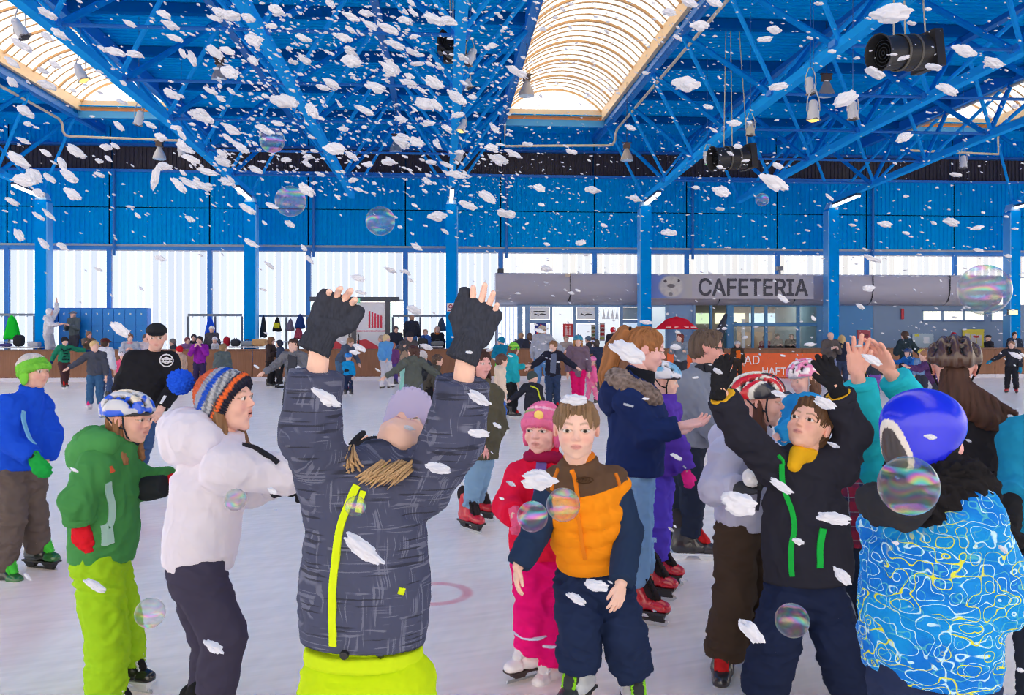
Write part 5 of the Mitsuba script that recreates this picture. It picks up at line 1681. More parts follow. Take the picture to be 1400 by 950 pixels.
helmet(o, hf, bluehelm, strap=(44, 46, 54))
hair(o, hf, 'side', (166, 116, 78), .008, 7)
rg_ = mat('cloth', (206, 22, 38))
glove(o, J['HDR'], True, rg_, (.35, .35, .4, .45), .5, 1.6, cuff=mat('cloth', (52, 44, 58)), mitten=True)
glove(o, J['HDL'], False, rg_, (.9, .9, .9, .9), .5, 1.4)
part(o, 'sleeve_panel', soft([cap(at(202, 668, D_ + .08), at(226, 664, D_ + .06), .058, .052, .01, cut=True)], .011), mat('cloth', (36, 40, 44)), smooth=True)
part(o, 'hood', crumple(soft([cap(at(132, 612, D_ - .09), at(120, 622, D_), .07, .085, .06), cap(at(148, 606, D_ - .12), at(128, 612, D_ - .04), .05, .075, .06), cap(at(140, 606, D_ + .1), at(124, 618, D_ + .02), .06, .08, .06)], .011), .008, seed=8), mat('cloth', (70, 142, 76)), smooth=True)
refl = mat('paint', (150, 186, 176))
strip_on(o, 'reflective_strip', st['_jm'], [at(164, 666, D_ - .2), at(166, 700, D_ - .2), at(164, 722, D_ - .2)], .03, refl)
strip_on(o, 'reflective_strip', st['_jm'], [at(149, 716, D_ - .2), at(149, 754, D_ - .2)], .03, refl)
strip_on(o, 'reflective_strip', st['_jm'], [at(163, 726, D_ - .2), at(163, 754, D_ - .2)], .03, refl)
strip_on(o, 'badge', st['_jm'], [at(158, 643, D_ - .2), at(174, 641, D_ - .2)], .03, mat('cloth', (196, 90, 56)))

# the boy in blue at the left edge
D_ = 6.0
J = joints(D_, pel=(26, 636), chest=(32, 575), neck=(40, 541), head=(47, 509), shR=(14, 556, -.13), shL=(52, 556, .13), elR=(12, 600, -.2), elL=(70, 596, .10), wrR=(48, 628, -.24), wrL=(62, 630, .05),
           hipR=(15, 650, -.06), hipL=(42, 650, .06), knR=(16, 708, -.1), knL=(46, 700, .08), anR=(4, 778, -.05), anL=(52, 750, .2))
J.update(front=view(.9, -.5, 0), look=view(1, -.35, .02), toeL=view(1, -.35, 0), toeR=view(1, -.5, 0), hdR=(view(.55, -.1, -.9), view(.3, -1, 0)), hdL=False)
st = dict(head=.225, jacket=mat('cloth', (20, 76, 204)), trousers=mat('cloth', (96, 84, 80)), chest=.165, hem=.178, flat=.74, drop=.02, sleeve=(.083, .078, .065), hand=.17, leg=(.098, .085, .075), lfold=.014, fold=.010, skate='green', collar_h=.07, foot=.25, seed=31, gloved='R', skin=SKIN2, child=True)
o, hf = person('boy in a blue jacket and a green hat at the left edge', J, st, .0135)
beanie(o, hf, stripes([(-.9, .36, (118, 200, 62)), (.36, .9, (214, 206, 204))], (200, 200, 200)), tall=.04, h=.008)
part(o, 'hat_flap', soft([hf.e(.36, -.02, -.12, .07, .17, .26), hf.e(-.36, -.02, -.12, .07, .17, .26)], .008), mat('cloth', (122, 204, 66)), smooth=True)
glove(o, J['HDR'], True, mat('cloth', (26, 160, 66)), (.5, .5, .5, .5), .6, 1.75, cuff=mat('cloth', (30, 32, 38)), h=.006)
strip_on(o, 'zip', st['_jm'], [at(60, 560, D_ - .2), at(56, 600, D_ - .2)], .03, mat('cloth', (110, 170, 210)))

# the man in the black sweater
D_ = 8.6
J = joints(D_, pel=(192, 545), chest=(204, 512), neck=(209, 486), head=(214, 461, -.05), shR=(184, 494, -.02), shL=(230, 494, .02), elR=(170, 518), elL=(241, 524), wrR=(160, 538, -.1), wrL=(219, 560, -.3),
           hipR=(186, 558), hipL=(200, 558), knR=(176, 612, -.2), knL=(196, 606), anR=(166, 672), anL=(182, 662, .4))
J.update(front=view(.15, -1, -.1), look=view(.35, -.9, -.15), toeL=view(.3, -1, 0), toeR=view(.3, -1, 0))
st = dict(head=.25, child=False, jacket=mat('cloth', (30, 30, 36)), trousers=mat('cloth', (60, 86, 130)), chest=.20, hem=.20, flat=.64, drop=.06, sleeve=(.095, .08, .06), hand=.19, armr=.04, leg=(.11, .085, .075), collar_h=.01, fold=.012, skate='black', foot=.28, seed=41, skin=(226, 180, 164))
o, hf = person('man in a black sweater with a white round print and a black cap', J, st, .0145)
k = part(o, 'cap', soft([hf.e(0, -.07, .2, .40, .48, .36)], .009, cuts=[(hf.p(0, 0, .17), -hf.z + .1 * hf.y)]), mat('cloth', (40, 42, 46)), smooth=True)
part(k, 'brim', soft([cap(hf.p(-.2, .36, .2), hf.p(.2, .36, .2), .14 * hf.s, None, .01, flat=(hf.z, .25)), cap(hf.p(-.12, .55, .17), hf.p(.12, .55, .17), .14 * hf.s, None, .03, flat=(hf.z, .2))], .009), mat('cloth', (34, 34, 38)), smooth=True)
c = at(222, 496, D_)
from scipy.spatial import cKDTree
i_ = cKDTree(st['_jm'].vertices).query(at(222, 496, D_ - .25))[1]
pc, pn = st['_jm'].vertices[i_], unit(st['_jm'].vertex_normals[i_])
part(o, 'print', cat_mesh([lathe([(r0, .008), (r1, .008), (r1, .014), (r0, .014)], 24, pn, pc) for r0, r1 in ((.055, .066), (.025, .035))] + [bar(pc + pn * .012 + RIGHT * -.05 + UP * z, pc + pn * .012 + RIGHT * .05 + UP * z, .006, .016) for z in (-.012, .012)]), mat('cloth', (214, 214, 220)))
strip_on(o, 'sleeve_stripe', st['_jm'], [at(224, 534, D_ - .3), at(216, 552, D_ - .4)], .025, mat('cloth', (225, 225, 230)))

# the boy in the orange waistcoat
D_ = 3.9
J = joints(D_, pel=(812, 772, -.04), chest=(800, 690, -.12), neck=(792, 640, -.18), head=(788, 586, -.24), shR=(757, 662, -.10), shL=(838, 660, -.10), elR=(735, 722, -.12), elL=(860, 726, -.12), wrR=(708, 774, -.2), wrL=(849, 798, -.3),
           hipR=(790, 795, -.02), hipL=(832, 795, -.02), knR=(790, 855, -.14), knL=(852, 858, -.10), anR=(792, 924, -.02), anL=(866, 935, .05))
J.update(front=view(-.12, -1, -.1), look=view(-.08, -1, -.04), toeL=view(.1, -1, 0), toeR=view(-.5, -.8, 0), hdR=(view(-.12, -.05, -1), view(-1, -.3, .2)), hdL=(view(-.25, -.45, -.9), view(.5, -1, .3)))
ORG, BRN = (246, 146, 20), (96, 72, 56)



NAVY = mat('cloth', (34, 52, 82))
st = dict(head=.245, jacket=mat('cloth', ORG), split=(.80, mat('cloth', BRN)), top='waistcoat', vest=True, vest_sleeve=NAVY, trousers=mat('cloth', (30, 44, 78)), chest=.152, hem=.16, flat=.72, drop=.0, sleeve=(.066, .062, .054), cuff=.97, hand=.135, legcut=.74, leg=(.098, .092, .09), lfold=.014, fold=.006, quilt=.075, skate='grey', foot=.235, seed=51, hres=.0034, smile=.5, skin=(240, 196, 178), collar_h=.05, brow=(140, 104, 76), iris=(84, 70, 56), lip=(204, 110, 112), pitchR=-.05)
o, hf = person('boy with short brown hair in an orange and brown quilted waistcoat, looking at the camera', J, st, .0105)
hair(o, hf, 'short', (150, 118, 88), .005, 9)
strip_on(o, 'zip', st['_jm'], [at(776, 634, D_ - .35), at(778, 668, D_ - .35), at(786, 720, D_ - .35), at(799, 776, D_ - .25)], .016, mat('cloth', (226, 126, 26)), .008)
strip_on(o, 'zip_pull', st['_jm'], [at(774, 638, D_ - .35), at(772, 648, D_ - .35)], .012, mat('cloth', (240, 140, 30)), .014)
for s_, (a_, b_) in (('R', ((757, 640), (752, 672))), ('L', ((846, 642), (852, 664)))):
    strip_on(o, 'armhole_trim', st['_jm'], [at(*a_, D_ - .2), at(*b_, D_ - .2)], .014, mat('cloth', (214, 120, 36)), .008)
i_ = cKDTree(st['_jm'].vertices).query(at(803, 678, D_ - .4))[1]
pc, pn = st['_jm'].vertices[i_], unit(st['_jm'].vertex_normals[i_])
px_ = unit(np.cross(UP, pn))
part(o, 'logo', cat_mesh([tube([pc + pn * .012 + px_ * .036 * math.cos(a) + UP * .013 * math.sin(a) for a in np.linspace(0, 2 * math.pi, 19)], .0022, 4)] + [tube([pc + pn * .012 + px_ * (q_ - .004) + UP * -.007, pc + pn * .012 + px_ * q_ + UP * .008, pc + pn * .012 + px_ * (q_ + .005) + UP * -.007], .0018, 4) for q_ in (-.02, -.007, .007, .02)]), mat('cloth', (70, 46, 24)))
part(o, 'collar_lining', soft([cap(J['neck'] + UP * .045, J['neck'] + UP * .068, .068, .066, .01, cut=True)], .008), mat('cloth', (214, 120, 36)), smooth=True)

# the little girl in pink
D_ = 4.25
J = joints(D_, pel=(741, 752), chest=(738, 682), neck=(744, 628), head=(741, 588, -.04), shR=(712, 655, -.02), shL=(768, 655), elR=(694, 692, -.08), elL=(772, 700, -.10), wrR=(704, 704, -.24), wrL=(722, 706, -.26),
           hipR=(726, 770), hipL=(757, 770), knR=(727, 832, -.06), knL=(753, 838, -.04), anR=(728, 892), anL=(757, 908, .02))
J.update(front=view(-.25, -1, -.05), look=view(-.42, -1, 0), toeL=view(-.7, -1, 0), toeR=view(-1, -.7, 0), hdR=(view(.25, -.5, -.9), view(-.8, -.6, .3)), hdL=(view(-.5, -.5, -.7), view(.5, -.8, .3)))
st = dict(head=.225, jacket=mat('cloth', (228, 24, 68)), trousers=mat('cloth', (236, 8, 120)), chest=.135, hem=.155, flat=.74, drop=.03, sleeve=(.07, .065, .058), hand=.125, leg=(.088, .082, .085), lfold=.012, fold=.009, legcut=.88, skate='white', foot=.215, seed=61, gloved='RL', hres=.0036, skin=(240, 192, 184), cheek=1, collar_h=.06, iris=(90, 90, 100), smile=.2)
o, hf = person('small girl all in pink with white skates beside the boy in the orange waistcoat', J, st, .0105)
beanie(o, hf, lambda a, hgt, l: np.where(((np.abs(hgt - .34) < .035) & (a > .2))[:, None], lin((170, 190, 120)), np.where((np.abs(hgt - .42) < .03)[:, None], lin((250, 190, 214)), lin((236, 120, 168)))), tall=.10)
part(o, 'hat_flap', soft([hf.e(.35, -.0, -.15, .07, .17, .22), hf.e(-.35, -.0, -.15, .07, .17, .22)], .007), mat('cloth', (226, 104, 156)), smooth=True)
part(o, 'hat_badge', soft([hf.e(-.08, .40, .36, .11, .05, .10)], .005), mat('cloth', (250, 214, 120)), smooth=True)
scarf_tube(o, hf, mat('cloth', (150, 20, 70)), z=-.58)
strip_on(o, 'front_panel', st['_jm'], [at(737, 632, D_ - .2), at(738, 690, D_ - .25), at(742, 730, D_ - .2)], .05, mat('cloth', (112, 92, 168)), .006)
for sd in 'RL':
    glove(o, J['HD' + sd], sd == 'R', mat('cloth', (236, 96, 140)), (.5, .5, .55, .6), .6, 1.6, h=.005)
    kn, an = J['kn' + sd], J['an' + sd]
    c = kn + (an - kn) * .42
    part(o, 'reflective_band', soft([cap(c, c + (an - kn) * .05, 0.099, .099, .005, cut=True)], .01, cuts=[(c, unit(kn - an))]), mat('paint', (214, 224, 250)), smooth=True)

# the tall girl in the navy parka
D_ = 5.1
J = joints(D_, pel=(868, 632), chest=(872, 565), neck=(872, 518), head=(884, 478), shR=(860, 545, -.17), shL=(872, 543, .17), elR=(884, 594, -.20), elL=(892, 588, .18), wrR=(932, 582, -.24), wrL=(918, 590, .12),
           hipR=(866, 655, -.08), hipL=(872, 655, .08), knR=(872, 735, -.08), knL=(874, 735, .08), anR=(872, 812, -.06), anL=(884, 782, .3))
J.update(front=view(1, -.05, 0), look=view(1, -.12, -.22), hup=view(.2, 0, 1), toeL=view(1, -.4, 0), toeR=view(1, -.55, 0), hdR=(view(1, -.1, .18), view(0, .5, -1)), hdL=(view(1, 0, .1), view(0, .3, -1)))
st = dict(head=.245, child=False, jacket=mat('cloth', (24, 42, 92)), trousers=mat('cloth', (122, 162, 206)), chest=.185, hem=.205, waist=.175, flat=.86, drop=.06, sleeve=(.088, .076, .056), cuff=.9, hand=.185, leg=(.10, .075, .06), fold=.008, legcut=.84, skate='red', foot=.26, seed=71, skin=(236, 186, 180), brow=(150, 104, 70), hres=.0038, collar_h=.06)
o, hf = person('tall girl with a ginger ponytail in a navy parka with a fur collar', J, st, .0115)
hair(o, hf, 'ponytail', (176, 116, 70), .007, 12)
fur = pmat('fur', lambda p, n, uv: mix((.09, .06, .05), (.34, .26, .23), noise(p.x * 60, p.y * 60, p.z * 60)), roughness=1.0)
fc = [at(846, 522, D_ + .02), at(842, 518, D_ - .12), at(860, 530, D_ - .19), at(882, 540, D_ - .16), at(892, 548, D_ - .06)]
fm = tube(np.array([[np.interp(t, np.linspace(0, 1, 5), [p_[i] for p_ in fc]) for i in range(3)] for t in np.linspace(0, 1, 22)]), .062, 12)
fm = fm.subdivide()
fm.vertices = fm.vertices + fm.vertex_normals * (.035 * (meshkit.noise(fm.vertices * 70, 3) - .4))[:, None]
part(o, 'fur_collar', fm, 'fur', smooth=True)
part(o, 'hood', crumple(soft([cap(at(842, 535, D_ - .1), at(838, 545, D_ + .08), .085, .085, .05), cap(at(850, 540, D_ - .14), at(840, 556, D_), .06, .07, .05)], .012), .008, seed=3), mat('cloth', (22, 38, 84)), smooth=True)
part(o, 'collar_tube', soft([cap(J['neck'] - UP * .03, J['neck'] + UP * .06 + RIGHT * .02, .095, .085, .02, cut=True)], .01), mat('cloth', (24, 26, 36)), smooth=True)
strip_on(o, 'reflective_strip', st['_jm'], [at(848, 554, D_ - .3), at(866, 557, D_ - .3)], .012, mat('paint', (190, 200, 216)))
part(o, 'hair_tie', tube([hf.p(.1 * math.cos(a), -.5 + .02 * math.sin(a), .33 + .1 * math.sin(a)) for a in np.linspace(0, 2 * math.pi, 13)], .008, 5), mat('cloth', (30, 28, 32)))

# the child in purple behind her
D_ = 5.75
J = joints(D_, pel=(902, 648), chest=(905, 590), neck=(907, 548), head=(908, 522), shR=(900, 562, -.12), shL=(914, 562, .12), elR=(926, 612, -.1), elL=(912, 610, .14), wrR=(938, 646, -.14), wrL=(920, 640, .1),
           hipR=(894, 665, -.06), hipL=(902, 665, .06), knR=(896, 716, -.08), knL=(900, 716, .06), anR=(898, 768, -.05), anL=(896, 766, .12))
J.update(front=view(1, -.2, 0), look=view(1, -.2, -.1), toeL=view(1, -.25, 0), toeR=view(1, -.3, 0), hdR=(view(.35, -.1, -1), view(.3, -1, 0)), hdL=False)
st = dict(head=.215, jacket=mat('cloth', (88, 56, 170)), trousers=mat('cloth', (84, 62, 190)), chest=.14, hem=.15, flat=.8, drop=.0, sleeve=(.075, .07, .06), hand=.14, leg=(.09, .082, .08), lfold=.012, fold=.01, quilt=.06, legcut=.88, skate='red', foot=.24, seed=81, gloved='R')
o, hf = person('child in a purple snow suit with a pink glove half hidden behind the tall girl', J, st, .0135)
helmet(o, hf, lambda l: np.where((meshkit.noise(l * 5, 2) > .5)[:, None], lin((120, 180, 220)), lin((226, 226, 236))), h=.008)
glove(o, J['HDR'], True, mat('cloth', (232, 40, 140)), (.6, .6, .6, .6), .8, 1.6, h=.006)
strip_on(o, 'reflective_band', soft([cap(J['knR'], J['anR'], .082, .08, .01)], .012), [at(886, 742, D_ - .2), at(898, 742, D_ - .2)], .03, mat('paint', (170, 210, 236)), .008)

# the man in the grey jacket
D_ = 6.5
J = joints(D_, pel=(940, 598), chest=(946, 545), neck=(958, 507), head=(967, 476), shR=(938, 528, -.19), shL=(956, 526, .19), elR=(962, 572, -.24), elL=(968, 566, .2), wrR=(988, 606, -.26), wrL=(990, 590, .12),
           hipR=(936, 612, -.09), hipL=(944, 612, .09), knR=(948, 672, -.09), knL=(934, 672, .1), anR=(941, 738, -.06), anL=(922, 724, .5))
J.update(front=view(1, -.1, -.2), look=view(1, -.15, -.1), toeL=view(1, -.2, 0), toeR=view(1, -.15, 0))
st = dict(head=.265, child=False, jacket=mat('cloth', (128, 134, 150)), trousers=mat('cloth', (34, 42, 62)), chest=.205, hem=.215, flat=.86, drop=.05, sleeve=(.098, .085, .065), hand=.19, armr=.042, leg=(.115, .09, .085), fold=.011, legcut=.9, skate='redblack', foot=.30, seed=91, skin=(224, 164, 152))
o, hf = person('man with glasses in a pale grey jacket behind the raised black glove', J, st, .0145)
hair(o, hf, 'short', (112, 92, 80), .009, 3)
gl = [tube([hf.p(s_ * .15 + .085 * math.cos(a), .43, .02 + .06 * math.sin(a)) for a in np.linspace(0, 2 * math.pi, 13)], .004, 4) for s_ in (-1, 1)] + [tube([hf.p(s_ * .23, .42, .04), hf.p(s_ * .37, -.02, .05)], .004, 4) for s_ in (-1, 1)]
part(o, 'glasses', cat_mesh(gl), mat('paint', (40, 36, 40)))
scarf_tube(o, hf, mat('cloth', (52, 52, 60)), .01, z=-.56)
# the girl with the red helmet
D_ = 4.3
J = joints(D_, pel=(1016, 712), chest=(1022, 645), neck=(1030, 592), head=(1040, 550, -.02), shR=(996, 622, -.14), shL=(1042, 620, .14), elR=(978, 668, -.16), elL=(1050, 668, .15), wrR=(1010, 668, -.26), wrL=(1050, 690, .05),
           hipR=(1006, 730, -.06), hipL=(1026, 730, .07), knR=(1004, 815, -.10), knL=(1034, 815, .08), anR=(988, 902, -.02), anL=(1036, 890, .2))
J.update(front=view(.85, -.5, 0), look=view(1, -.25, .02), hup=view(-.06, 0, 1), toeL=view(.5, -1, 0), toeR=view(-.3, -1, 0), hdR=(view(1, -.3, .15), view(0, .6, -1)), hdL=False)
st = dict(head=.235, jacket=mat('cloth', (184, 186, 214)), trousers=mat('cloth', (68, 54, 46)), chest=.158, hem=.165, flat=.78, drop=.03, sleeve=(.08, .075, .062), cuff=.95, hand=.16, leg=(.10, .095, .095), lfold=.011, fold=.009, legcut=.9, skate='redblack', foot=.24, seed=101, gloved='R', hood=True, skin=(238, 188, 178), open=.25, smile=.4, hres=.0036, brow=(90, 60, 46))
o, hf = person('girl in a lilac hooded sweatshirt and brown trousers with a red and white helmet', J, st, .0105)


def redhelm(l):
    c = np.tile(lin((226, 222, 214)), (len(l), 1))
    ax = np.abs(l[:, 0] + .08 * np.sin(5 * l[:, 1]))
    c[(ax > .07) & (ax < .13)] = lin((30, 30, 36))
    c[(ax > .13) & (ax < .25)] = lin((206, 26, 40))
    c[(ax > .30) & (ax < .36)] = lin((206, 26, 40))
    c[ax > .40] = lin((44, 46, 60))
    return c


helmet(o, hf, redhelm, visor=(40, 38, 44), strap=(44, 46, 62))
hair(o, hf, 'side', (92, 52, 40), .008, 17)
glove(o, J['HDR'], True, mat('cloth', (60, 62, 70)), (.7, .7, .7, .7), .8, 1.5)
strip_on(o, 'zip', st['_jm'], [at(1044, 606, D_ - .2), at(1045, 650, D_ - .2), at(1042, 700, D_ - .2)], .016, mat('cloth', (60, 60, 76)))
sb = trimesh.creation.icosphere(4)
sb.vertices = sb.vertices * (1 + .12 * (meshkit.noise(sb.vertices * 4, 2) - .5) + .05 * (meshkit.noise(sb.vertices * 11, 3) - .5))[:, None] * .043
sb.apply_translation(J['HDR'].p(0, .42, -.36))
scene['snow'] = {'type': 'twosided', 'b': {'type': 'principled', 'base_color': rgb((.86, .86, .90)), 'roughness': .9, 'specular': .2, 'sheen': .3}}
solo('snowball', 'white snowball in the dark glove of the girl with the red helmet', 'snowball', sb, 'snow', smooth=True)

# the boy with the green zip
D_ = 3.9
J = joints(D_, pel=(1104, 785), chest=(1100, 690), neck=(1098, 628), head=(1106, 582, -.03), shR=(1058, 638, -.02), shL=(1146, 638, .0), elR=(1012, 590, -.10), elL=(1166, 592, -.04), wrR=(983, 532, -.16), wrL=(1142, 528, -.10),
           hipR=(1076, 815), hipL=(1124, 815), knR=(1062, 872, -.08), knL=(1142, 872, -.06), anR=(1042, 948, .0), anL=(1168, 946, .0))
J.update(front=view(-.1, -1, 0), look=view(-.62, -.72, .42), hup=view(.30, .12, 1), toeL=view(.4, -1, 0), toeR=view(-.5, -1, 0), hdR=(view(.12, .1, 1), view(-.3, 1, .0)), hdL=(view(-.42, .15, 1), view(.4, 1, .1)))
BLK = mat('cloth', (40, 40, 52))
st = dict(head=.232, jacket=BLK, trousers=mat('cloth', (26, 36, 66)), chest=.165, hem=.20, waist=.18, flat=.66, drop=.03, sleeve=(.076, .074, .064), cuffR=.80, cuffL=.82, hand=.16, armr=.031, leg=(.105, .10, .10), lfold=.012, fold=.010, skate='black', foot=.22, seed=111, gloved='RL', hres=.0034, skin=(236, 184, 162), lip=(190, 100, 104), collar_h=.05, brow=(110, 78, 56), iris=(60, 46, 38))
o, hf = person('boy in a black jacket with a green zip raising both gloved hands', J, st, .0105)
hair(o, hf, 'short', (104, 72, 48), .005, 19)
grn = mat('cloth', (24, 170, 66))
strip_on(o, 'zip', st['_jm'], [at(1080, 640, D_ - .2), at(1079, 700, D_ - .25), at(1076, 750, D_ - .25), at(1080, 799, D_ - .2)], .022, grn, .006)
strip_on(o, 'collar_edge', st['_jm'], [at(1096, 612, D_ - .2), at(1090, 628, D_ - .2), at(1081, 646, D_ - .2)], .012, grn, .006)
strip_on(o, 'pocket_zip', st['_jm'], [at(1134, 734, D_ - .2), at(1133, 782, D_ - .2)], .028, mat('cloth', (26, 180, 70)), .006)
part(o, 'shirt', soft([cap(J['neck'] + UP * .02 - FWD * .035, J['neck'] + UP * .05 - FWD * .03, .052, .05, .02, cut=True), cap(at(1086, 636, D_ - .12), at(1092, 620, D_ - .07), .03, .04, .03)], .008), mat('cloth', (232, 176, 28)), smooth=True)
gl_ = mat('cloth', (30, 30, 36))
glove(o, J['HDR'], True, gl_, (.15, .12, .15, .2), .7, 1.5, cuff=mat('cloth', (24, 24, 28)), spread=.2)
glove(o, J['HDL'], False, gl_, (.15, .12, .15, .2), .8, 1.5, cuff=mat('cloth', (24, 24, 28)), spread=.2)
for sd in 'RL':
    c = J['el' + sd] + (J['wr' + sd] - J['el' + sd]) * .78
    part(o, 'cuff_lining', soft([cap(c, c + unit(J['wr' + sd] - J['el' + sd]) * .016, .056, .056, .004, cut=True)], .008), mat('cloth', (222, 170, 40)), smooth=True)
    kn, an = J['kn' + sd], J['an' + sd]
strip_on(o, 'piping', crumple(soft([cap(J['hipL'], J['knL'], .105, .10, .03), cap(J['knL'], J['anL'], .10, .10, .02)], .012), .012, (12, 12, 16), 116), [at(1152, 812, D_ - .03), at(1162, 860, D_ - .03), at(1178, 905, D_ - .03), at(1186, 945, D_ - .03)], .010, mat('cloth', (120, 130, 150)), .012)

# turquoise raised arms behind the blue helmet
D_ = 4.35
J = joints(D_, pel=(1240, 790), chest=(1236, 690), neck=(1236, 625), head=(1240, 585), shR=(1198, 640), shL=(1276, 632), elR=(1190, 590, -.05), elL=(1262, 570, -.05), wrR=(1172, 512, -.10), wrL=(1216, 508, -.10),
           hipR=(1222, 810), hipL=(1262, 810), knR=(1220, 890), knL=(1266, 890), anR=(1216, 960), anL=(1270, 960))
J.update(front=-FWD, look=view(-.2, -.9, .4), hup=view(0, .3, 1), toeL=-FWD, toeR=-FWD, hdR=(view(.02, .08, 1), view(.1, 1, -.1)), hdL=(view(-.5, .1, 1), view(.75, .55, .3)))
st = dict(head=.245, child=False, jacket=mat('cloth', (34, 188, 204)), trousers=mat('cloth', (40, 48, 70)), chest=.165, hem=.175, flat=.7, drop=.0, sleeve=(.082, .078, .072), cuff=.86, hand=.208, armr=.035, leg=(.09, .08, .07), fold=.009, skate='white', foot=.23, seed=121, curlR=(.12, .08, .12, .2), curlL=(.2, .15, .2, .25), spread=.26, skin=(236, 176, 158), handfat=1.08)
o, hf = person('person in a turquoise jacket raising both bare hands behind the child with the blue helmet', J, st, .0105)
hair(o, hf, 'long', (150, 110, 76), .008, 23)

# plaid shirt behind the boy with the green zip
D_ = 4.85


def plaid(p, n, uv):
    u, v = (p.x + .35 * p.y) * 13, p.z * 13
    a, b = smoothstep(.3, .36, dr.abs(u - dr.floor(u) - .5)), smoothstep(.3, .36, dr.abs(v - dr.floor(v) - .5))
    c = mix((.42, .03, .07), (.03, .035, .09), .5 * a + .5 * b)
    l = dr.maximum(smoothstep(.04, .02, dr.abs(u - dr.floor(u) - .12)), smoothstep(.04, .02, dr.abs(v - dr.floor(v) - .12)))
    return mix(c, (.5, .5, .55), .5 * l)


pmat('plaid', plaid, roughness=.9)
J = joints(D_, pel=(1172, 735), chest=(1172, 665), neck=(1172, 612), head=(1166, 572), shR=(1150, 632, -.05), shL=(1194, 632, .05), elR=(1142, 680, .05), elL=(1206, 690, .1), wrR=(1150, 720, -.05), wrL=(1214, 712, -.15),
           hipR=(1162, 752), hipL=(1186, 752), knR=(1172, 820, -.05), knL=(1192, 825, .1), anR=(1190, 905, -.05), anL=(1210, 880, .4))
J.update(front=view(.3, -1, 0), look=view(.3, -1, 0), toeL=view(.5, -1, 0), toeR=view(.5, -1, 0), hdR=False)
st = dict(head=.225, jacket='plaid', top='shirt', trousers=mat('cloth', (34, 44, 66)), chest=.16, hem=.17, flat=.74, drop=.03, sleeve=(.075, .068, .06), hand=.17, leg=(.10, .082, .074), lfold=.009, fold=.008, skate='blue', foot=.26, seed=131, gloved='L', skin=SKIN2)
o, hf = person('person in a red plaid shirt mostly hidden behind the boy with the green zip', J, st, .0125)
hair(o, hf, 'short', (80, 60, 50), .008, 29)
glove(o, J['HDL'], False, mat('cloth', (70, 72, 80)), (.5, .5, .5, .5), .6, 1.5, h=.006)

# the child with the shiny blue helmet
D_ = 2.5


def squiggle(p, n, uv):
    """Bright blue cloth printed with looping white and lime lines."""
    q = 27.0
    w = noise(p.x * 30, p.y * 30, p.z * 30) * .35
    a = noise(p.x * q + w, p.y * q, p.z * q)
    b = noise(p.x * q + 40, p.y * q + w, p.z * q + 11)
    c = noise(p.x * q * 1.3 + 7, p.y * q * 1.3 + 90, p.z * q * 1.3 + w)
    base = mix((.0, .155, .60), (.0, .24, .66), smoothstep(.4, .6, fbm(p.x * 8, p.y * 8, p.z * 8, 2)))

    def line(v, at_, wd):
        return smoothstep(wd, wd * .35, dr.abs(v - at_))
    col = mix(base, (.07, .42, .52), line(c, .42, .035) * .8)
    col = mix(col, (.45, .72, .88), dr.maximum(line(a, .42, .024), line(a, .66, .02)))
    return mix(col, (.62, .66, .05), dr.maximum(line(b, .5, .026), line(b, .72, .02)) * smoothstep(.35, .5, noise(p.x * 7, p.y * 7, p.z * 7 + 3)))


pmat('squiggle_cloth', squiggle, roughness=.7)
J = joints(D_, pel=(1270, 888), chest=(1268, 765), neck=(1268, 662), head=(1268, 598), shR=(1322, 712, -.10), shL=(1222, 712, .12), elR=(1366, 812, -.08), elL=(1330, 780, .30), wrR=(1440, 792, -.02), wrL=(1352, 724, .34),
           hipR=(1310, 925), hipL=(1240, 925), knR=(1310, 1060), knL=(1240, 1060), anR=(1310, 1190), anL=(1240, 1190))
J.update(front=view(.75, .7, 0), look=view(1, .32, .0), hup=view(-.05, 0, 1), toeL=view(1, .5, 0), toeR=view(1, .5, 0), hdR=(view(1, .1, .1), view(0, 0, 1)), hdL=(view(1, .1, -.1), view(0, -.5, 1)))
st = dict(head=.225, jacket='squiggle_cloth', trousers=mat('cloth', (34, 44, 76)), chest=.168, hem=.188, waist=.18, flat=.80, drop=.065, sleeve=(.088, .086, .07), hand=.165, leg=(.10, .09, .08), fold=.009, ffreq=(12, 12, 12), skate='black', gloved='L', seed=141, skin=(240, 180, 180), hres=.0045)
o, hf = person('child in a shiny blue helmet and a blue jacket printed with squiggles', J, st, .0105)


def shell(l):
    c = np.tile(lin((24, 34, 214)), (len(l), 1))
    c[l[:, 1] < -.56 - .3 * (l[:, 2] - .1)] = lin((222, 214, 206))
    c[(l[:, 1] < -.60 - .3 * (l[:, 2] - .1))] = lin((66, 60, 62))
    return c


k = helmet(o, hf, shell, kind='ski', h=.004)
part(k, 'padding', soft([hf.e(0, -.05, .1, .44, .46, .46), hf.e(0, -.1, -.15, .42, .40, .42, .05), hf.e(0, .58, -.25, .42, .42, .55, .03, sub=True)], .007), mat('cloth', (22, 22, 30)), smooth=True)
blk2 = mat('cloth', (44, 44, 50))
fm = []
part(o, 'scarf', crumple(soft([cap(hf.p(-.3, .05, -.6), hf.p(.3, .1, -.62), .085, .085, .05), cap(hf.p(.3, .1, -.62), hf.p(.1, .4, -.66), .085, .08, .05), cap(hf.p(.3, -.2, -.68), hf.p(.34, .25, -.72), .085, .07, .05)], .009), .014, (40, 40, 40), 5), mat('cloth', (24, 22, 26)), smooth=True)
part(o, 'hood', crumple(soft([cap(at(1200, 690, D_ + .0), at(1232, 698, D_ - .10), .046, .05, .05), cap(at(1193, 684, D_ + .10), at(1200, 690, D_ + .0), .042, .046, .05), cap(at(1232, 690, D_ - .10), at(1256, 684, D_ - .13), .046, .04, .04)], .010), .010, (18, 18, 18), 6), blk2, smooth=True)
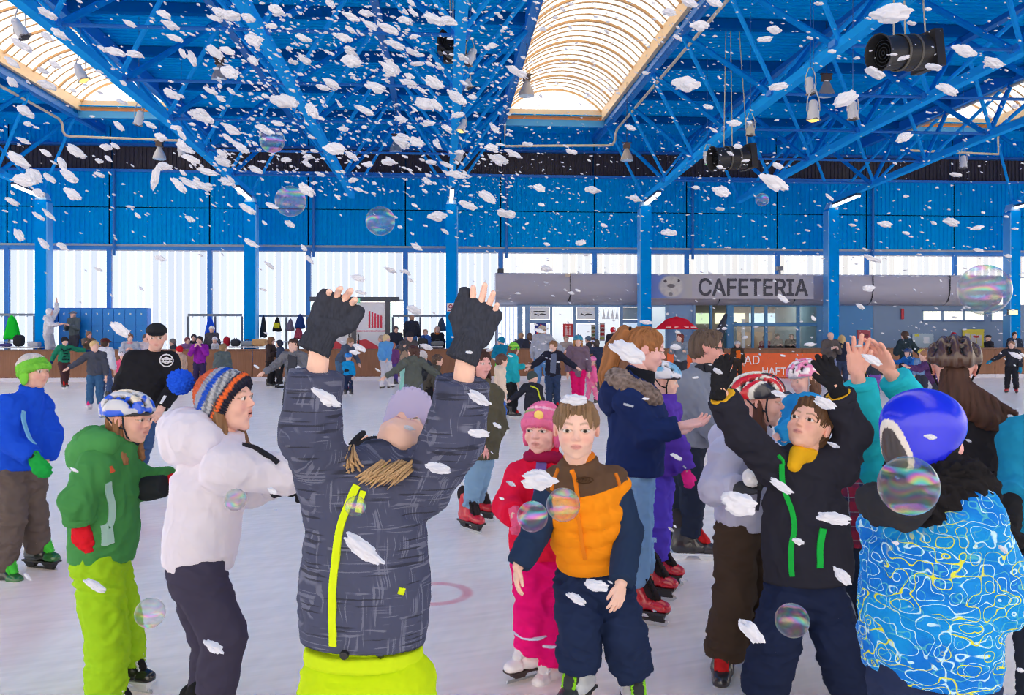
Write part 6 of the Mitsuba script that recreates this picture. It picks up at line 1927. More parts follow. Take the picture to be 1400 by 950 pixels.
hr = [tube([hf.p(.1 + .02 * i, .3, -.52), hf.p(.12 + .03 * i, .5, -.7 - .03 * i), hf.p(.16 + .03 * i, .55, -.95 - .04 * i)], [.012, .01, .003], 5) for i in range(5)]
part(o, 'hair', cat_mesh(hr), mat('hair', (170, 130, 96)), smooth=True)
glove(o, J['HDL'], False, mat('cloth', (24, 24, 28)), (.4, .4, .4, .4), .5, 1.55, spread=.2)
0 and strip_on(o, 'side_zip', st['_jm'], [at(1338, 832, D_ - .1), at(1342, 870, D_ - .1), at(1350, 902, D_ - .1)], .014, mat('cloth', (220, 200, 50)))

# the woman in black with the brown helmet
D_ = 3.75
J = joints(D_, pel=(1310, 705), chest=(1304, 620), neck=(1302, 560), head=(1304, 503), shR=(1338, 582, -.05), shL=(1268, 578, .05), elR=(1356, 636, .02), elL=(1262, 640, .10), wrR=(1376, 612, .16), wrL=(1290, 660, .15),
           hipR=(1325, 725), hipL=(1292, 725), knR=(1330, 815, .05), knL=(1292, 815, .02), anR=(1336, 920, .1), anL=(1290, 925))
J.update(front=view(.45, .9, 0), look=view(.4, .9, .05), toeL=view(.4, 1, 0), toeR=view(.4, 1, 0), hdR=(view(.5, .1, .9), view(.5, -1, 0)), hdL=False)
st = dict(head=.228, child=False, jacket=mat('cloth', (34, 32, 38)), trousers=mat('cloth', (36, 34, 40)), chest=.157, hem=.162, flat=.72, drop=.035, sleeve=(.074, .067, .054), hand=.16, leg=(.09, .076, .067), fold=.010, skate='black', foot=.26, seed=151, gloved='R', skin=(236, 180, 170))
o, hf = person('woman in black with a brown helmet and long brown hair blown sideways', J, st, .0115)
helmet(o, hf, lambda l: np.tile(lin((70, 46, 38)), (len(l), 1)) * (1 + .5 * (meshkit.noise(l * 6, 4) - .5))[:, None], h=.008)
hair(o, hf, 'blow', (82, 52, 42), .008, 31)
glove(o, J['HDR'], True, mat('cloth', (26, 26, 30)), (.5, .5, .5, .5), .7, 1.5, h=.006)

# the arm of somebody in teal at the right edge
D_ = 3.3
J = joints(D_, pel=(1446, 740), chest=(1444, 650), neck=(1446, 575), head=(1450, 535), shR=(1400, 600, .0), shL=(1486, 600), elR=(1388, 672, -.05), elL=(1500, 672), wrR=(1382, 690, -.25), wrL=(1500, 730, -.1),
           hipR=(1428, 765), hipL=(1466, 765), knR=(1426, 880), knL=(1468, 880), anR=(1424, 990), anL=(1470, 990))
J.update(front=view(-.6, -1, 0), look=view(-.6, -1, 0), toeL=-FWD, toeR=-FWD, hdR=(view(-.5, -.6, -.4), view(0, -.5, 1)), hdL=False)
st = dict(head=.22, jacket=mat('cloth', (22, 128, 168)), trousers=mat('cloth', (40, 46, 60)), chest=.155, hem=.165, flat=.74, sleeve=(.075, .068, .06), leg=(.1, .09, .08), fold=.009, skate='black', seed=161, gloved='R', drop=.03)
o, hf = person('person in a teal jacket whose arm comes in at the right edge', J, st, .0125)
beanie(o, hf, stripes([(-.9, .9, (70, 72, 80))], (70, 72, 80)), h=.009)
glove(o, J['HDR'], True, mat('cloth', (26, 26, 30)), (.4, .4, .4, .4), .5, 1.5, h=.006)

# the small child with the pink and white helmet
D_ = 6.0
J = joints(D_, pel=(1102, 625), chest=(1098, 580), neck=(1100, 546), head=(1098, 518), shR=(1085, 556, .1), shL=(1112, 556, -.1), elR=(1078, 590, .05), elL=(1082, 586, -.2), wrR=(1072, 600, -.1), wrL=(1064, 596, -.2),
           hipR=(1094, 640), hipL=(1108, 640), knR=(1094, 690), knL=(1108, 690), anR=(1094, 742), anL=(1110, 742))
J.update(front=view(-.9, -.4, 0), look=view(-.9, -.35, -.25), toeL=-RIGHT, toeR=-RIGHT, hdR=False)
st = dict(head=.215, jacket=mat('cloth', (40, 150, 214)), trousers=mat('cloth', (90, 70, 130)), chest=.135, hem=.145, flat=.8, sleeve=(.07, .065, .055), hand=.14, leg=(.085, .078, .075), fold=.01, skate='white', foot=.2, seed=171, skin=(238, 190, 176))
o, hf = person('small child in a pink and white helmet between the two raised gloves', J, st, .0135)
helmet(o, hf, lambda l: np.where((meshkit.noise(l * 6, 8) > .55)[:, None], lin((226, 130, 176)), lin((238, 228, 234))), h=.008, strap=(180, 176, 186))
hair(o, hf, 'side', (110, 74, 56), .01, 37)

# the girl in the olive coat behind the raised left arm
D_ = 7.4
J = joints(D_, pel=(655, 615), chest=(657, 562), neck=(656, 526), head=(656, 497), shR=(642, 540, -.1), shL=(674, 540, .1), elR=(640, 582, -.15), elL=(682, 582, .1), wrR=(654, 604, -.22), wrL=(672, 608, .1),
           hipR=(650, 628, -.05), hipL=(660, 628, .05), knR=(648, 662, -.08), knL=(656, 660, .06), anR=(641, 698, -.05), anL=(652, 684, .35))
J.update(front=view(.6, -.8, 0), look=view(.65, -.75, -.05), toeL=view(.8, -.5, 0), toeR=view(.6, -.8, 0))
st = dict(head=.24, child=False, jacket=mat('cloth', (88, 84, 70)), trousers=mat('cloth', (126, 160, 192)), chest=.165, hem=.185, flat=.75, drop=.07, sleeve=(.08, .07, .058), hand=.18, leg=(.09, .07, .06), fold=.012, legcut=.84, skate='red', foot=.27, seed=181, skin=(238, 178, 172))
o, hf = person('girl with dark hair in a long olive coat behind the raised arm', J, st, .0135)
hair(o, hf, 'long', (74, 46, 40), .010, 41)
# ------------------------------------------------------------------ the people farther away
PAL = {}


def stand(px, foot, top, face=0, arms=('down', 'down'), spread=.12, stride=.0, lean=0.0, head=None, bow=0.0, d=None, H=None, z0=None, sit=False, knee=.0, wide=1.0):
    """Joints of a figure from where its feet and its crown show. face: 0 looks at the camera, 90 to the right, 180 away, -90 to the left.
    arms: down, out, fwd, up, hips, hold, back for (right, left). lean: forward lean in metres at the shoulders."""
    if d is None:
        d = FPX * EYE[2] / (foot - 451)
    g = at(px, foot, d)
    if H is None:
        H = (foot - top) * d / FPX
    a = math.radians(face)
    fr = unit(-FWD * math.cos(a) + RIGHT * math.sin(a))
    rt = unit(np.cross(fr, UP))                     # the person's right
    k = H / 1.62
    fz = g[2]
    hs = head or (.215 if H < 1.45 else .235)
    Q = lambda r, f, z: g + rt * r * k + fr * f * k + UP * (z * k)
    J = {}
    b = -.55 if sit else 0
    zz = lambda z: z + b
    J['pel'] = Q(0, -.02 - .1 * lean, zz(.88))
    J['chest'] = Q(0, lean * .6, zz(1.14) - .12 * abs(lean))
    J['neck'] = Q(0, lean, zz(1.36) - .22 * abs(lean))
    up = unit(J['neck'] - J['chest'])
    lk = head if False else None
    J['head'] = J['neck'] + UP * .125 * (1 + 0) + fr * (.035 + .05 * bow) - UP * .03 * bow
    for s, n in ((1, 'R'), (-1, 'L')):
        J['sh' + n] = Q(s * .165 * wide, lean * .92, zz(1.30) - .2 * abs(lean))
        ph = s * stride
        if sit:
            J['hip' + n], J['kn' + n], J['an' + n] = Q(s * .09, -.02, zz(.84)), Q(s * .12, .38, zz(.86)), Q(s * .12, .42, zz(.50))
        else:
            J['hip' + n] = Q(s * .085, -.02 - .1 * lean, .80)
            J['an' + n] = Q(s * spread, ph * .8 - (.25 * knee if s < 0 else 0), .13 + (.22 * knee if s < 0 else 0))
            J['kn' + n] = (J['hip' + n] + J['an' + n]) / 2 + fr * (.05 + .04 * abs(ph) + .12 * knee) * k
        m = arms[0] if s > 0 else arms[1]
        o = J['sh' + n]
        e, w = {'down': ((.07, .0, -.27), (.08, .06, -.52)), 'out': ((.2, .0, -.17), (.40, .06, -.30)), 'wide': ((.26, .02, -.06), (.50, .06, -.10)), 'fwd': ((.05, .16, -.20), (.02, .40, -.18)), 'up': ((.12, .08, .22), (.08, .1, .48)),
                'hold': ((.08, .06, -.26), (-.08, .24, -.16)), 'face': ((.07, .14, -.2), (-.08, .2, .02)), 'back': ((.08, -.16, -.22), (.10, -.30, -.42)), 'low': ((.05, .12, -.25), (.02, .26, -.46)), 'reach': ((.14, .2, -.1), (.22, .42, -.05))}[m]
        J['el' + n] = o + (rt * s * e[0] + fr * e[1] + UP * e[2]) * k
        J['wr' + n] = o + (rt * s * w[0] + fr * w[1] + UP * w[2]) * k
        J['toe' + n] = unit(fr + rt * s * .2)
    J['front'] = fr
    J['look'] = unit(fr - UP * .45 * bow + rt * 0)
    return J, H, d


def far(label, px, foot, top, jacket, trousers, face=0, hat=None, hair_=None, skate='black', skin=(232, 188, 172), sl=None, gloves=None, turn=0, extra=None, name='person', jl=.06, puff=1.0, **kw):
    J, H, d = stand(px, foot, top, face, **kw)
    k = H / 1.62
    if turn:
        a = math.radians(face + turn)
        J['look'] = unit(-FWD * math.cos(a) + RIGHT * math.sin(a) + UP * J['look'][2])
    h = min(.024, max(.0165, d * .00085))
    st = dict(head=.235 if H > 1.4 else .215, child=H < 1.4, jacket=mat('cloth', jacket), trousers=mat('cloth', trousers), chest=.155 * k * puff, hem=.17 * k * puff, flat=.7, drop=jl * k, sleeve=(.075 * k * puff, .068 * k * puff, .056 * k), hand=.16 * k, armr=.033 * k,
              leg=(.095 * k, .08 * k, .07 * k), fold=.016, skate=None if kw.get('sit') or skate is None else skate, foot=.24 * k, seed=int(px * 7) % 97, skin=skin, collar_h=.04)
    o, hf = person(label, J, st, h, name=name)
    if hat:
        kind, c, *rest = hat
        if kind == 'beanie':
            r = soft([hf.e(0, -.06, .14, .42, .49, .43), hf.e(0, -.1, .3, .34, .38, .34, .1)], .012, cuts=[(hf.p(0, 0, -.02), -hf.z + .42 * hf.y)])
            kk = part(o, 'hat', r, mat('cloth', c), smooth=True)
            if rest:
                for i, c2 in enumerate(rest):
                    z = .14 + .17 * i
                    part(kk, 'band', soft([hf.e(0, -.06, .14, .435, .505, .445), hf.e(0, -.1, .3, .355, .395, .355, .1)], .012, cuts=[(hf.p(0, 0, z), -hf.z + .3 * hf.y), (hf.p(0, 0, z + .1), hf.z - .3 * hf.y)]), mat('cloth', c2), smooth=True)
        elif kind == 'helmet':
            kk = part(o, 'helmet', soft([hf.e(0, -.08, .2, .46, .56, .43)], .012, cuts=[(hf.p(0, 0, .1), -hf.z + .1 * hf.y)]), mat('gloss', c), smooth=True)
            for s_ in (-.2, .0, .2):
                part(kk, 'vent', soft([hf.c((s_, -.45, .45), (s_, .25, .5), .07, None, .01)], .012) if False else tube([hf.p(s_, y_, .2 + .435 * math.sqrt(max(0.02, 1 - (s_ / .46) ** 2 - ((y_ + .08) / .56) ** 2))) for y_ in (-.4, -.2, 0, .2)], .045 * hf.s, 6), mat('paint', rest[0] if rest else (30, 30, 34)))
            part(kk, 'strap', tube([hf.p(-.38, .1, .1), hf.p(-.27, .12, -.33), hf.p(0, .2, -.5), hf.p(.27, .12, -.33), hf.p(.38, .1, .1)], .03 * hf.s, 5), mat('cloth', (34, 34, 38)))
        elif kind == 'cap':
            kk = part(o, 'cap', soft([hf.e(0, -.07, .2, .41, .48, .36)], .012, cuts=[(hf.p(0, 0, .17), -hf.z + .1 * hf.y)]), mat('cloth', c), smooth=True)
            part(kk, 'brim', soft([cap(hf.p(-.15, .45, .2), hf.p(.15, .45, .2), .2 * hf.s, None, .01, flat=(hf.z, .25))], .010), mat('cloth', c), smooth=True)
        elif kind == 'brimhat':
            kk = part(o, 'hat', soft([hf.e(0, -.07, .25, .40, .46, .36)], .012, cuts=[(hf.p(0, 0, .17), -hf.z + .1 * hf.y)]), mat('cloth', c), smooth=True)
            part(kk, 'brim', soft([hf.e(0, -.05, .2, .68, .75, .07)], .012), mat('cloth', c), smooth=True)
        elif kind == 'hood':
            part(o, 'hood', soft([hf.e(0, -.1, .08, .45, .5, .52), hf.e(0, .5, -.08, .3, .35, .4, .05, sub=True)], .014), mat('cloth', c), smooth=True)
    if hair_:
        style, c = hair_
        q = {'short': [hf.e(0, -.08, .16, .385, .455, .39), hf.e(0, -.22, -.1, .31, .28, .3, .1), hf.e(0, .50, -.13, .32, .33, .43, .05, sub=True)],
             'bun': [hf.e(0, -.08, .16, .385, .455, .39), hf.e(0, -.22, -.1, .31, .28, .3, .1), hf.e(0, -.35, .5, .17, .17, .17, .04), hf.e(0, .50, -.13, .32, .33, .43, .05, sub=True)],
             'tail': [hf.e(0, -.08, .16, .385, .455, .39), hf.c((0, -.5, .3), (0, -.65, -.1), .13, .17, .06), hf.c((0, -.65, -.1), (0, -.6, -.8), .17, .08, .06), hf.e(0, .50, -.13, .32, .33, .43, .05, sub=True)],
             'long': [hf.e(0, -.07, .14, .39, .46, .4), hf.c((.3, .0, .0), (.33, .0, -.8), .14, .1, .08), hf.c((-.3, .0, .0), (-.33, .0, -.8), .14, .1, .08), hf.c((0, -.3, .0), (0, -.36, -1.0), .27, .2, .1), hf.e(0, .52, -.14, .27, .36, .44, .05, sub=True)]}[style]
        part(o, 'hair', crumple(soft(q, .013), .008, (40, 40, 16), 3), mat('hair', c), smooth=True)
    if gloves:
        for sd in 'RL':
            f = J['HD' + sd]
            part(o, 'glove', soft([f.c((0, -.2, 0), (0, .4, 0), .26, .3, .05, flat=(f.z, .8)), f.c((0, .45, 0), (0, .85, -.1), .29, .2, .1, flat=(f.z, .7)), f.c((.1 * (-1 if sd == 'R' else 1), .2, 0), (.38 * (-1 if sd == 'R' else 1), .5, -.05), .14, .11, .05)], .013), mat('cloth', gloves), smooth=True)
    if extra:
        extra(o, J, hf, st)
    return o, J, hf, st


def scarf_of(c):
    return lambda o, J, hf, st: part(o, 'scarf', tube([hf.p(.3 * math.cos(a), -.05 + .27 * math.sin(a), -.6) for a in np.linspace(0, 2 * math.pi, 13)], .13 * hf.s, 7), mat('cloth', c), smooth=True)


def shirt_of(c, zt='front_panel', w=.08):
    return lambda o, J, hf, st: strip_on(o, zt, st['_jm'], [J['neck'] + J['front'] * .3 - UP * .02, J['chest'] + J['front'] * .3, st['_hem'] + J['front'] * .3 + UP * .05], w, mat('cloth', c), .012)


BLACK, DKG, JEAN, DJ = (36, 36, 42), (66, 68, 78), (74, 110, 150), (44, 56, 84)
# on the ice, from the left
far('child in a green checked shirt and brown tights by the boards at the left', 88, 531, 462, (34, 130, 100), (76, 50, 52), 50, hat=('beanie', (40, 40, 48)), arms=('back', 'wide'), stride=.22, skate='redblack', gloves=(30, 60, 110), sl=1, spread=.1,
    extra=lambda o, J, hf, st: [strip_on(o, 'check_line', st['_jm'], [J['chest'] + J['front'] * .3 + UP * z - np.cross(J['front'], UP) * .15, J['chest'] + J['front'] * .4 + UP * z, J['chest'] + J['front'] * .3 + UP * z + np.cross(J['front'], UP) * .15], .025, mat('cloth', (20, 44, 50)), .010) for z in (.1, 0, -.1, -.2)])
far('girl with blond hair in a dark grey jacket and jeans with pink skates', 130, 560, 467, (74, 78, 92), (58, 98, 140), 15, hair_=('tail', (220, 186, 130)), arms=('out', 'down'), skate='pink', turn=25)
far('person with a dark cap and a white jacket behind the blond girl', 143, 549, 463, (216, 220, 232), (70, 90, 130), 170, hat=('cap', (84, 40, 40)), arms=('down', 'down'), hair_=('short', (70, 50, 40)))
far('woman in grey with a pink scarf leaning on the boards behind the man in black', 178, 531, 456, (176, 184, 200), (232, 40, 120), 20, hair_=('bun', (130, 90, 70)), arms=('hold', 'hold'), extra=scarf_of((214, 150, 160)), turn=15)
far('child in bright pink trousers half hidden behind the man in black', 167, 534, 486, (236, 96, 140), (240, 30, 120), 30, hat=('helmet', (230, 220, 230)), skate='grey')
far('person in a light jacket with short dark hair right behind the man in black', 199, 530, 457, (226, 214, 220), DJ, 40, hair_=('short', (100, 84, 84)), arms=('down', 'down'))
far('child with a red hat and a beige jacket next to the boards', 246, 538, 476, (214, 180, 156), (210, 150, 150), -120, hat=('beanie', (214, 30, 46)), arms=('down', 'down'), skate='green')
far('child in a purple jacket holding both hands to the mouth', 273, 534, 460, (150, 40, 170), (60, 50, 90), 5, hair_=('short', (60, 44, 44)), arms=('face', 'face'))
far('person in a dark grey-green coat bending over behind the bobble hat', 301, 545, 470, (88, 100, 104), DKG, 160, hair_=('short', (150, 120, 84)), lean=.12, puff=1.2)
far('woman with long hair in a dark brown coat by the boards', 370, 529, 461, (70, 58, 58), BLACK, 80, hair_=('long', (130, 90, 64)), arms=('hold', 'hold'), jl=.3)
far('child in dark clothes with a grey backpack in front of the woman in brown', 383, 530, 466, (60, 70, 92), BLACK, -60, hat=('hood', (50, 56, 72)), skate='grey')
far('teenage girl with a dark ponytail in a grey shirt and black waistcoat', 402, 584, 463, (112, 114, 124), (58, 62, 72), -10, hair_=('tail', (64, 42, 38)), arms=('out', 'down'), skate='red', stride=.18, spread=.06, extra=shirt_of((64, 66, 76), 'shirt_front', .16))
far('grown-up in jeans bending down to the small child in blue', 467, 534, 458, (78, 90, 112), (80, 112, 146), 60, hair_=('short', (150, 116, 90)), lean=.26, arms=('low', 'low'), skate='red', bow=.8)
far('small child in a bright blue suit and a blue helmet', 476, 541, 487, (20, 150, 216), (36, 48, 80), 175, hat=('helmet', (24, 130, 220), (30, 60, 120)), arms=('down', 'fwd'), skate='redblack', extra=lambda o, J, hf, st: strip_on(o, 'bib', st['_jm'], [J['chest'] - J['front'] * .3 + UP * .02, J['chest'] - J['front'] * .3 - UP * .08], .1, mat('cloth', (30, 36, 50)), .012))
far('blond woman in a light blue jacket and white trousers, seen from behind', 528, 531, 457, (98, 166, 226), (216, 216, 226), 150, hair_=('short', (226, 198, 150)), arms=('back', 'down'), skate='white', stride=.14, spread=.07, turn=-40)
far('child with purple trousers hidden behind the woman in light blue', 537, 527, 470, (120, 70, 130), (90, 70, 140), 170, hair_=('short', (180, 110, 90)))
far('man in a grey and brown jacket looking down by the boards', 556, 542, 451, (84, 80, 84), (150, 210, 200), 40, hat=('beanie', (44, 44, 56)), arms=('reach', 'down'), bow=.6, lean=.08, extra=lambda o, J, hf, st: part(o, 'lower_coat', soft([cap(J['pel'] - UP * .05, J['chest'] - UP * .05, .185, .18, .03, flat=(J['front'], .72))], .02), mat('cloth', (160, 136, 122)), smooth=True))
far('girl with long dark hair in a dark green jacket and grey jeans gliding past', 565, 582, 473, (90, 96, 92), (104, 114, 140), -160, hair_=('long', (74, 46, 42)), arms=('out', 'out'), skate='red', stride=.2, spread=.1, jl=.15, turn=60)
far('person in a black jacket bending down behind the girl in dark green', 597, 572, 478, (62, 66, 74), (150, 40, 60), -110, hat=('beanie', (214, 206, 206)), arms=('low', 'out'), lean=.3, bow=.6, skate='red', gloves=(30, 90, 150))
far('person in a long olive coat beside the girl in dark green', 588, 575, 486, (84, 80, 74), BLACK, 90, hair_=('short', (90, 70, 60)), jl=.34, arms=('down', 'down'), lean=.15, skate='red')
far('girl in a pale beige cardigan behind the girl in the olive coat', 684, 590, 487, (226, 204, 186), (50, 100, 190), 100, hair_=('short', (90, 60, 50)), arms=('down', 'down'), jl=.3)
far('child in a teal jacket and bright green trousers with a blue hat', 685, 533, 462, (20, 130, 166), (90, 220, 50), -170, hat=('beanie', (24, 130, 166)), arms=('down', 'hold'), skate='redblack', turn=60)
far('girl in a turquoise jacket and black trousers with a green striped bobble hat', 699, 571, 470, (36, 176, 190), (34, 36, 40), 110, hat=('beanie', (120, 200, 70), (60, 160, 80), (180, 220, 90)), hair_=('long', (110, 70, 60)), arms=('down', 'fwd'), skate='redblack', jl=.12, bow=.5, puff=1.12)
far('man in a broad-brimmed hat and a pale grey jacket skating away', 741, 540, 443, (168, 172, 186), (94, 140, 190), 150, hat=('brimhat', (190, 178, 160)), arms=('out', 'down'), skate='grey', hair_=('short', (150, 130, 110)), turn=-30, stride=.12)
far('boy in a dark open jacket and a grey pullover with both arms held out', 756, 560, 467, (38, 40, 58), (50, 66, 98), 0, hair_=('short', (136, 98, 70)), arms=('out', 'out'), skate='redblack', extra=shirt_of((104, 114, 140), 'pullover', .12), turn=-20, jl=.1, spread=.09)
far('girl in a blue helmet, a brown patterned coat and raspberry trousers', 790, 556, 459, (120, 100, 118), (226, 20, 110), 5, hat=('helmet', (50, 140, 170), (20, 60, 90)), hair_=('long', (170, 120, 70)), arms=('down', 'down'), jl=.2, spread=.05, turn=-10)
far('child in a pale pink suit behind the girl in raspberry trousers', 808, 553, 492, (240, 110, 170), (238, 130, 176), 120, hat=('helmet', (240, 120, 180)), stride=.2, skate='redblack', spread=.1)
far('person in dark blue leaning over by the boards left of the tall girl', 822, 537, 462, (50, 58, 84), DJ, -150, hair_=('short', (70, 62, 62)), lean=.25, arms=('reach', 'reach'))
far('woman with red hair in a grey jacket in front of the orange banner', 930, 535, 455, (132, 144, 160), (60, 62, 72), -20, hair_=('long', (120, 50, 44)), arms=('fwd', 'fwd'), turn=-20)
far('child in dark ski clothes with an orange bib in front of the banner', 1008, 524, 468, (70, 58, 50), (60, 52, 48), 0, hat=('helmet', (190, 190, 194)), extra=lambda o, J, hf, st: strip_on(o, 'bib', st['_jm'], [J['chest'] + J['front'] * .3 + UP * .1, J['chest'] + J['front'] * .3 - UP * .12], .14, mat('cloth', (236, 110, 40)), .012))
far('man with a bald head in a patterned jacket right of the banner', 1135, 532, 453, (100, 92, 92), (130, 140, 180), 10, hair_=None, arms=('hold', 'hold'))
far('woman with long blond hair in a dark jacket right of the banner', 1151, 531, 458, (50, 54, 74), (70, 80, 110), 165, hair_=('long', (206, 176, 128)))
far('child in yellow and dark clothes among the group behind the raised bare hands', 1182, 540, 482, (214, 180, 40), (60, 60, 70), 20, hat=('helmet', (60, 64, 90)), arms=('down', 'down'))
far('child with a purple bag among the group behind the raised bare hands', 1196, 543, 484, (60, 66, 80), (130, 90, 180), 170, hat=('hood', (60, 66, 84)), arms=('down', 'down'))
far('man in a dark jacket with his back turned right of the raised hands', 1238, 537, 452, (40, 56, 66), (50, 54, 66), -160, hair_=('short', (80, 58, 48)), arms=('out', 'hold'))
far('boy in a blue helmet bending beside the man in the dark jacket', 1246, 541, 478, (40, 110, 190), (60, 64, 80), -60, hat=('helmet', (40, 60, 110)), lean=.15, arms=('reach', 'fwd'))
far('child with a yellow helmet next to the purple jacket', 1261, 546, 481, (120, 150, 190), (60, 64, 80), -40, hat=('helmet', (230, 206, 70), (150, 120, 40)))
far('person in a purple jacket leaning to the left behind the brown helmet', 1279, 570, 479, (86, 56, 104), (60, 60, 76), -110, hair_=('short', (170, 120, 90)), lean=.2, arms=('reach', 'reach'))
far('young man in black with red skates by the boards at the right', 1383, 537, 467, (50, 52, 62), (40, 42, 50), -35, hair_=('short', (150, 110, 90)), arms=('out', 'down'), skate='red', spread=.13, gloves=(30, 140, 180))
# sitting on the ice
J, H, d = stand(728, 574, 500, 150, sit=True, d=16.3, H=1.28)
off = at(728, 574, 16.3)[2]
far('child in a black suit with a dark green hat sitting on the ice', 728, 574, 500, (46, 48, 60), (48, 50, 62), 160, hat=('beanie', (72, 84, 84)), sit=True, d=16.2, H=1.28, arms=('down', 'out'), turn=-90,
    extra=lambda o, J, hf, st: [strip_on(o, 'piping', st['_jm'], [J['neck'] - J['front'] * .2, J['shR'] - J['front'] * .2, J['elR'] - J['front'] * .1], .025, mat('cloth', (200, 210, 60)), .012)])

# behind the boards: those who stand or sit on the floor there
def behind(label, px, top, jacket, face=0, y=30.2, H=1.6, trousers=(60, 64, 80), **kw):
    """Somebody behind the boards: only the upper part shows."""
    d = y / (FWD[1] + RIGHT[1] * (px - 700) / FPX)
    foot = 451 + FPX * EYE[2] / d
    foot = 451 + FPX * (EYE[2] - ZP) / d
    hgt = (foot - top) * d / FPX
    if hgt < 1.3 and not label.startswith('child'):
        return seated(label, px, top, jacket, face, y, 1.55, trousers, **kw)
    return far(label, px, foot, top, jacket, trousers, face, d=d, H=hgt, skate=None, **kw)


def seated(label, px, top, jacket, face=0, y=31.1, H=1.55, trousers=(60, 70, 100), zs=.48, **kw):
    """Somebody on a bench behind the boards, on top of what lifts the seat."""
    d = y / (FWD[1] + RIGHT[1] * (px - 700) / FPX)
    k = H / 1.62
    ztop = EYE[2] - (top - 451) * d / FPX
    zg = ztop - 1.62 * k + .55 * k
    foot = 451 + (EYE[2] - zg) * FPX / d
    words = label.split()[:11]
    while words[-1] in ('the', 'a', 'of', 'in', 'at', 'next', 'to', 'by', 'and', 'behind', 'on', 'with', 'from', 'right', 'left'):
        words.pop()
    b = thing('bench', 'small bench under the ' + ' '.join(words), 'bench')
    c = at(px, foot, d)
    a = math.radians(face)
    fr = unit(-FWD * math.cos(a) + RIGHT * math.sin(a))
    zt = zg + .165 * k
    part(b, 'seat', box((c[0] - .22, c[1] - .18, zt - .06), (c[0] + .22, c[1] + .2, zt)), mat('paint', (150, 120, 90)))
    for s_ in (-.17, .17):
        part(b, 'leg', box((c[0] + s_ - .03, c[1] - .1, min(ZP, zt - .1)), (c[0] + s_ + .03, c[1] + .1, zt - .065)), mat('paint', (90, 92, 100)))
    return far(label, px, foot, top, jacket, trousers, face, d=d, H=H, sit=True, skate=None, **kw)


def white_suit(o, J, hf, st):
    part(o, 'scarf', tube([hf.p(.3 * math.cos(a), -.05 + .27 * math.sin(a), -.6) for a in np.linspace(0, 2 * math.pi, 13)], .13 * hf.s, 7), mat('cloth', (226, 226, 232)), smooth=True)


behind('person in white overalls and head cover raising a hand before the blue lockers', 67, 420, (222, 222, 230), 90, y=30.2, trousers=(206, 206, 216), hat=('hood', (232, 232, 238)), arms=('fwd', 'up'))
behind('man in a cap and a grey green pullover in front of the blue lockers', 101, 424, (92, 104, 110), -25, y=30.98, trousers=(70, 72, 84), hat=('cap', (112, 120, 140)), arms=('hold', 'hold'))
behind('person in brown leaning on the boards in front of the lockers', 121, 453, (110, 96, 84), 60, y=30.1, hair_=('short', (130, 96, 80)), arms=('reach', 'fwd'), skin=(226, 160, 150))
seated('woman with a white hat sitting on the bench below the blue coat', 290, 446, (84, 84, 96), 0, hat=('beanie', (232, 232, 236)), trousers=(50, 56, 84))
behind('child with a white and blue hat behind the boards beside the purple jacket', 294, 466, (206, 210, 224), 0, y=30.0, hat=('beanie', (236, 236, 240), (60, 90, 190)))
behind('person with dark hair standing between the purple jackets behind the boards', 265, 457, (52, 52, 66), 15, y=31.0, hair_=('short', (56, 44, 44)))
behind('girl with reddish hair in a lilac jacket behind the boards at the purple jacket', 256, 461, (150, 110, 160), 40, y=30.2, hair_=('short', (130, 70, 76)))
behind('person with grey hair in dark clothes behind the shoulder of the man in black', 237, 463, (60, 62, 74), -60, y=30.15, hair_=('short', (120, 114, 116)))
seated('man in a dark jacket sitting right of the entrance door', 541, 446, (48, 54, 72), 20, y=31.1, hair_=('short', (90, 70, 66)), trousers=(120, 130, 150))
behind('person with grey hair in black leaning on the boards behind the woman in light blue', 528, 457, (52, 50, 56), -80, y=30.15, hair_=('short', (190, 170, 160)), lean=.15)
behind('standing person in dark clothes and jeans at the rack right of the entrance', 563, 430, (46, 50, 66), 180, y=31.2, trousers=(70, 110, 160), hair_=('short', (170, 130, 110)))
seated('child in blue with a pale face on the bench left of the middle column', 582, 452, (70, 110, 180), -10, y=31.3, H=1.2, hair_=('short', (190, 150, 120)))
seated('woman in black with an orange scarf on the bench next to the middle column', 598, 446, (44, 44, 52), 0, y=31.3, hair_=('long', (206, 170, 150)), extra=scarf_of((230, 130, 60)))
behind('woman with brown hair and a dark jacket seen from behind at the cafeteria window', 724, 455, (56, 60, 76), 180, y=30.1, hair_=('long', (96, 70, 60)))
behind('person with fair hair next to the woman at the cafeteria window', 712, 455, (70, 76, 96), 160, y=30.75, hair_=('short', (190, 150, 120)))
behind('person in a pale jacket behind the shoulder of the man with the hat', 750, 461, (206, 200, 206), -30, y=30.5, hair_=('short', (170, 110, 80)))
behind('person in a pale patterned jacket behind the girl in the blue helmet', 774, 459, (190, 176, 170), 0, y=30.6, hair_=('short', (180, 150, 130)))
behind('woman with a grey hat and a brown plait behind the boards', 805, 460, (70, 70, 80), -90, y=30.2, hat=('beanie', (96, 112, 136)), hair_=('tail', (130, 90, 60)))
behind('person with a red hat behind the boards left of the tall girl', 838, 448, (60, 60, 76), 160, y=31.0, hat=('beanie', (230, 40, 56)))
behind('woman in dark red sitting in the cafeteria window', 1046, 458, (120, 40, 60), 20, y=32.75, hair_=('long', (50, 40, 44)))
behind('man in grey sitting in the cafeteria window', 1062, 456, (122, 116, 110), 12, y=32.75, hair_=('short', (70, 56, 50)), arms=('hold', 'hold'))
behind('man in black sitting at the right in the cafeteria window', 1082, 456, (40, 40, 46), -8, y=32.75, hair_=('short', (60, 48, 46)), arms=('hold', 'hold'))
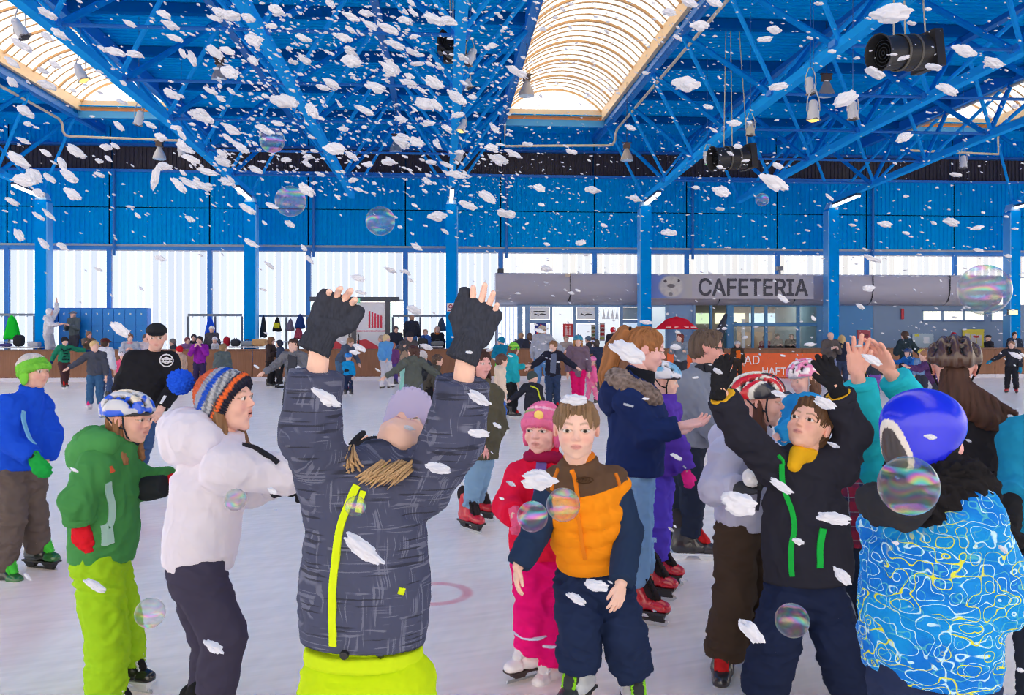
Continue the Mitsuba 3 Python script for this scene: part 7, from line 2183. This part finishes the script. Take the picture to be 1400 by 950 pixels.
behind('young man in a dark jacket and white shirt behind the boards at the right edge', 1387, 454, (56, 66, 86), -20, y=30.2, hair_=('short', (80, 58, 50)), extra=shirt_of((226, 226, 232), 'shirt', .08))
behind('person with a red headscarf behind the boards in front of the yellow notice board', 1304, 455, (90, 60, 70), 150, y=30.6, hat=('beanie', (200, 40, 56)))
behind('person with a dark cap behind the boards right of the yellow notice board', 1352, 458, (54, 54, 62), -90, y=30.5, hat=('cap', (50, 50, 58)))
# ------------------------------------------------------------------ soap bubbles
def film(p, n, uv):
    t = p.z * 26 + 2.2 * noise(p.x * 22, p.y * 22, p.z * 22)
    return mi.Color3f(.55 + .45 * dr.cos(6.283 * t), .6 + .4 * dr.cos(6.283 * (t + .33)), .65 + .35 * dr.cos(6.283 * (t + .67)))


def film_w(p, n, uv):
    return .05 + .38 * smoothstep(.60, .78, noise(p.x * 12, p.y * 12, p.z * 55))


scene['bubble'] = {'type': 'blendbsdf', 'weight': mikit.proc(film_w), 'a': {'type': 'thindielectric', 'int_ior': 1.5}, 'b': {'type': 'twosided', 'b': {'type': 'principled', 'base_color': mikit.proc(film), 'roughness': .25, 'specular': .8}}}
for px, py, r, d, lab in ((1083, 848, 23, 2.3, 'soap bubble in front of the navy trousers of the boy with the green zip'), (770, 690, 23, 2.4, 'soap bubble in front of the orange waistcoat'), (728, 706, 21, 2.3, 'soap bubble beside the pink gloves of the small girl'),
                          (1242, 664, 40, 1.9, 'large soap bubble below the shiny blue helmet'), (322, 683, 15, 2.8, 'soap bubble in front of the white hooded sweatshirt'), (372, 192, 17, 3.6, 'soap bubble in the air left of the middle truss'), (397, 275, 21, 3.2, 'soap bubble below the first one left of the middle truss'),
                          (520, 302, 20, 3.4, 'soap bubble in front of the blue wall left of the middle column'), (1346, 396, 34, 2.2, 'soap bubble in front of the grey canopy at the right'), (1042, 273, 9, 5.0, 'small soap bubble above the cafeteria sign'), (205, 838, 20, 2.8, 'soap bubble above the ice beside the lime trousers of the girl in green'),
                          (486, 692, 14, 2.2, 'soap bubble in front of the collar of the dark patterned jacket')):
    m = trimesh.creation.icosphere(4)
    m.apply_scale(r * d / FPX)
    m.apply_translation(at(px, py, d))
    solo('soap_bubble', lab, 'soap bubble', m, 'bubble', smooth=True)

# ------------------------------------------------------------------ foam flakes in the air
rf = np.random.default_rng(77)
VARS, LOW = [], []
for k in range(10):
    for sub, out in ((3, VARS), (1, LOW)):
        m = trimesh.creation.icosphere(sub)
        p = m.vertices
        n = meshkit.noise(p * 1.7 + 9 * k, k) - .5 + .7 * (meshkit.noise(p * 3.3 + 5 * k, k + 40) - .5) + .3 * (meshkit.noise(p * 8 + k, k + 80) - .5)
        q = p * (1 + .62 * n)[:, None]
        m.vertices = q * V(1.0, .42 + .2 * ((k * 37) % 10) / 10, .36 + .16 * ((k * 53) % 10) / 10)
        out.append(m)
scene['foam'] = {'type': 'twosided', 'b': {'type': 'principled', 'base_color': rgb((.60, .615, .70)), 'roughness': .95, 'specular': .15, 'sheen': .3}}
PLYS = [mikit.ply(m, 'foam', smooth=True) for m in VARS]


def flake_matrix(px, py, d, ln, ang):
    """A flake ln metres long, its length ang degrees down to the right."""
    a = math.radians(ang)
    x = RIGHT * math.cos(a) - UP * math.sin(a) + FWD * float(rf.uniform(-.5, .5))
    x = unit(x)
    z = unit(np.cross(x, FWD + .4 * UP * float(rf.uniform(-1, 1))))
    y = np.cross(z, x)
    M = np.eye(4)
    s = ln / 2 * .8
    w = float(rf.uniform(.75, 1.15))
    M[:3, 0], M[:3, 1], M[:3, 2], M[:3, 3] = x * s, y * s * w, z * s * w, at(px, py, d)
    return M


big = [(497, 752, 74, 36, 'large white foam flake in front of the chest of the dark patterned jacket'), (1027, 864, 58, 50, 'large foam flake in front of the brown trousers beside the navy ones'), (1012, 688, 66, 14, 'long foam flake in front of the lilac sweatshirt hem'),
       (1068, 665, 40, 32, 'foam flake in front of the black jacket right of its green zip'), (1140, 708, 52, 10, 'foam flake on the right of the black jacket above its green pocket'), (858, 480, 58, 32, 'long foam flake across the ginger ponytail'), (1122, 600, 0, 0, ''),
       (164, 450, 34, 42, 'foam flake in front of the blue lockers'), (100, 266, 36, 32, 'foam flake in front of the blue wall at the left'), (212, 243, 40, -70, 'fuzzy foam flake above the blue wall near the dark band at the left'), (788, 818, 32, 30, 'foam flake in front of the dark blue thigh of the boy in orange'),
       (816, 800, 40, 4, 'foam flake above the bare hand of the boy in orange'), (738, 656, 62, 8, 'long foam flake in front of the pink and orange chests'), (785, 546, 40, 5, 'foam flake on top of the brown hair of the boy in orange'), (448, 545, 50, 34, 'foam flake in front of the left sleeve cuff'), (600, 640, 42, 12, 'foam flake in front of the right shoulder of the dark patterned jacket'),
       (292, 884, 36, 28, 'foam flake in front of the dark trousers of the woman in white'), (130, 800, 36, 36, 'foam flake in front of the lime trousers of the girl in green'), (1193, 492, 34, 28, 'long foam flake between the raised bare hands'), (1128, 552, 44, 22, 'foam flake on the raised black glove at the right'), (1230, 668, 0, 0, ''),
       (655, 545, 40, 30, 'foam flake beside the olive coat'), (655, 592, 36, 4, 'foam flake low in front of the olive coat'), (1152, 788, 34, 50, 'foam flake beside the navy trousers at the knee of the dark jeans'), (1090, 640, 0, 0, ''), (30, 62, 36, 30, 'foam flake in front of the left skylight'),
       (1060, 250, 50, 26, 'foam flake in front of the blue wall above the cafeteria sign'), (1065, 118, 30, -8, 'foam flake beside the silver spotlights'), (1276, 92, 26, 20, 'foam flake at the right end of the large black fan'), (1156, 135, 40, -24, 'foam flake above the silver spotlight on the right'), (958, 35, 30, 5, 'foam flake in front of the right edge of the central skylight'), (1196, 100, 36, 24, 'foam flake below the front of the large black fan'),
       (1295, 122, 34, 28, 'foam flake right below the large black fan'), (1320, 70, 40, 20, 'foam flake in the upper right corner'), (940, 115, 44, 12, 'foam flake left of the truss above the cafeteria sign'), (1220, 18, 60, 4, 'long foam flake at the hangers of the large black fan')]
flakes = [(px, py, s, a, lab) for px, py, s, a, lab in big if s]


def sample(n, x0, x1, y0, y1, smin, smax, ang, spread, power=2.2):
    out = []
    for _ in range(n):
        s = smin * (smax / smin) ** (rf.random() ** power)
        out.append((rf.uniform(x0, x1), rf.uniform(y0, y1), s, rf.normal(ang, spread), None))
    return out


more = sample(130, 0, 330, 0, 300, 6, 40, 30, 10, 1.3) + sample(260, 230, 640, 0, 260, 6, 38, 26, 12, 1.5) + sample(90, 560, 760, 0, 300, 5, 40, 16, 14, 1.6) + sample(120, 760, 1400, 0, 320, 5, 34, 12, 14, 1.7) + sample(70, 0, 640, 260, 420, 5, 30, 30, 12, 1.6) + sample(95, 640, 1400, 300, 500, 5, 26, 14, 14, 1.8) \
    + sample(40, 330, 700, 420, 700, 6, 26, 26, 16, 1.6) + sample(34, 880, 1400, 480, 760, 6, 26, 22, 18, 1.6) + sample(14, 0, 1400, 620, 940, 7, 24, 35, 16, 1.6)
more.sort(key=lambda q: -q[2])
n_ind = 300 - len(flakes)
PLACES = [(0, 120, 0, 110, 'in the top left corner by the skylight'), (0, 120, 110, 230, 'below the left skylight'), (120, 240, 0, 110, 'in front of the truss by the left skylight'), (120, 240, 110, 230, 'in front of the dark band at the left'), (240, 340, 0, 110, 'right of the left skylight near the top edge'), (240, 340, 110, 230, 'in front of the roof above the second column'),
          (340, 430, 0, 110, 'left of the thick falling cloud near the top'), (340, 430, 110, 230, 'above the blue wall left of the middle'), (430, 520, 0, 110, 'in the thick falling cloud at the top'), (430, 520, 110, 230, 'in the lower part of the thick falling cloud'), (520, 620, 0, 110, 'beside the middle truss near the top'), (520, 620, 110, 230, 'beside the middle truss above the column'),
          (620, 700, 0, 230, 'between the middle truss and the central skylight'), (700, 830, 0, 230, 'in front of the central skylight and its end'), (830, 960, 0, 230, 'right of the central skylight'), (960, 1100, 0, 110, 'among the trusses in the upper right'), (960, 1100, 110, 230, 'around the lower black fan'), (1100, 1250, 0, 230, 'around the spotlights and the upper black fan'), (1250, 1401, 0, 230, 'in front of the right skylight'),
          (0, 160, 230, 340, 'in front of the blue wall at the left edge'), (160, 340, 230, 340, 'in front of the blue wall left of the second column'), (340, 480, 230, 340, 'in front of the blue wall right of the second column'), (480, 640, 230, 340, 'in front of the blue wall by the middle column'), (640, 880, 230, 340, 'in front of the blue wall above the cafeteria'), (880, 1140, 230, 340, 'in front of the blue wall above the sign'), (1140, 1401, 230, 340, 'in front of the blue wall at the right'),
          (0, 340, 340, 480, 'in front of the left windows'), (340, 640, 340, 480, 'in front of the windows by the entrance'), (640, 880, 340, 480, 'in front of the grey canopy left of the sign'), (880, 1140, 340, 480, 'in front of the sign and the glazing below'), (1140, 1401, 340, 480, 'in front of the canopy at the right'), (0, 400, 480, 951, 'among the skaters on the left'), (400, 680, 480, 951, 'in front of the child with raised arms'), (680, 960, 480, 951, 'among the children in orange and pink'), (960, 1180, 480, 951, 'in front of the boy with the green zip'), (1180, 1401, 480, 951, 'around the child with the blue helmet')]
for px, py, s, a, lab in flakes + [q for q in more[:n_ind]]:
    ln = float(rf.uniform(.035, .075)) if s > 24 else float(rf.uniform(.028, .06))
    d = ln * FPX / s
    if d < 1.0:
        d, ln = 1.0, s / FPX
    if not lab:
        size = 'large' if s > 27 else 'medium' if s > 18 else 'small'
        lean = 'upright' if a < -30 or a > 55 else 'steeply tilted' if a > 32 else 'slightly tilted' if a > 18 else 'level' if a > 3 else 'up-tilted'
        where = next(t for x0, x1, y0, y1, t in PLACES if x0 <= px < x1 and y0 <= py < y1)
        lab = f'{size} {lean} foam flake {where}'
    key = thing('foam_flake', lab, 'foam flake', 'foam flakes in the air')
    scene[key] = {**PLYS[int(rf.integers(10))], 'to_world': mi.ScalarTransform4f(flake_matrix(px, py, d, ln, a))}
rest = more[n_ind:] + sample(1300, 280, 700, 0, 270, 2.5, 11, 24, 16, 1.4) + sample(1500, 640, 1400, 0, 500, 1.8, 7, 12, 18, 2.0) + sample(900, 620, 1000, 0, 330, 1.8, 8, 10, 22, 1.8) + sample(160, 0, 330, 0, 330, 2.5, 8, 30, 12, 1.5) + sample(330, 330, 620, 0, 200, 3, 11, 20, 20, 1.3) + sample(120, 900, 1400, 470, 720, 2, 6, 20, 20, 1.6)
vs, fs, n0 = [], [], 0
for px, py, s, a, _ in rest:
    ln = float(rf.uniform(.02, .05))
    d = min(24.0, ln * FPX / s)
    ln = s * d / FPX
    m = LOW[int(rf.integers(10))]
    M = flake_matrix(px, py, d, ln, a)
    vs.append(m.vertices @ M[:3, :3].T + M[:3, 3])
    fs.append(m.faces + n0)
    n0 += len(m.vertices)
k = part(None, 'foam_flurry', trimesh.Trimesh(np.vstack(vs), np.vstack(fs), process=False), 'foam', smooth=True)
labels[k] = {'label': 'flurry of tiny white foam flakes filling the air below the roof', 'category': 'foam flakes', 'kind': 'stuff'}
